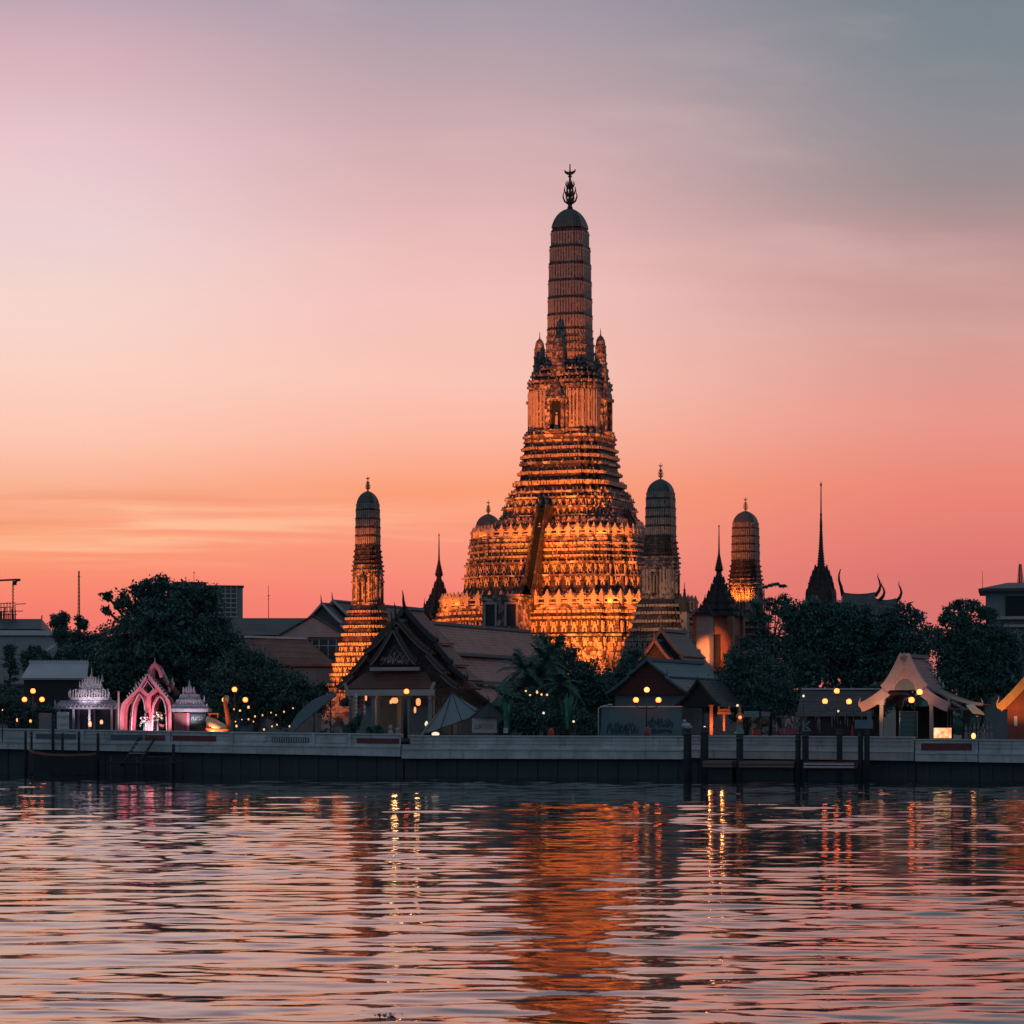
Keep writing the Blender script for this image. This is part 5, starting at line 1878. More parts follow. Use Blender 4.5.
blade_plant('spiky bright green plant right of the palm clump', 568, 276, 690, 34, 3, 15)
blade_plant('small spiky plant under the fairy lights of the palm clump', 507, 275, 697, 22, 5, 8)
tree('low dark hedge of shrubs along the wall under the palms', 545, 276, [(520, 722, 14), (540, 716, 16), (560, 722, 15), (585, 724, 14), (505, 728, 9)], 3600, .2, 51, 'leaf', name='bush', clump=.35, trunk=.1)

# ------------------------------------------------------------------ street lamps
def lamp_cluster(label, px, Yl_, globes, pole=True, group='lamp posts with round globes along the promenade', r=.26, m='globe', thick=.07, top=None):
    t = thing('street_lamp', label, 'street lamp', (PX(px, Yl_), Yl_, GZ), 0, group)
    mb = MB()
    top_y = top if top else min(g[1] for g in globes) + 3
    zt3 = PZ(top_y, Yl_) - GZ
    mb.tube([(0, 0, -.1), (0, 0, .5)], [thick * 2.2, thick * 1.8], 8)
    mb.tube([(0, 0, .45), (0, 0, zt3)], [thick, thick * .8], 8)
    p_ = obj('pole', mb, M['pole'], t)
    for g in globes:
        gx, gz = PX(g[0], Yl_) - PX(px, Yl_), PZ(g[1], Yl_) - GZ
        if abs(gx) > .15:
            mb = MB()
            mb.tube([(0, 0, gz - .75), (gx * .5, 0, gz - .85), (gx * .92, 0, gz - .6), (gx, 0, gz - .25)], .035, 6)
            obj('arm', mb, M['pole'], t)
        mb = MB()
        mb.sphere((gx, 0, gz), r, 14, 10)
        gl_ = obj('globe', mb, M[m if len(g) < 3 else g[2]], t)
        mb = MB()
        mb.lathe([(.12, gz - r - .06), (.14, gz - r + .02), (.1, gz - r + .05)], 8, (gx, 0, 0))
        obj('globe_cup', mb, M['pole'], gl_)
    return t


lamp_cluster('three globe street lamp at the left beside the low lilac roofed house', 33, 293, [(33, 691), (24.5, 699.5), (42, 699.5)])
lamp_cluster('three globe street lamp behind the orange swan', 234.5, 287.8, [(234.5, 689.5), (245.3, 699.8), (224.5, 699.8, 'globe_white')])
lamp_cluster('single globe lamp on a thick dark post in front of the carved pavilion', 405.5, 274.3, [(406.5, 691.5)], thick=.22, r=.25)
lamp_cluster('three globe street lamp in front of the teal hoarding', 646.5, 269.3, [(646.8, 689.8, 'globe_white'), (636, 700), (658.5, 700)])
lamp_cluster('three globe street lamp left of the pale pavilion by the piles', 836.8, 262.5, [(836.8, 691), (825, 701.3), (849, 701.6)], r=.25)
lamp_cluster('two globe street lamp in front of the pale pavilion arch', 915, 259.6, [(919.6, 692, 'globe_white'), (911.5, 700)], r=.27, thick=.05)
# hanging lanterns in the carved pavilion
Yi = Yp - .5
for i, (px_, py_, w_, h_, lab) in enumerate(((394.5, 700.5, 3.6, 2.8, 'wide glowing lantern hanging in the middle of the carved pavilion'), (418.3, 702, 2.4, 3.6, 'tall glowing lantern hanging at the right in the carved pavilion'), (415, 710, 1.2, 3, 'narrow cream lantern hanging below the tall one in the carved pavilion'), (366, 697.5, 1.0, 3.2, 'slim white lantern hanging at the left post of the carved pavilion'), (390.6, 702, 1.0, 1.8, 'small pale lantern hanging left of the wide one in the carved pavilion'))):
    t = thing('lantern', lab, 'lantern', P(px_, py_, Yi), 0, 'lanterns in the carved pavilion')
    mb = MB()
    a, b = w_ * k_(Yi), h_ * k_(Yi)
    mb.lathe([(a * .5, -b), (a * .9, -b * .6), (a, 0), (a * .9, b * .6), (a * .5, b)], 10)
    obj('lantern_shade', mb, M['lit_lamp'], t)
    mb = MB()
    mb.tube([(0, 0, b), (0, 0, PZ(690, Yi) - PZ(py_, Yi))], .02, 4)
    mb.lathe([(a * .2, -b - .2), (a * .25, -b)], 6)
    obj('cord', mb, M['dark'], t)
# hanging red garlands at the left post
for i, (px_, y0, y1, mt, lab) in enumerate(((362, 700, 716, 'red', 'red garland hanging by the left post of the carved pavilion'), (356, 694, 720, 'white', 'pale garland hanging at the outer left of the carved pavilion'), (364.5, 705, 715, 'white', 'short pale garland hanging beside the red one in the carved pavilion'))):
    mb = MB()
    X_, Z0_, Z1_ = PX(px_, Yi - 1), PZ(y1, Yi - 1), PZ(y0, Yi - 1)
    n = int((y1 - y0) / 2)
    for j in range(n):
        mb.sphere((0, 0, (Z1_ - Z0_) * (j + .5) / n), .13 + .05 * (j % 2), 7, 5)
    mb.tube([(0, 0, 0), (0, 0, PZ(692, Yi - 1) - Z0_)], .02, 4)
    tag(obj('garland', mb, M[mt], None, (X_, Yi - 1, Z0_)), lab, 'garland')

# ------------------------------------------------------------------ quay objects, left to right
def panel_sign(name, label, cat, x0, x1_, y0, y1, Y, m, marks=None, legs=True, frame=None, rows=3, thick=.12, mseed=1, mh=.12):
    kx = k_(Y)
    t = thing(name, label, cat, (PX((x0 + x1_) / 2, Y), Y, GZ), 0)
    w, zc, h = (x1_ - x0) * kx, (PZ(y0, Y) + PZ(y1, Y)) / 2 - GZ, (y1 - y0) * kx
    mb = MB()
    mb.box((0, 0, zc), (w, thick, h))
    p_ = obj('panel', mb, M[m], t)
    if marks:
        mb = MB()
        r = random.Random(mseed)
        for j in range(rows):
            z = zc + h * .5 - h * (j + .75) / (rows + .3)
            x = -w * .43
            while x < w * .40:
                lw = r.uniform(.06, .2)
                kind = r.random()
                if kind < .35:
                    mb.box((x + lw / 2, -thick / 2 - .012, z), (.035, .02, mh))
                elif kind < .7:
                    mb.box((x + lw / 2, -thick / 2 - .012, z + mh * .4), (lw, .02, .04))
                    mb.box((x + lw * .2, -thick / 2 - .014, z), (.035, .02, mh * .8))
                else:
                    mb.box((x + lw / 2, -thick / 2 - .012, z - mh * .3), (lw, .02, .04))
                    mb.box((x + lw * .8, -thick / 2 - .014, z), (.035, .02, mh * .9))
                x += lw + .05
        obj('lettering', mb, M[marks], p_)
    if legs:
        mb = MB()
        for sx_ in (-1, 1):
            mb.box((sx_ * w * .42, .08, (zc - h / 2) / 2 + .1), (.08, .08, zc - h / 2 + .3))
        obj('leg', mb, M['dark'], t)
    if frame:
        mb = MB()
        mb.box((0, -.01, zc + h / 2 + .04), (w + .16, thick + .06, .08))
        mb.box((0, -.01, zc - h / 2 - .04), (w + .16, thick + .06, .08))
        for sx_ in (-1, 1):
            mb.box((sx_ * (w / 2 + .04), -.01, zc), (.08, thick + .05, h))
        obj('frame', mb, M[frame], t)
    return t


panel_sign('display_board', 'pale blue grey display board left of the white shrine', 'board', 39, 52, 713, 729, 294, 'canvas', None)
panel_sign('display_board', 'pale picture board with dark blotches against the front of the white shrine', 'board', 57, 69, 712, 729, 291, 'white', 'bluepanel', rows=2, mseed=3, mh=.3)
# white shrine with spired roof
Yz = 292.0
kz = k_(Yz)
zz2 = lambda y: PZ(y, Yz) - GZ
ws = thing('shrine', 'lilac white shrine with flat canopy and spired crown of figures at the left', 'shrine', (PX(88, Yz), Yz, GZ), 0)
mb = MB()
mb.box((0, 1.5, zz2(708)), (66 * kz, 4.4, .22))
mb.box((0, 1.5, zz2(705)), (63 * kz, 4.1, .55), 0, .92)
mb.box((0, 1.5, zz2(702)), (55 * kz, 3.6, .3))
cn = obj('canopy', mb, M['lilacroof'], ws)
mb = MB()
random.seed(8)
for i in range(16):
    x = (-31 + i * 4.1) * kz
    mb.bar([(x - .2, -.75, zz2(708)), (x, -.76, zz2(703.5)), (x + .25, -.75, zz2(707))], .08, .1)
mb.box((-32 * kz, -.6, zz2(704)), (.12, .12, .8))
obj('carved_edge', mb, M['lilac'], cn)
mb = MB()
mb.box((1 * kz, 1.5, zz2(698.5)), (38 * kz, 2.6, .3))
for i in range(15):
    x = (-18 + i * 2.7) * kz
    mb.box((x, .3, zz2(695)), (.16, .2, .6 + .15 * (i % 3)), 0, .5)
    mb.sphere((x, .3, zz2(691.5) + .1 * (i % 3)), .1, 6, 5)
for sx_ in (-19, 20):
    mb.tube([(sx_ * kz, .3, zz2(698)), (sx_ * 1.04 * kz, .3, zz2(693)), (sx_ * .96 * kz, .3, zz2(689))], [.12, .08, .02], 6)
mb.box((2 * kz, 1.5, zz2(692)), (30 * kz, 2.0, .7), 0, .85)
mb.box((2 * kz, 1.5, zz2(686)), (22 * kz, 1.6, .7), 0, .8)
mb.box((1 * kz, 1.5, zz2(680)), (14 * kz, 1.3, .7), 0, .7)
for i in range(9):
    mb.box(((-9 + i * 2.6) * kz, .6, zz2(684 - 2.2 * (4 - abs(i - 4)) * .7)), (.16, .2, .7), 0, .3)
for (xx, y0, y1) in ((2, 681, 667), (-5, 684, 676), (9, 684, 675), (12.5, 682, 674)):
    mb.lathe([(.16, zz2(y0)), (.2, zz2(lerp(y0, y1, .2))), (.1, zz2(lerp(y0, y1, .4))), (.02, zz2(y1))], 8, (xx * kz, 1.2, 0))
obj('spired_crown', mb, M['lilac'], ws)
for x in (-28, -14, 2, 24, 30):
    for y in (-.3, 3.2):
        mb = MB()
        mb.box((x * kz, y, zz2(709) / 2), (.22, .22, zz2(709)))
        obj('column', mb, M['pinkpale'] if x > 20 else M['lilacroof'], ws)
mb = MB()
mb.box((0, 3.5, zz2(709) / 2), (60 * kz, .15, zz2(709)))
obj('back_wall', mb, M['bluepanel'], ws)
for i, (px_, py_, w_, h_, mm, lab) in enumerate(((90, 724, 2.6, 4, 'lit_lamp', 'glowing red trimmed altar light in the middle of the white shrine'), (101.5, 722, 2.4, 3, 'lit_box', 'glowing offering light at the right inside the white shrine'), (30.5, 721, 1.8, 2, 'bulb', 'pair of round lights on the quay by the left lamp post'), (17, 720, 1.2, 2.4, 'bulb', 'dim cone shaped light under the conifer'), (2.5, 710, .9, .9, 'bulb', 'small white light at the left edge'))):
    t = thing('altar_light' if i < 2 else 'garden_light', lab, 'lamp', P(px_, py_, 291.5), 0)
    mb = MB()
    k2 = k_(291.5)
    mb.lathe([(w_ * k2 * .5, -h_ * k2 * .7), (w_ * k2 * .7, 0), (w_ * k2 * .4, h_ * k2 * .7)], 8)
    obj('light_shade', mb, M[mm], t)
    mb = MB()
    mb.tube([(0, 0, -(PZ(py_, 291.5) - GZ)), (0, 0, -h_ * k2 * .68)], .05, 5)
    obj('stand', mb, M['dark'], t)

# pink arch gate
Yq = 289.5
kq = k_(Yq)
u8 = lambda u, v: ((110 + u / 8 - 147) * kq, PZ(650 + v / 8, Yq) - GZ)
pg = thing('arch_gate', 'pink lit twin pointed arch gate with spiky gable', 'gate', (PX(147, Yq), Yq, GZ), 0)


def bars(mb, path, w_, d_, y):
    pts = [(u8(u, v)[0], y, u8(u, v)[1]) for u, v in path]
    mb.bar(pts, w_, d_)


def smooth_path(p, n=5):
    out = []
    for i in range(len(p) - 1):
        p0, p1, p2, p3 = p[max(i - 1, 0)], p[i], p[i + 1], p[min(i + 2, len(p) - 1)]
        for j in range(n):
            t_ = j / n
            out.append(tuple(.5 * ((2 * p1[c]) + (-p0[c] + p2[c]) * t_ + (2 * p0[c] - 5 * p1[c] + 4 * p2[c] - p3[c]) * t_ ** 2 + (-p0[c] + 3 * p1[c] - 3 * p2[c] + p3[c]) * t_ ** 3) for c in (0, 1)))
    out.append(p[-1])
    return out


for y, nm in ((0, 'front_arch'), (2.6, 'rear_arch')):
    mb = MB()
    bars(mb, smooth_path([(95, 690), (102, 470), (150, 395), (235, 315), (305, 205)]), .38, .7, y)
    bars(mb, smooth_path([(485, 690), (480, 450), (430, 365), (372, 290), (300, 205)]), .38, .7, y)
    bars(mb, [(250, 318), (310, 378), (372, 318)], .34, .6, y)
    bars(mb, smooth_path([(165, 690), (178, 480), (200, 400), (235, 350), (275, 395), (292, 500), (292, 690)]), .26, .5, y)
    bars(mb, smooth_path([(335, 690), (345, 480), (365, 410), (398, 365), (440, 410), (458, 500), (465, 690)]), .26, .5, y)
    bars(mb, [(312, 372), (312, 690)], [.5, .3], .5, y)
    bars(mb, smooth_path([(320, 210), (325, 160), (352, 120), (392, 160), (412, 220)]), .3, .5, y)
    obj(nm, mb, M['pink'], pg)
    if y == 0:
        mb = MB()
        for path in ([(88, 690), (94, 465), (143, 387), (228, 308), (302, 192)], [(492, 690), (487, 446), (437, 358), (379, 282), (303, 192)], [(172, 690), (186, 480), (206, 405), (236, 360), (270, 400), (285, 500), (285, 690)], [(342, 690), (352, 480), (370, 415), (399, 375), (434, 415), (451, 500), (458, 690)]):
            bars(mb, smooth_path(path), .1, .12, -.4)
        bars(mb, [(262, 312), (304, 250), (352, 312), (310, 358), (262, 312)], .09, .1, -.4)
        for i in range(9):
            u, v = 150 + i * 18, 388 - i * 21
            bars(mb, [(u, v), (u - 10, v - 26)], .12, .1, -.38)
            u, v = 455 - i * 18, 388 - i * 21
            bars(mb, [(u, v), (u + 10, v - 26)], .12, .1, -.38)
        obj('carved_edging', mb, M['lilac'], pg)
mb = MB()
for a, b in (((95, 470), (150, 395)), ((235, 315), (305, 205)), ((480, 450), (430, 365)), ((372, 290), (300, 205)), ((150, 395), (235, 315)), ((430, 365), (372, 290))):
    (xa, za_), (xb, zb2) = u8(*a), u8(*b)
    mb.add([(xa, .3, za_ + .18), (xb, .3, zb2 + .18), (xb, 2.3, zb2 + .18), (xa, 2.3, za_ + .18), (xa, .3, za_ + .08), (xb, .3, zb2 + .08), (xb, 2.3, zb2 + .08), (xa, 2.3, za_ + .08)], [(0, 1, 2, 3), (7, 6, 5, 4), (0, 4, 5, 1), (3, 2, 6, 7), (0, 3, 7, 4), (1, 5, 6, 2)])
(xa, za_), (xb, zb2) = u8(400, 210), u8(525, 350)
mb.bar([(xa, 2.4, za_), ((xa + xb) / 2, 2.4, (za_ + zb2) / 2 - .1), (xb, 2.4, zb2)], .4, .6)
obj('roof', mb, M['rust'], pg)
mb = MB()
for (u, v, h) in ((300, 190, .55), (250, 250, .45), (195, 310, .75), (430, 230, .6), (445, 265, .5), (490, 290, .95), (410, 190, .5), (460, 320, .4)):
    x, z = u8(u, v)
    mb.tube([(x, 1.2, z - .2), (x + .08, 1.2, z + h * .3), (x - .05, 1.2, z + h * .65), (x + .02, 1.2, z + h)], [.18, .15, .09, .02], 6)
x, z = u8(355, 110)
mb.lathe([(.28, z - .25), (.22, z), (.1, z + .12), (.06, z + .3), (.015, z + .65)], 8, (x, .4, 0))
obj('gable_spike', mb, M['pinkpale'], pg)
mb = MB()
for (u, w_) in ((96, .16), (148, .16)):
    x, z = u8(u, 330 if u < 100 else 640)
    mb.box((x - .3, -.4, z / 2), (w_, .16, z))
obj('post', mb, M['pinkpale'], pg)
# flower stands in the gate
for u, v, mm, lab in ((280, 560, 'white', 'stand of pale flowers in the left opening of the pink arch'), (390, 515, 'cream_paint', 'stand of cream flowers in the right opening of the pink arch')):
    x, z = u8(u, v)
    t = thing('flower_stand', lab, 'flower stand', (PX(147, Yq) + x, Yq - .6, GZ), 0, 'flower stands in the pink arch')
    mb = MB()
    r = random.Random(u)
    for i in range(16):
        mb.sphere((r.uniform(-.45, .45), r.uniform(-.3, .3), z + r.uniform(-.35, .35)), r.uniform(.07, .14), 6, 5)
    obj('flowers', mb, M[mm], t)
    mb = MB()
    mb.tube([(0, 0, 0), (0, 0, z)], [.18, .06], 6)
    for i in range(26):
        a = r.uniform(0, 6.28)
        b = Vector((r.uniform(-.4, .4), r.uniform(-.3, .3), z + r.uniform(-.6, .3)))
        mb.add([b, b + Vector((cos(a) * .3, sin(a) * .2, .12)), b + Vector((cos(a) * .2, .05, -.2))], [(0, 1, 2)])
    obj('greenery', mb, M['leaf'], t)

# little shrine kiosk
Yc_ = 288.0
kk = k_(Yc_)
zc_ = lambda y: PZ(y, Yc_) - GZ
lk = thing('shrine', 'small lilac shrine kiosk with tiered crown right of the pink arch', 'shrine', (PX(190, Yc_), Yc_, GZ), 0)
mb = MB()
mb.box((0, 1.2, zc_(711.6) / 2), (34 * kk, 2.8, zc_(711.6)))
obj('wall', mb, M['dark'], lk)
mb = MB()
mb.box((0, 1.2, zc_(710.3)), (37.5 * kk, 3.4, .34))
mb.box((-1 * kk, 1.2, zc_(707)), (34 * kk, 3.0, .4), 0, .94)
mb.box((-1.5 * kk, 1.2, zc_(702.5)), (27 * kk, 2.5, .6), 0, .9)
mb.box((-1.5 * kk, 1.2, zc_(697)), (21 * kk, 2.0, .6), 0, .82)
mb.box((-2 * kk, 1.2, zc_(692)), (13 * kk, 1.5, .7), 0, .75)
for i in range(12):
    mb.box(((-15 + i * 2.7) * kk, -.05, zc_(706 - 1.2 * (5.5 - abs(i - 5.5)))), (.16, .2, .5), 0, .3)
for i in range(5):
    mb.box(((-7 + i * 2.6) * kk, .4, zc_(689.5)), (.2, .3, .55), 0, .4)
mb.box((14 * kk, .2, zc_(699)), (.2, .2, .7), 0, .3)
mb.box((17 * kk, -.2, zc_(706)), (.24, .2, .5), 0, .5)
mb.lathe([(.22, zc_(689)), (.26, zc_(687)), (.12, zc_(685)), (.02, zc_(679))], 8, (-2 * kk, 1.2, 0))
obj('tiered_crown', mb, M['lilac'], lk)
mb = MB()
mb.box((-9 * kk, -.26, zc_(713) / 2), (13 * kk, .1, zc_(713)))
obj('shutter', mb, M['rust'], lk)
mb = MB()
mb.box((-1.5 * kk, -.3, zc_(713) / 2), (.26, .16, zc_(713)))
obj('post', mb, M['pink'], lk)
mb = MB()
mb.box((8.5 * kk, -.26, zc_(719)), (15 * kk, .08, .95))
sg = obj('sign_panel', mb, M['signgreen'], lk)
mb = MB()
r = random.Random(9)
x = 2.2 * kk
while x < 14.5 * kk:
    w_ = r.uniform(.1, .18)
    mb.box((x, -.312, zc_(718.5)), (.05, .02, .34))
    mb.box((x + w_ / 2, -.314, zc_(717.2) if r.random() < .5 else zc_(720)), (w_, .02, .05))
    x += w_ + .06
obj('lettering', mb, M['lilac'], sg)

# swan boat on the quay
Yw2 = 286.0
ksw = k_(Yw2)
sw_ = thing('swan_boat', 'orange lit swan shaped boat standing on the quay', 'swan boat', (PX(218, Yw2), Yw2, GZ), 0)
zsw = lambda y: PZ(y, Yw2) - GZ
mb = MB()
rings = []
for f, w_, zt4, zb4 in ((-1.0, .25, 717, 729), (-.8, .75, 716, 733), (-.3, 1.0, 718, 735), (.2, .95, 721, 735.5), (.65, .7, 724, 735), (.95, .3, 725, 732), (1.05, .06, 726, 729)):
    z0, z1 = zsw(zb4), zsw(zt4)
    x = f * 10.8 * ksw - .1
    rings.append([(x, w_ * cos(a), (z0 + z1) / 2 + (z1 - z0) / 2 * sin(a)) for a in [2 * pi * i / 12 for i in range(12)]])
mb.loft(rings, True, True)
sb = obj('hull', mb, M['cream_paint'], sw_)
mb = MB()
mb.bar([(-11.2 * ksw, 0, zsw(729)), (0, 0, zsw(730.5)), (11 * ksw, 0, zsw(730))], .2, 2.05)
obj('hull_band', mb, M['orange_paint'], sb)
mb = MB()
mb.tube([(9.6 * ksw, 0, zsw(729)), (10.4 * ksw, 0, zsw(722)), (9.0 * ksw, 0, zsw(713)), (7.2 * ksw, 0, zsw(704)), (7.0 * ksw, 0, zsw(699)), (8.0 * ksw, 0, zsw(696))], [.33, .3, .22, .2, .22, .2], 10)
obj('neck', mb, M['orange_paint'], sw_)
mb = MB()
mb.sphere((8.2 * ksw, 0, zsw(698.5)), .27, 12, 8, (1.1, .85, 1.25))
mb.lathe([(.11, 0), (.08, -.2), (.015, -.42)], 8, (9.6 * ksw, 0, zsw(700)))
obj('head', mb, M['cream_paint'], sw_)
mb = MB()
mb.box((-4 * ksw, 0, zsw(713.8)), (1.1, 1.2, .12))
for x in (-8, 0):
    mb.box((x * ksw, 0, zsw(716)), (.08, .9, .4))
obj('seat_canopy', mb, M['orange_paint'], sw_)

# fairy lights in the trees
def fairy(label, pts, Y, group, r=.09):
    r *= .72
    t = thing('string_light', label, 'string light', (PX(pts[0][0], Y), Y, GZ), 0, group)
    X0 = PX(pts[0][0], Y)
    mb = MB()
    pp = sorted([(PX(a, Y) - X0, 0, PZ(b, Y) - GZ) for a, b in pts])
    mb.tube([pp[0]] + pp[1:], .012, 4)
    obj('wire', mb, M['dark'], t)
    rr3 = random.Random(len(pts) * 7 + int(pts[0][0]))
    for q_ in pp:
        mb = MB()
        s_ = r * rr3.uniform(.7, 1.35)
        mb.sphere((q_[0], q_[1] - .02, q_[2] - s_), s_, 7, 5, (1, 1, rr3.uniform(.9, 1.5)))
        obj('bulb', mb, M['bulb'], t)


fairy('string of warm lights looping low under the trees right of the swan', [(235.5, 721), (242, 719), (248.5, 718.5), (255, 715.5), (262.5, 714.5), (271, 712), (276, 714.5), (284, 711), (293, 707.5)], 285, 'fairy lights under the left trees', .10)
fairy('second lower string of lights just above the river wall right of the swan', [(236.5, 725), (253.5, 721), (264, 728.5), (272, 725.5), (277, 724), (289.5, 725.5)], 284.0, 'fairy lights under the left trees', .12)
fairy('short bright string of lights beside the lamp behind the swan', [(234, 708.5), (240, 709.5), (248.5, 706)], 285.5, 'fairy lights under the left trees', .13)
fairy('string of lights in the palm clump', [(525.8, 690), (530, 694), (537, 691), (541.5, 693.5), (547, 693.7)], 274.5, None, .12)
for px_, py_, lab in ((543.6, 713, 'lone white lamp low in the palm clump'), (573.6, 721.5, 'tiny white lamp under the spiky plant'), (803.5, 696, 'tiny white lamp in the tree left of the long dark roof'), (737.5, 705.5, 'faint lamp beside the glowing statue'), (704.7, 727.3, 'small white lamp on top of the second pile'), (838, 711, 'small white lamp hanging under the right lamp cluster')):
    t = thing('garden_light', lab, 'lamp', P(px_, py_, 274 if px_ < 600 else (YW(px_) - 4 if px_ < 720 else 264.5)), 0)
    mb = MB()
    mb.sphere((0, 0, 0), .12, 8, 6)
    obj('light_shade', mb, M['lit_white'], t)
    mb = MB()
    mb.tube([(0, .05, -.1), (0, .05, -.3 if 700 < px_ < 720 else -(P(px_, py_, 274 if px_ < 600 else (YW(px_) - 4 if px_ < 720 else 264.5))[2] - GZ))], .03, 4)
    obj('stand', mb, M['dark'], t)

# curved pale awning by the left tower
aw = thing('awning', 'curved pale canvas awning sweeping up beside the glowing left tower base', 'awning', (PX(310, 281), 281, GZ), 0)
mb = MB()
pts = []
for i in range(9):
    f = i / 8
    pts.append((PX(lerp(292, 336, f), 281) - PX(310, 281), 0, PZ(730 - 36 * f ** .8 - 3 * sin(f * 3.1), 281) - GZ))
mb.bar(pts, [.5, .8, 1.0, 1.1, 1.1, 1.0, .8, .6, .3], 2.0)
obj('canvas_sheet', mb, M['canvas'], aw)
mb = MB()
for i in (4, 7):
    mb.tube([(pts[i][0], .3, 0), (pts[i][0], .3, pts[i][2])], .06, 5)
obj('pole', mb, M['dark'], aw)

# big market parasol and dark canopy right of pavilion
def parasol(label, px, Y, ytop, yedge, rpx, m, sides=10, group=None, tilt=0.0):
    t = thing('market_parasol', label, 'parasol', (PX(px, Y), Y, GZ), 0, group)
    R = rpx * k_(Y)
    zt5, ze5 = PZ(ytop, Y) - GZ, PZ(yedge, Y) - GZ
    mb = MB()
    rings = []
    for f in (0.03, .25, .5, .75, 1.0):
        ring = []
        for j in range(sides * 2):
            a = pi * j / sides
            rr4 = R * f * (1 if j % 2 == 0 else .955)
            ring.append((rr4 * cos(a), rr4 * sin(a), zt5 - (zt5 - ze5) * (f ** .92) - (0 if j % 2 == 0 else .05 * f) + tilt * rr4 * cos(a)))
        rings.append(ring)
    mb.loft(rings)
    obj('canopy', mb, M[m], t)
    mb = MB()
    mb.tube([(0, 0, 0), (0, 0, zt5 + .15)], .05, 6)
    obj('pole', mb, M['dark'], t)
    for j in range(sides):
        mb = MB()
        a = 2 * pi * j / sides
        mb.tube([(R * .04 * cos(a), R * .04 * sin(a), zt5 - .02), (R * .5 * cos(a), R * .5 * sin(a), zt5 - (zt5 - ze5) * .53 + .03 + tilt * R * .5 * cos(a)), (R * cos(a), R * sin(a), ze5 + .03 + tilt * R * cos(a))], .035, 4)
        obj('rib', mb, M['dark'], t)


parasol('large half lowered blue grey canvas parasol beside the carved pavilion', 452, 278.5, 692, 724, 33, 'canvas', tilt=.35)
parasol('dark flat market parasol in front of the palms', 489, 277, 703, 717, 23, 'canvas_dark', 8)
panel_sign('notice_kiosk', 'cream notice board with dark silhouettes under the dark parasol', 'board', 472, 497, 718, 733, 275.5, 'cream', 'void', rows=1, mseed=5, mh=.5)
mb = MB()
mb.sphere((0, 0, 0), .26, 10, 8, (1.5, 1, .8))
tag(obj('wall_light', mb, M['lit_white'], None, P(435.5, 734.0, 275.0)), 'oval white bulkhead light on top of the river wall right of the single lamp', 'lamp')
t = thing('altar_light', 'small bright offering light on the pavilion step', 'lamp', P(426.5, 724, 279))
mb = MB(); mb.lathe([(.1, -.2), (.2, 0), (.05, .3)], 8)
obj('light_shade', mb, M['lit_white'], t)
mb = MB(); mb.box((0, 0, -.6), (.5, .4, .8))
obj('stand', mb, M['cream'], t)
mb = MB()
mb.lathe([(.26, 0), (.32, .3), (.25, .55), (.1, .75)], 10)
tag(obj('buoy', mb, M['red'], None, P(551, 735.7, 270.9)), 'round red buoy on the wall top under the palms', 'buoy')
panel_sign('camera_sign', 'tiny white square sign with dark centre under the palms', 'sign', 503.5, 508, 728, 733, 274, 'white', 'void', rows=1, mh=.15)

# small stone guardians and potted shrubs on the pavilion forecourt
for px_, hgt, lab in ((390.5, 1.35, 'taller pale stone guardian lion in front of the carved pavilion'), (397.5, 1.0, 'smaller pale stone guardian lion beside the lamp post of the carved pavilion')):
    Yg_ = 278.6
    t = thing('stone_lion', lab, 'statue', (PX(px_, Yg_), Yg_, GZ), 0, 'stone lions of the pavilion')
    mb = MB()
    mb.box((0, 0, .25), (.62, .7, .5))
    mb.box((0, 0, .54), (.72, .8, .1))
    obj('pedestal', mb, M['greywall'], t)
    mb = MB()
    mb.lathe([(.24, .58), (.28, .58 + .2 * hgt), (.22, .58 + .45 * hgt), (.15, .58 + .62 * hgt)], 10)
    mb.sphere((0, -.1, .58 + .74 * hgt), .2, 10, 8, (1, 1.1, 1))
    mb.box((0, -.32, .58 + .70 * hgt), (.18, .16, .14))
    for sx_ in (-1, 1):
        mb.tube([(sx_ * .16, -.2, .58 + .42 * hgt), (sx_ * .17, -.28, .72), (sx_ * .17, -.36, .62)], [.08, .07, .08], 6)
        mb.box((sx_ * .15, -.02, .58 + .92 * hgt), (.08, .08, .12), 0, .3)
    obj('body', mb, M['cream'], t)
tree('dark rounded potted shrub at the left corner of the carved pavilion', 356, 279.5, [(355, 724, 7), (358, 719, 5), (352, 729, 6)], 700, .15, 61, 'leaf', name='bush', clump=.2, trunk=.06)
tree('low clipped shrub between the pavilion steps and the river wall', 376, 278.5, [(372, 731, 5), (380, 731, 5), (376, 729, 5)], 600, .14, 62, 'leaf2', name='bush', clump=.2, trunk=.05)
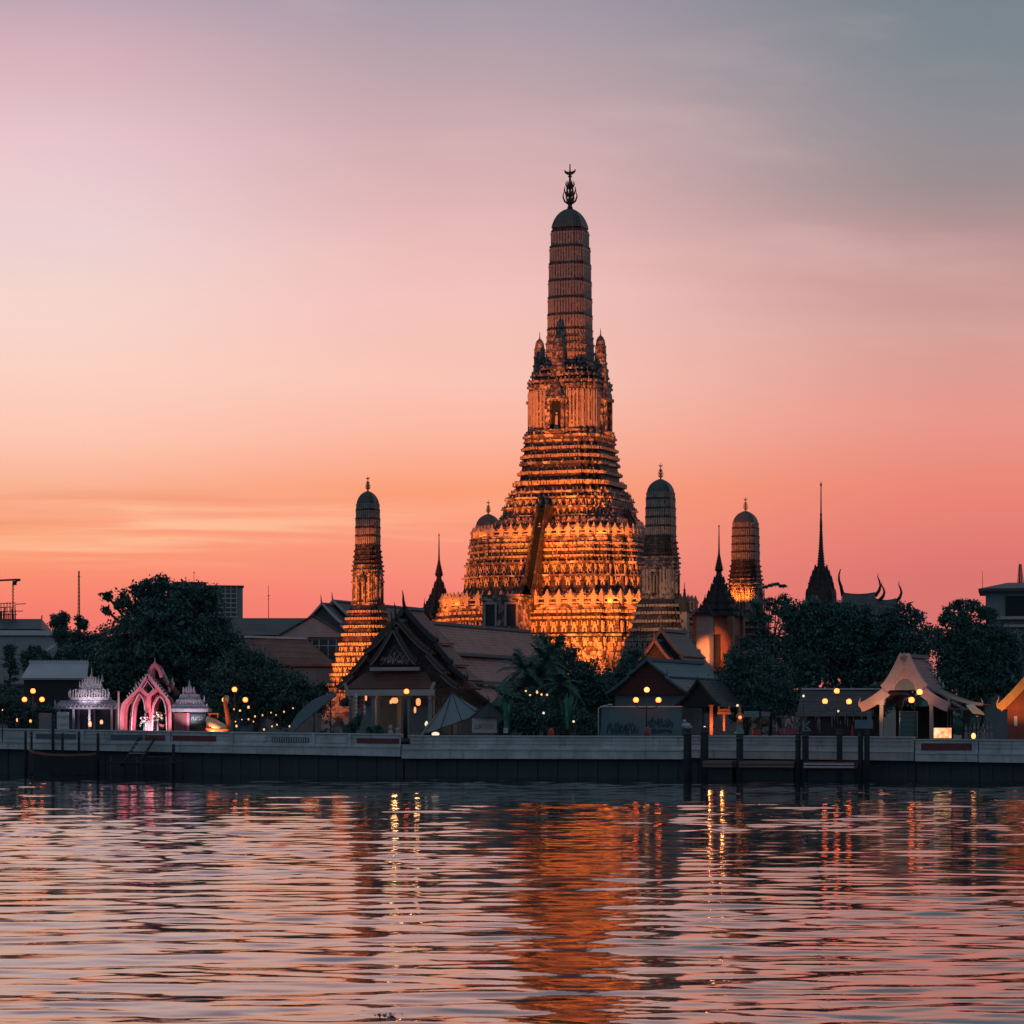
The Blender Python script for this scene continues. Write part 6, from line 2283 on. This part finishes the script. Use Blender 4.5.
# teal hoarding with graffiti
Yt2 = 271.5
kt = k_(Yt2)
th = thing('hoarding', 'teal corrugated hoarding with dark graffiti along its foot', 'hoarding', (PX(642, Yt2), Yt2, GZ), 0)
zt6 = lambda y: PZ(y, Yt2) - GZ
mb = MB()
n = 82
W_ = 82 * kt
for i in range(n):
    mb.box((-W_ / 2 + W_ * (i + .5) / n, .0 if i % 2 else .05, (zt6(707.3)) / 2), (W_ / n * 1.0, .1, zt6(707.3)))
obj('panel', mb, M['tealpanel'], th)
mb = MB()
r = random.Random(2)
for (x0, x1_, yb, yt) in ((607, 637, 734, 722), (648, 672, 728, 717), (650, 671, 733, 729)):
    x = x0
    while x < x1_:
        w_ = r.uniform(2.4, 4.2)
        hgt = (yb - yt) * r.uniform(.6, 1.0)
        n = r.randint(3, 5)
        pts = [((x + r.uniform(0, w_) - 642) * kt, -.06, zt6(yb) + hgt * kt * j / (n - 1) + r.uniform(-.1, .1)) for j in range(n)]
        mb.bar(pts, r.uniform(.1, .2), .03)
        pts = [((x + w_ * j / 3 - 642) * kt, -.065, zt6(yb) + hgt * kt * r.uniform(.1, .95)) for j in range(4)]
        mb.bar(pts, r.uniform(.1, .18), .03)
        x += w_ * .85
obj('graffiti', mb, M['graffiti'], th)
mb = MB()
mb.box((0, -.02, zt6(706.6)), (W_ + .2, .26, .12))
obj('top_rail', mb, M['rail'], th)
for px_ in (599, 683.5):
    mb = MB()
    mb.box(((px_ - 642) * kt, -.05, zt6(706) / 2), (.2, .25, zt6(706)))
    obj('end_post', mb, M['dark'], th)
t = thing('floodlight', 'small white floodlight on an arm over the left end of the hoarding', 'floodlight', (PX(598.5, 271), 271, GZ))
mb = MB(); mb.tube([(0, 0, 0), (0, 0, PZ(708, 267) - GZ), (.5, -.1, PZ(705.6, 267) - GZ), (1.0, -.1, PZ(704.6, 267) - GZ)], .05, 5)
obj('pole', mb, M['rail'], t)
mb = MB(); mb.box((1.15, -.1, PZ(704.3, 267) - GZ), (.4, .3, .14))
obj('lamp_head', mb, M['white'], t)
mb = MB()
mb.lathe([(.3, 0), (.38, .3), (.34, .7), (.12, .85)], 10)
tag(obj('waste_bin', mb, M['rust'], None, (PX(647, 267.5), 267.5, PZ(736.0, 267.5))), 'dull red bin at the foot of the lamp post in front of the teal hoarding', 'bin')

# glowing posts and statue right of it
for px_, y0, y1, w_, lab in ((711.2, 706, 735, .30, 'glowing orange post at the corner of the grey shed'), (724, 714, 731, .2, 'glowing orange T shaped post inside the grey shed')):
    t = thing('lit_post', lab, 'lit post', (PX(px_, 272), 272, GZ), 0, 'glowing posts of the grey shed')
    mb = MB()
    z0, z1 = PZ(y1, 272) - GZ, PZ(y0, 272) - GZ
    mb.box((0, 0, (z0 + z1) / 2), (w_, w_, z1 - z0))
    obj('post', mb, M['orange_paint'], t)
    mb = MB()
    if px_ > 720:
        mb.box((0, 0, z1 + .1), (1.3, .25, .25))
        mb.box((0, 0, z1 + .4), (1.0, .25, .2))
        for sx_ in (-.5, .5):
            mb.box((sx_, 0, z1 + .35), (.12, .2, .8))
    else:
        mb.box((0, 0, z1 + .05), (w_ * 1.6, w_ * 1.6, .12))
    obj('cap', mb, M['orange_paint'], t)
    L_ = bpy.data.lights.new('lamp_' + name if False else 'post_lamp', 'POINT')
    L_.energy = 55
    L_.color = (1, .36, .09)
    L_.shadow_soft_size = .12
    lo = bpy.data.objects.new('post_lamp', L_)
    COL.objects.link(lo)
    lo.location = (PX(px_ - 2, 271), 271, PZ(726, 271))


def pile(label, px, y0, y1, Y, wpx, parts=(), group='dark mooring piles in the river'):
    t = thing('mooring_pile', label, 'pile', (PX(px, Y), Y, 0), 0, group)
    mb = MB()
    r_p = wpx * k_(Y) / 2
    mb.lathe([(r_p * 1.02, -2.5), (r_p, PZ(y0, Y) - .1), (r_p * .85, PZ(y0, Y))], 10)
    obj('shaft', mb, M['dark'], t)
    mb = MB()
    mb.lathe([(r_p * 1.08, PZ(y0, Y) - .6), (r_p * 1.08, PZ(y0, Y) - .35)], 10)
    obj('collar', mb, M['walldark'], t)
    return t


PILES = [(687.5, 729, 8, 'stout pile carrying a white bundle, first of the right hand row'), (704.5, 727, 8, 'stout pile just right of the one with the white bundle'), (739.8, 734, 7, 'stout pile under the glowing statue'),
         (798, 735, 5.5, 'thin pile of the close pair below the pale K shaped sign'), (805.5, 731, 6.5, 'thick pile of the close pair below the pale K shaped sign'), (839.5, 729, 6, 'pile under the three globe lamp left of the pale pavilion'), (860.5, 731, 5, 'left pile of the last pair beside the grey box'), (867, 729, 5.5, 'right pile of the last pair beside the grey box')]
for px_, y0, w_, lab in PILES:
    pile(lab, px_, y0, 776, YW(px_) - 4.0, w_)
for px_, y0, w_, lab in ((25.5, 731, 2.6, 'slanting outer pile at the bow of the long boat'), (31.5, 731.5, 2.4, 'second pile at the bow of the long boat'), (53, 716, 3.2, 'tallest thin pile in front of the white shrine'), (62.5, 733, 2.6, 'thin pile amidships of the long boat'), (79, 732, 2.8, 'thin pile at the stern of the long boat'), (98, 733, 3.0, 'pile right of the long boat'), (173.5, 744, 3.2, 'short pile under the small shrine kiosk')):
    pile(lab, px_, y0, 772, YW(px_) - 2.6, w_)
# things on the piles
Yx = YW(687.5) - 4
mb = MB()
for i in range(9):
    mb.sphere((random.uniform(-.35, .35), random.uniform(-.2, .2), .2 + random.uniform(-.1, .55)), random.uniform(.16, .28), 7, 5)
tag(obj('bundle', mb, M['paleroof'], None, P(687.5, 729.5, Yx)), 'pale crumpled bundle on top of the first right hand pile', 'bundle')
Yx = YW(739.8) - 4
st_ = thing('statue', 'small glowing orange statue on a mint pedestal atop a pile', 'statue', P(739.8, 734, Yx))
mb = MB()
mb.box((0, 0, .25), (.8, .6, .5), 0, .75)
mb.box((0, 0, .7), (.5, .45, .5), 0, .8)
obj('pedestal', mb, M['mint'], st_)
mb = MB()
mb.lathe([(.26, .95), (.3, 1.2), (.2, 1.45), (.24, 1.75), (.2, 1.95), (.09, 2.05), (.15, 2.2), (.14, 2.35), (.06, 2.5), (.02, 2.8)], 10)
mb.tube([(-.2, 0, 1.85), (-.34, -.1, 1.6), (-.15, -.25, 1.5)], [.08, .07, .06], 6)
mb.tube([(.2, 0, 1.85), (.34, -.1, 1.6), (.15, -.25, 1.5)], [.08, .07, .06], 6)
obj('figure', mb, M['orange_paint'], st_)
mb = MB()
mb.sphere((.0, -.33, 1.55), .16, 8, 6)
obj('lamp', mb, M['lit_lamp'], st_)
Yx = YW(806) - 4
ks_ = thing('letter_sign', 'small pale sign shaped like a K on the close pair of piles', 'sign', P(806.5, 730, Yx))
mb = MB()
mb.box((-.28, 0, .42), (.14, .1, .9))
mb.bar([(-.2, 0, .4), (.32, 0, .8)], .14, .1)
mb.bar([(-.15, 0, .42), (.34, 0, .02)], .14, .1)
obj('letter', mb, M['mint'], ks_)
mb = MB()
mb.box((0, 0, -.05), (.8, .12, .1))
obj('base', mb, M['mint'], ks_)
Yx = YW(864) - 4
gb_ = thing('utility_box', 'blue grey utility box and screen standing on the last pair of piles', 'box', P(864, 729, Yx))
mb = MB()
mb.box((0, 0, .45), (1.6, .5, .8))
obj('cabinet', mb, M['canvas'], gb_)
mb = MB()
mb.box((.5, 0, 1.2), (.35, .2, .8))
mb.tube([(-.2, 0, .8), (-.2, 0, 1.2)], .04, 5)
obj('screen', mb, M['canvas'], gb_)
# pontoons
def pontoon(label, xa, xb, y0, y1, dY, m):
    c = (xa + xb) / 2
    Y = YW(c) - dY
    t = thing('pontoon', label, 'pontoon', (PX(c, Y), Y, 0), atan2(-.37, 1), 'low pontoons moored under the river wall')
    w_ = (xb - xa) * k_(Y) * 1.06
    mb = MB()
    zt7, zb7 = PZ(y0, Y), PZ(y1, Y)
    mb.box((0, 0, (zt7 + zb7) / 2), (w_, 2.4, zt7 - zb7))
    obj('deck', mb, M[m], t)
    mb = MB()
    for i in range(2):
        mb.box((0, -1.27, lerp(zb7, zt7, .25 + .45 * i)), (w_ * 1.005, .1, .12))
    obj('rubbing_strip', mb, M['rail'] if m != 'pontoon' else M['barge_edge'], t)
    mb = MB()
    mb.box((0, .2, zb7 / 2 - .4), (w_ * .96, 2.2, zb7 + .78))
    obj('float', mb, M['dark'], t)
    return t


pontoon('grey striped pontoon between the second pile and the statue pile', 707, 735, 760.5, 767.5, 3.2, 'pontoon')
pontoon('long rusty striped pontoon right of the statue pile', 743, 796, 761, 768, 3.2, 'pontoon')
pontoon('rusty red pontoon below the three globe lamp', 808, 856, 762, 768.5, 3.2, 'boatred')
# long boat
Ybt = 287.0 - 3.2
lb = thing('long_boat', 'low dark wooden boat with faded red gunwale moored among the left piles', 'boat', (PX(62, Ybt), Ybt, 0), 0)
kb2 = k_(Ybt)
mb = MB()
rings = []
for f, w_, up in ((-1, .05, .55), (-.85, .5, .3), (-.4, .8, .05), (.2, .85, 0), (.75, .7, .06), (1, .45, .15)):
    x = f * 33 * kb2
    zt8 = PZ(756, Ybt) + up
    zb8 = .05 + up * .3
    rings.append([(x, -w_, zt8), (x, -w_ * .7, zb8), (x, w_ * .7, zb8), (x, w_, zt8)])
mb.loft(rings)
obj('hull', mb, M['dark'], lb)
mb = MB()
for sd in (-1, 1):
    mb.bar([(f * 33 * kb2, sd * (w_ + .02), PZ(755.2, Ybt) + up) for f, w_, up in ((-1, .05, .55), (-.85, .5, .3), (-.4, .8, .05), (.2, .85, 0), (.75, .7, .06), (1, .45, .15))], .22, .1)
obj('gunwale', mb, M['boatred'], lb)
mb = MB()
for f in (-.5, 0, .5):
    mb.box((f * 33 * kb2, 0, PZ(757, Ybt)), (.25, 1.5, .06))
obj('thwart', mb, M['boatred'], lb)
# boarding steps by the pink arch
bs = thing('boarding_steps', 'steep boarding steps with rails climbing the river wall below the pink arch', 'steps', (PX(148, YW(148)), YW(148) - .5, 0), ROT)
mb = MB()
z0, z1 = PZ(766, 283), PZ(737, 283)
for sd in (-.9, .9):
    mb = MB()
    mb.bar([(sd - .9, -2.2, z0), (sd + .25, -.3, z1)], .22, .16)
    obj('rail', mb, M['dark'], bs)
for i in range(8):
    mb = MB()
    f = (i + .5) / 8
    mb.box((lerp(-.9, .25, f), lerp(-2.2, -.3, f), lerp(z0, z1, f)), (1.8, .3, .07))
    obj('tread', mb, M['paleroof'] if 2 < i < 7 else M['dark'], bs)
ld = thing('landing_stage', 'low dark landing stage below the pink arch steps', 'landing stage', (PX(155, YW(155) - 2.5), YW(155) - 2.5, 0), ROT)
mb = MB()
mb.box((-1, 0, PZ(763, 282)), (7.5, 2.4, .14))
obj('deck', mb, M['dark'], ld)
mb = MB()
for x in (-4.5, -1.5, 2.4):
    mb.tube([(x, -1.1, -2), (x, -1.1, PZ(757, 282))], .07, 5)
mb.tube([(-.2, -1.1, PZ(757, 282)), (2.4, -1.1, PZ(757, 282))], .05, 5)
obj('railing', mb, M['walldark'], ld)

# long dark kiosk roof behind the right lamp
Ylk = 268.0
klk = k_(Ylk)
zlk = lambda y: PZ(y, Ylk) - GZ
lkk = thing('market_shed', 'long dark shed with drooping sheet roof and pale ridge line left of the pale pavilion', 'shed', (PX(845, Ylk), Ylk, GZ), 0)
mb = MB()
n = 40
for i in range(n):
    x0 = -40 + 80 * i / n
    x1_ = -40 + 80 * (i + 1) / n
    pts = [(x0 * klk - (.9 if i < 3 else 0), -.6 if i % 2 else -.55, zlk(716)), (x1_ * klk, -.6 if i % 2 else -.55, zlk(716)), (x1_ * klk, 3, zlk(689)), (x0 * klk, 3, zlk(689))]
    mb.poly(pts, (0, .05, -.1))
mb.poly([(-40 * klk, 6.6, zlk(716)), (40 * klk, 6.6, zlk(716)), (40 * klk, 3, zlk(689)), (-40 * klk, 3, zlk(689))], (0, -.05, -.1))
obj('roof', mb, M['slate'], lkk)
mb = MB()
mb.bar([(-40 * klk, 3, zlk(688.5)), (40 * klk, 3, zlk(688.5))], .14, .3)
obj('ridge_cap', mb, M['rail'], lkk)
mb = MB()
mb.box((0, 3, zlk(716) / 2), (76 * klk, 6.2, zlk(716)))
obj('wall', mb, M['dark'], lkk)
mb = MB()
r = random.Random(12)
for i in range(22):
    x = r.uniform(-32, 34) * klk
    mb.box((x, -.72, zlk(r.uniform(704, 726))), (.08, .04, r.uniform(.4, 1.3)))
obj('hanging_strip', mb, M['tealpanel'], lkk)

# stacked chairs, crates behind the wall between piles
for px_, lab in ((782, 'left mauve plastic chair behind the river wall between the piles'), (788, 'middle mauve plastic chair behind the river wall between the piles'), (794, 'right mauve plastic chair behind the river wall between the piles')):
    t = thing('plastic_chair', lab, 'chair', (PX(px_, 264.8), 264.8, GZ), .2, 'mauve chairs behind the wall')
    mb = MB(); mb.box((0, 0, .95), (.46, .42, .06)); obj('seat', mb, M['mauve'], t)
    mb = MB(); mb.box((0, .2, 1.25), (.46, .05, .5)); obj('backrest', mb, M['mauve'], t)
    for sx_ in (-1, 1):
        for sy_ in (-1, 1):
            mb = MB(); mb.box((sx_ * .19, sy_ * .17, .46), (.05, .05, .92)); obj('leg', mb, M['mauve'], t)
t = thing('crate', 'red crate behind the river wall right of the statue', 'crate', (PX(756.5, 266), 266, GZ))
mb = MB(); mb.box((0, 0, 1.0), (.75, .6, .75)); obj('box_body', mb, M['red'], t)
mb = MB()
for z in (.75, 1.0, 1.25):
    mb.box((0, -.31, z), (.8, .06, .07))
obj('slat', mb, M['rust'], t)
mb = MB(); mb.box((0, 0, .31), (.8, .7, .6)); obj('stand', mb, M['dark'], t)
panel_sign('shop_sign', 'small teal sign board with pale marks behind the statue', 'sign', 744, 759, 711, 717, 268, 'mint', 'canvas', rows=1, mh=.25, mseed=4)
panel_sign('shop_sign', 'small grey slanting sign behind the river wall right of the teal one', 'sign', 761, 770, 712, 716, 268, 'canvas', None)
mb = MB()
mb.lathe([(.1, 0), (.05, .9), (.02, 1.0)], 6)
tag(obj('traffic_cone', mb, M['red'], None, P(852.3, 735.9, 260.6)), 'thin red cone on the wall top between the last piles', 'cone')
# menu board by pale pavilion
panel_sign('menu_board', 'tall dark menu board with rows of pale text and green foot in the pale pavilion', 'board', 900.5, 917, 712, 737, 260.2, 'signgreen', 'canvas', rows=5, mseed=6, frame='tealpanel', mh=.14)
# lit box, hanging lit canopy, lantern on the right
t = thing('light_box', 'glowing orange light box standing by the pale pavilion', 'light box', (PX(942.5, 258.9), 258.9, GZ))
mb = MB(); mb.box((0, 0, PZ(733, 258.9) - GZ), (1.6, .4, .95)); obj('lit_panel', mb, M['lit_box'], t)
mb = MB(); mb.box((0, .22, PZ(733, 258.9) - GZ), (1.7, .08, 1.05)); mb.box((0, .1, .25), (1.4, .5, .5)); obj('case', mb, M['dark'], t)
t = thing('awning', 'small bright lit awning over a stall right of the pale pavilion', 'awning', (PX(975, 259.5), 259.5, GZ))
za9 = lambda y: PZ(y, 259.5) - GZ
mb = MB()
kx = k_(259.5)
mb.poly([(-8 * kx, -.5, za9(708)), (0, -.5, za9(707)), (3 * kx, -.5, za9(710.5)), (9 * kx, -.5, za9(715)), (-3 * kx, -.5, za9(713.5))], (0, 1.2, .3))
obj('canvas_sheet', mb, M['cream_paint'], t)
mb = MB()
for x in (-4, 5):
    mb.tube([(x * kx, .3, 0), (x * kx, .3, za9(711))], .03, 5)
obj('pole', mb, M['dark'], t)
t = thing('lantern', 'small round lantern on the wall right of the light box', 'lantern', P(973.5, 736, 256.9))
mb = MB(); mb.sphere((0, 0, 0), .22, 10, 8, (.9, .9, 1.25)); obj('lantern_shade', mb, M['globe_white'], t)
mb = MB(); mb.lathe([(.14, -.45), (.2, -.28), (.1, -.24)], 8); obj('base', mb, M['dark'], t)
r = random.Random(31)
for i in range(7):
    px_ = 966 + i * 4.2
    mb = MB()
    mb.lathe([(.12, 0), (.14, .35), (.06, .5), (.07, .65), (.02, .75)], 8)
    mb.box((0, .05, -.7), (.3, .3, 1.4))
    tag(obj('jar', mb, M['canvas'], None, (PX(px_, 260.5), 260.5, PZ(731, 260.5) + r.uniform(-.1, .1))), 'pale jar on a dark stand in the stall left of the orange gabled hall', 'jar', 'jars on the stall')

# ------------------------------------------------------------------ lamps that light the temple (unseen floods on its ledges and standing off it)
SOD = (1.0, 0.185, 0.02)


def strip(local, length, aim, power, rzl, parent_loc=(TC.x, TC.y), width=.5, color=SOD):
    """a row of floodlights as one long lamp: local position in the temple frame, aim = (dy inward, dz up)"""
    Ld = bpy.data.lights.new('flood_lamp', 'AREA')
    Ld.shape = 'RECTANGLE'
    Ld.size, Ld.size_y = length, width
    Ld.energy = power
    Ld.color = color
    Ld.spread = radians(150)
    o = bpy.data.objects.new('flood_lamp', Ld)
    COL.objects.link(o)
    c, s = cos(ROT), sin(ROT)
    # face direction: rzl turns the -y face round the tower
    cr, sr = cos(rzl), sin(rzl)
    lx, ly, lz = local
    ax, ay = lx * cr - ly * sr, lx * sr + ly * cr
    o.location = (parent_loc[0] + ax * c - ay * s, parent_loc[1] + ax * s + ay * c, lz)
    dl = Vector((0, aim[0], aim[1]))
    dl = Vector((-dl.y * sr, dl.y * cr, dl.z))
    dw = Vector((dl.x * c - dl.y * s, dl.x * s + dl.y * c, dl.z))
    q_ = dw.to_track_quat('-Z', 'Y')
    # keep the long side of the lamp horizontal
    o.rotation_euler = q_.to_euler()
    return o


a1, a2, a3 = 128 * TS / PK, 98 * TS / PK, 45 * TS / PK


def beam(frm, to, energy, ang, centre=(TC.x, TC.y), color=SOD, size=.5, blend=.7):
    """an unseen floodlight in the temple yard, both ends given in the temple frame"""
    Ld = bpy.data.lights.new('flood_beam', 'SPOT')
    Ld.energy, Ld.color, Ld.shadow_soft_size, Ld.spot_size, Ld.spot_blend = energy, color, size, radians(ang), blend
    o = bpy.data.objects.new('flood_beam', Ld)
    COL.objects.link(o)
    c, s = cos(ROT), sin(ROT)
    w = lambda p: Vector((centre[0] + p[0] * c - p[1] * s, centre[1] + p[0] * s + p[1] * c, p[2]))
    o.location = w(frm)
    o.rotation_euler = (w(to) - w(frm)).to_track_quat('-Z', 'Y').to_euler()


beam((14, -44, 13.5), (6.5, -11, 25), 205000, 42)
beam((-15, -44, 13.5), (-11, -11, 26), 80000, 34)
beam((7, -46, 13.5), (0, -4, 43), 235000, 32)
beam((7, -46, 13.5), (0, 0, 66), 100000, 27, color=(1, .20, .05))
beam((-48, 4, 14), (-12, 0, 28), 60000, 50)
for face, kf in ((0, 1.0), (pi / 2, .8), (-pi / 2, .8)):
    strip((6.6, -(a1 + 5.0), cyT(668)), 13, (1, .35), 700 * kf, face)          # base, right half
    strip((-8, -(a1 + 5.0), cyT(668)), 11, (1, .5), 350 * kf, face)
    for ox, pw in ((7.4, 420), (-7.6, 260)):
        strip((ox, -(a1 - .9), cyT(607.5)), 11.5, (.5, .9), pw * kf, face)
    for ox, pw in ((5.8, 300), (-5.8, 220)):
        strip((ox, -(a2 - .9), cyT(539.5)), 9, (.5, .9), pw * kf, face)
    strip((0, -(a3 + 1.9), cyT(446)), 8.5, (.4, .95), 200 * kf, face)
# left corner tower, strongly lit
pl = lD
beam((-2.5, -21, 9), (.5, 0, 16), 85000, 34, pl)
beam((-2.5, -21, 9), (.3, 0, 27.5), 95000, 21, pl)
strip((0, -9.2, PZ(706, lD[1])), 8, (1, .9), 500, 0, pl)
strip((0, -9.2, PZ(690, lD[1])), 8, (1, .9), 500, pi / 2, pl)
strip((0, -9.2, PZ(690, lD[1])), 8, (1, .9), 700, -pi / 2, pl)
# right far tower's niche, shrine wall, porch
strip((0, -3.6, PZ(600, lB[1])), 2.2, (.5, .8), 420, 0, lB)
beam((3, -16, 18), (0, 0, 24), 5200, 60, lA, color=(1, .4, .18))  # added dim lamp on the unlit grey corner tower
beam((3, -13.5, 14.5), (-1.6, 0, 16), 9000, 36, (PX(719, 386), 386), color=(1, .24, .07))
strip((0, -4.5, PZ(660, 335)), 4, (.8, .6), 160, 0, (PX(655, 335), 335))
strip((0, -6, PZ(640, 404)), 4, (1, .4), 420, 0, (PX(439, 404), 404))


def point(loc, energy, color, size=.15):
    Ld = bpy.data.lights.new('small_lamp', 'POINT')
    Ld.energy, Ld.color, Ld.shadow_soft_size = energy, color, size
    o = bpy.data.objects.new('small_lamp', Ld)
    COL.objects.link(o)
    o.location = loc


point(P(394.5, 706, Yp + 1.0), 90, (1, .45, .16), .25)
point(P(417, 706, Yp + 1.0), 60, (1, .45, .16), .25)


# pink floods at the arch, orange at the swan, warm inside pavilions
def spot(loc, target, energy, color, ang=70, size=.3):
    Ld = bpy.data.lights.new('spot_lamp', 'SPOT')
    Ld.energy, Ld.color, Ld.shadow_soft_size, Ld.spot_size, Ld.spot_blend = energy, color, size, radians(ang), .6
    o = bpy.data.objects.new('spot_lamp', Ld)
    COL.objects.link(o)
    o.location = loc
    o.rotation_euler = (Vector(target) - Vector(loc)).to_track_quat('-Z', 'Y').to_euler()


spot((PX(147, Yq), Yq - 2.4, GZ + .3), (PX(147, Yq), Yq, GZ + 4.4), 1700, (1, .55, .58), 125)
spot((PX(90, Yz), Yz - 2.2, PZ(729, Yz)), (PX(90, Yz), Yz, PZ(690, Yz)), 420, (1, .8, .88), 100)
spot((PX(84, Yz), Yz - .9, PZ(699.3, Yz)), (PX(89, Yz), Yz + 1.2, PZ(686, Yz)), 55, (1, .84, .9), 160)
spot((PX(97, Yz), Yz - .9, PZ(699.3, Yz)), (PX(91, Yz), Yz + 1.2, PZ(686, Yz)), 55, (1, .84, .9), 160)
spot((PX(190, Yc_), Yc_ - 2.2, PZ(729, Yc_)), (PX(190, Yc_), Yc_, PZ(692, Yc_)), 420, (1, .76, .92), 100)
spot((PX(214, Yw2), Yw2 - 1.6, GZ + .7), (PX(221, Yw2), Yw2, GZ + 2.2), 420, (1, .36, .14), 125)
spot((PX(866, 260.8), 260.8, GZ + 1.1), (PX(872, Yr), Yr, PZ(704, Yr)), 420, (1, .42, .12), 90)
spot((PX(890, 260.4), 260.4, GZ + 1.1), (PX(905, Yr), Yr, PZ(672, Yr)), 620, (1, .5, .33), 100)
spot((PX(1008, 256.6), 256.6, GZ + 1.1), (PX(1014, Ye), Ye, PZ(690, Ye)), 900, (1, .42, .11), 110)
spot((PX(968, 257.5), 258.0, GZ + 1.0), (PX(975, 259.5), 259.5, PZ(711, 259.5)), 90, (1, .6, .3), 80)

# ------------------------------------------------------------------ weed drifting on the river
for px_, py_, n_, lab in ((388, 1019, 26, 'small clump of dark weed floating near the bottom of the picture'),):
    Yq_ = (CZ) * F / (py_ - YH)
    r = random.Random(px_)
    mb = MB()
    for i in range(n_):
        b = Vector((r.gauss(0, .12), r.gauss(0, .35), r.uniform(-.03, .0)))
        a = r.uniform(0, 6.28)
        mb.add([b, b + Vector((.07 * cos(a), .07 * sin(a), .02)), b + Vector((.04 * cos(a + 1), .04 * sin(a + 1), .045))], [(0, 1, 2)])
    tag(obj('floating_weed', mb, M['leaf'], None, (PX(px_, Yq_), Yq_, .02)), lab, 'weed')

# carved ornament too numerous to count stays one part per course
for o_ in bpy.data.objects:
    if o_.type == 'MESH' and o_.parent and o_.name.split('.')[0] in ('frieze', 'carved_moulding', 'flower_relief', 'antefix_row'):
        o_['kind'] = 'stuff'
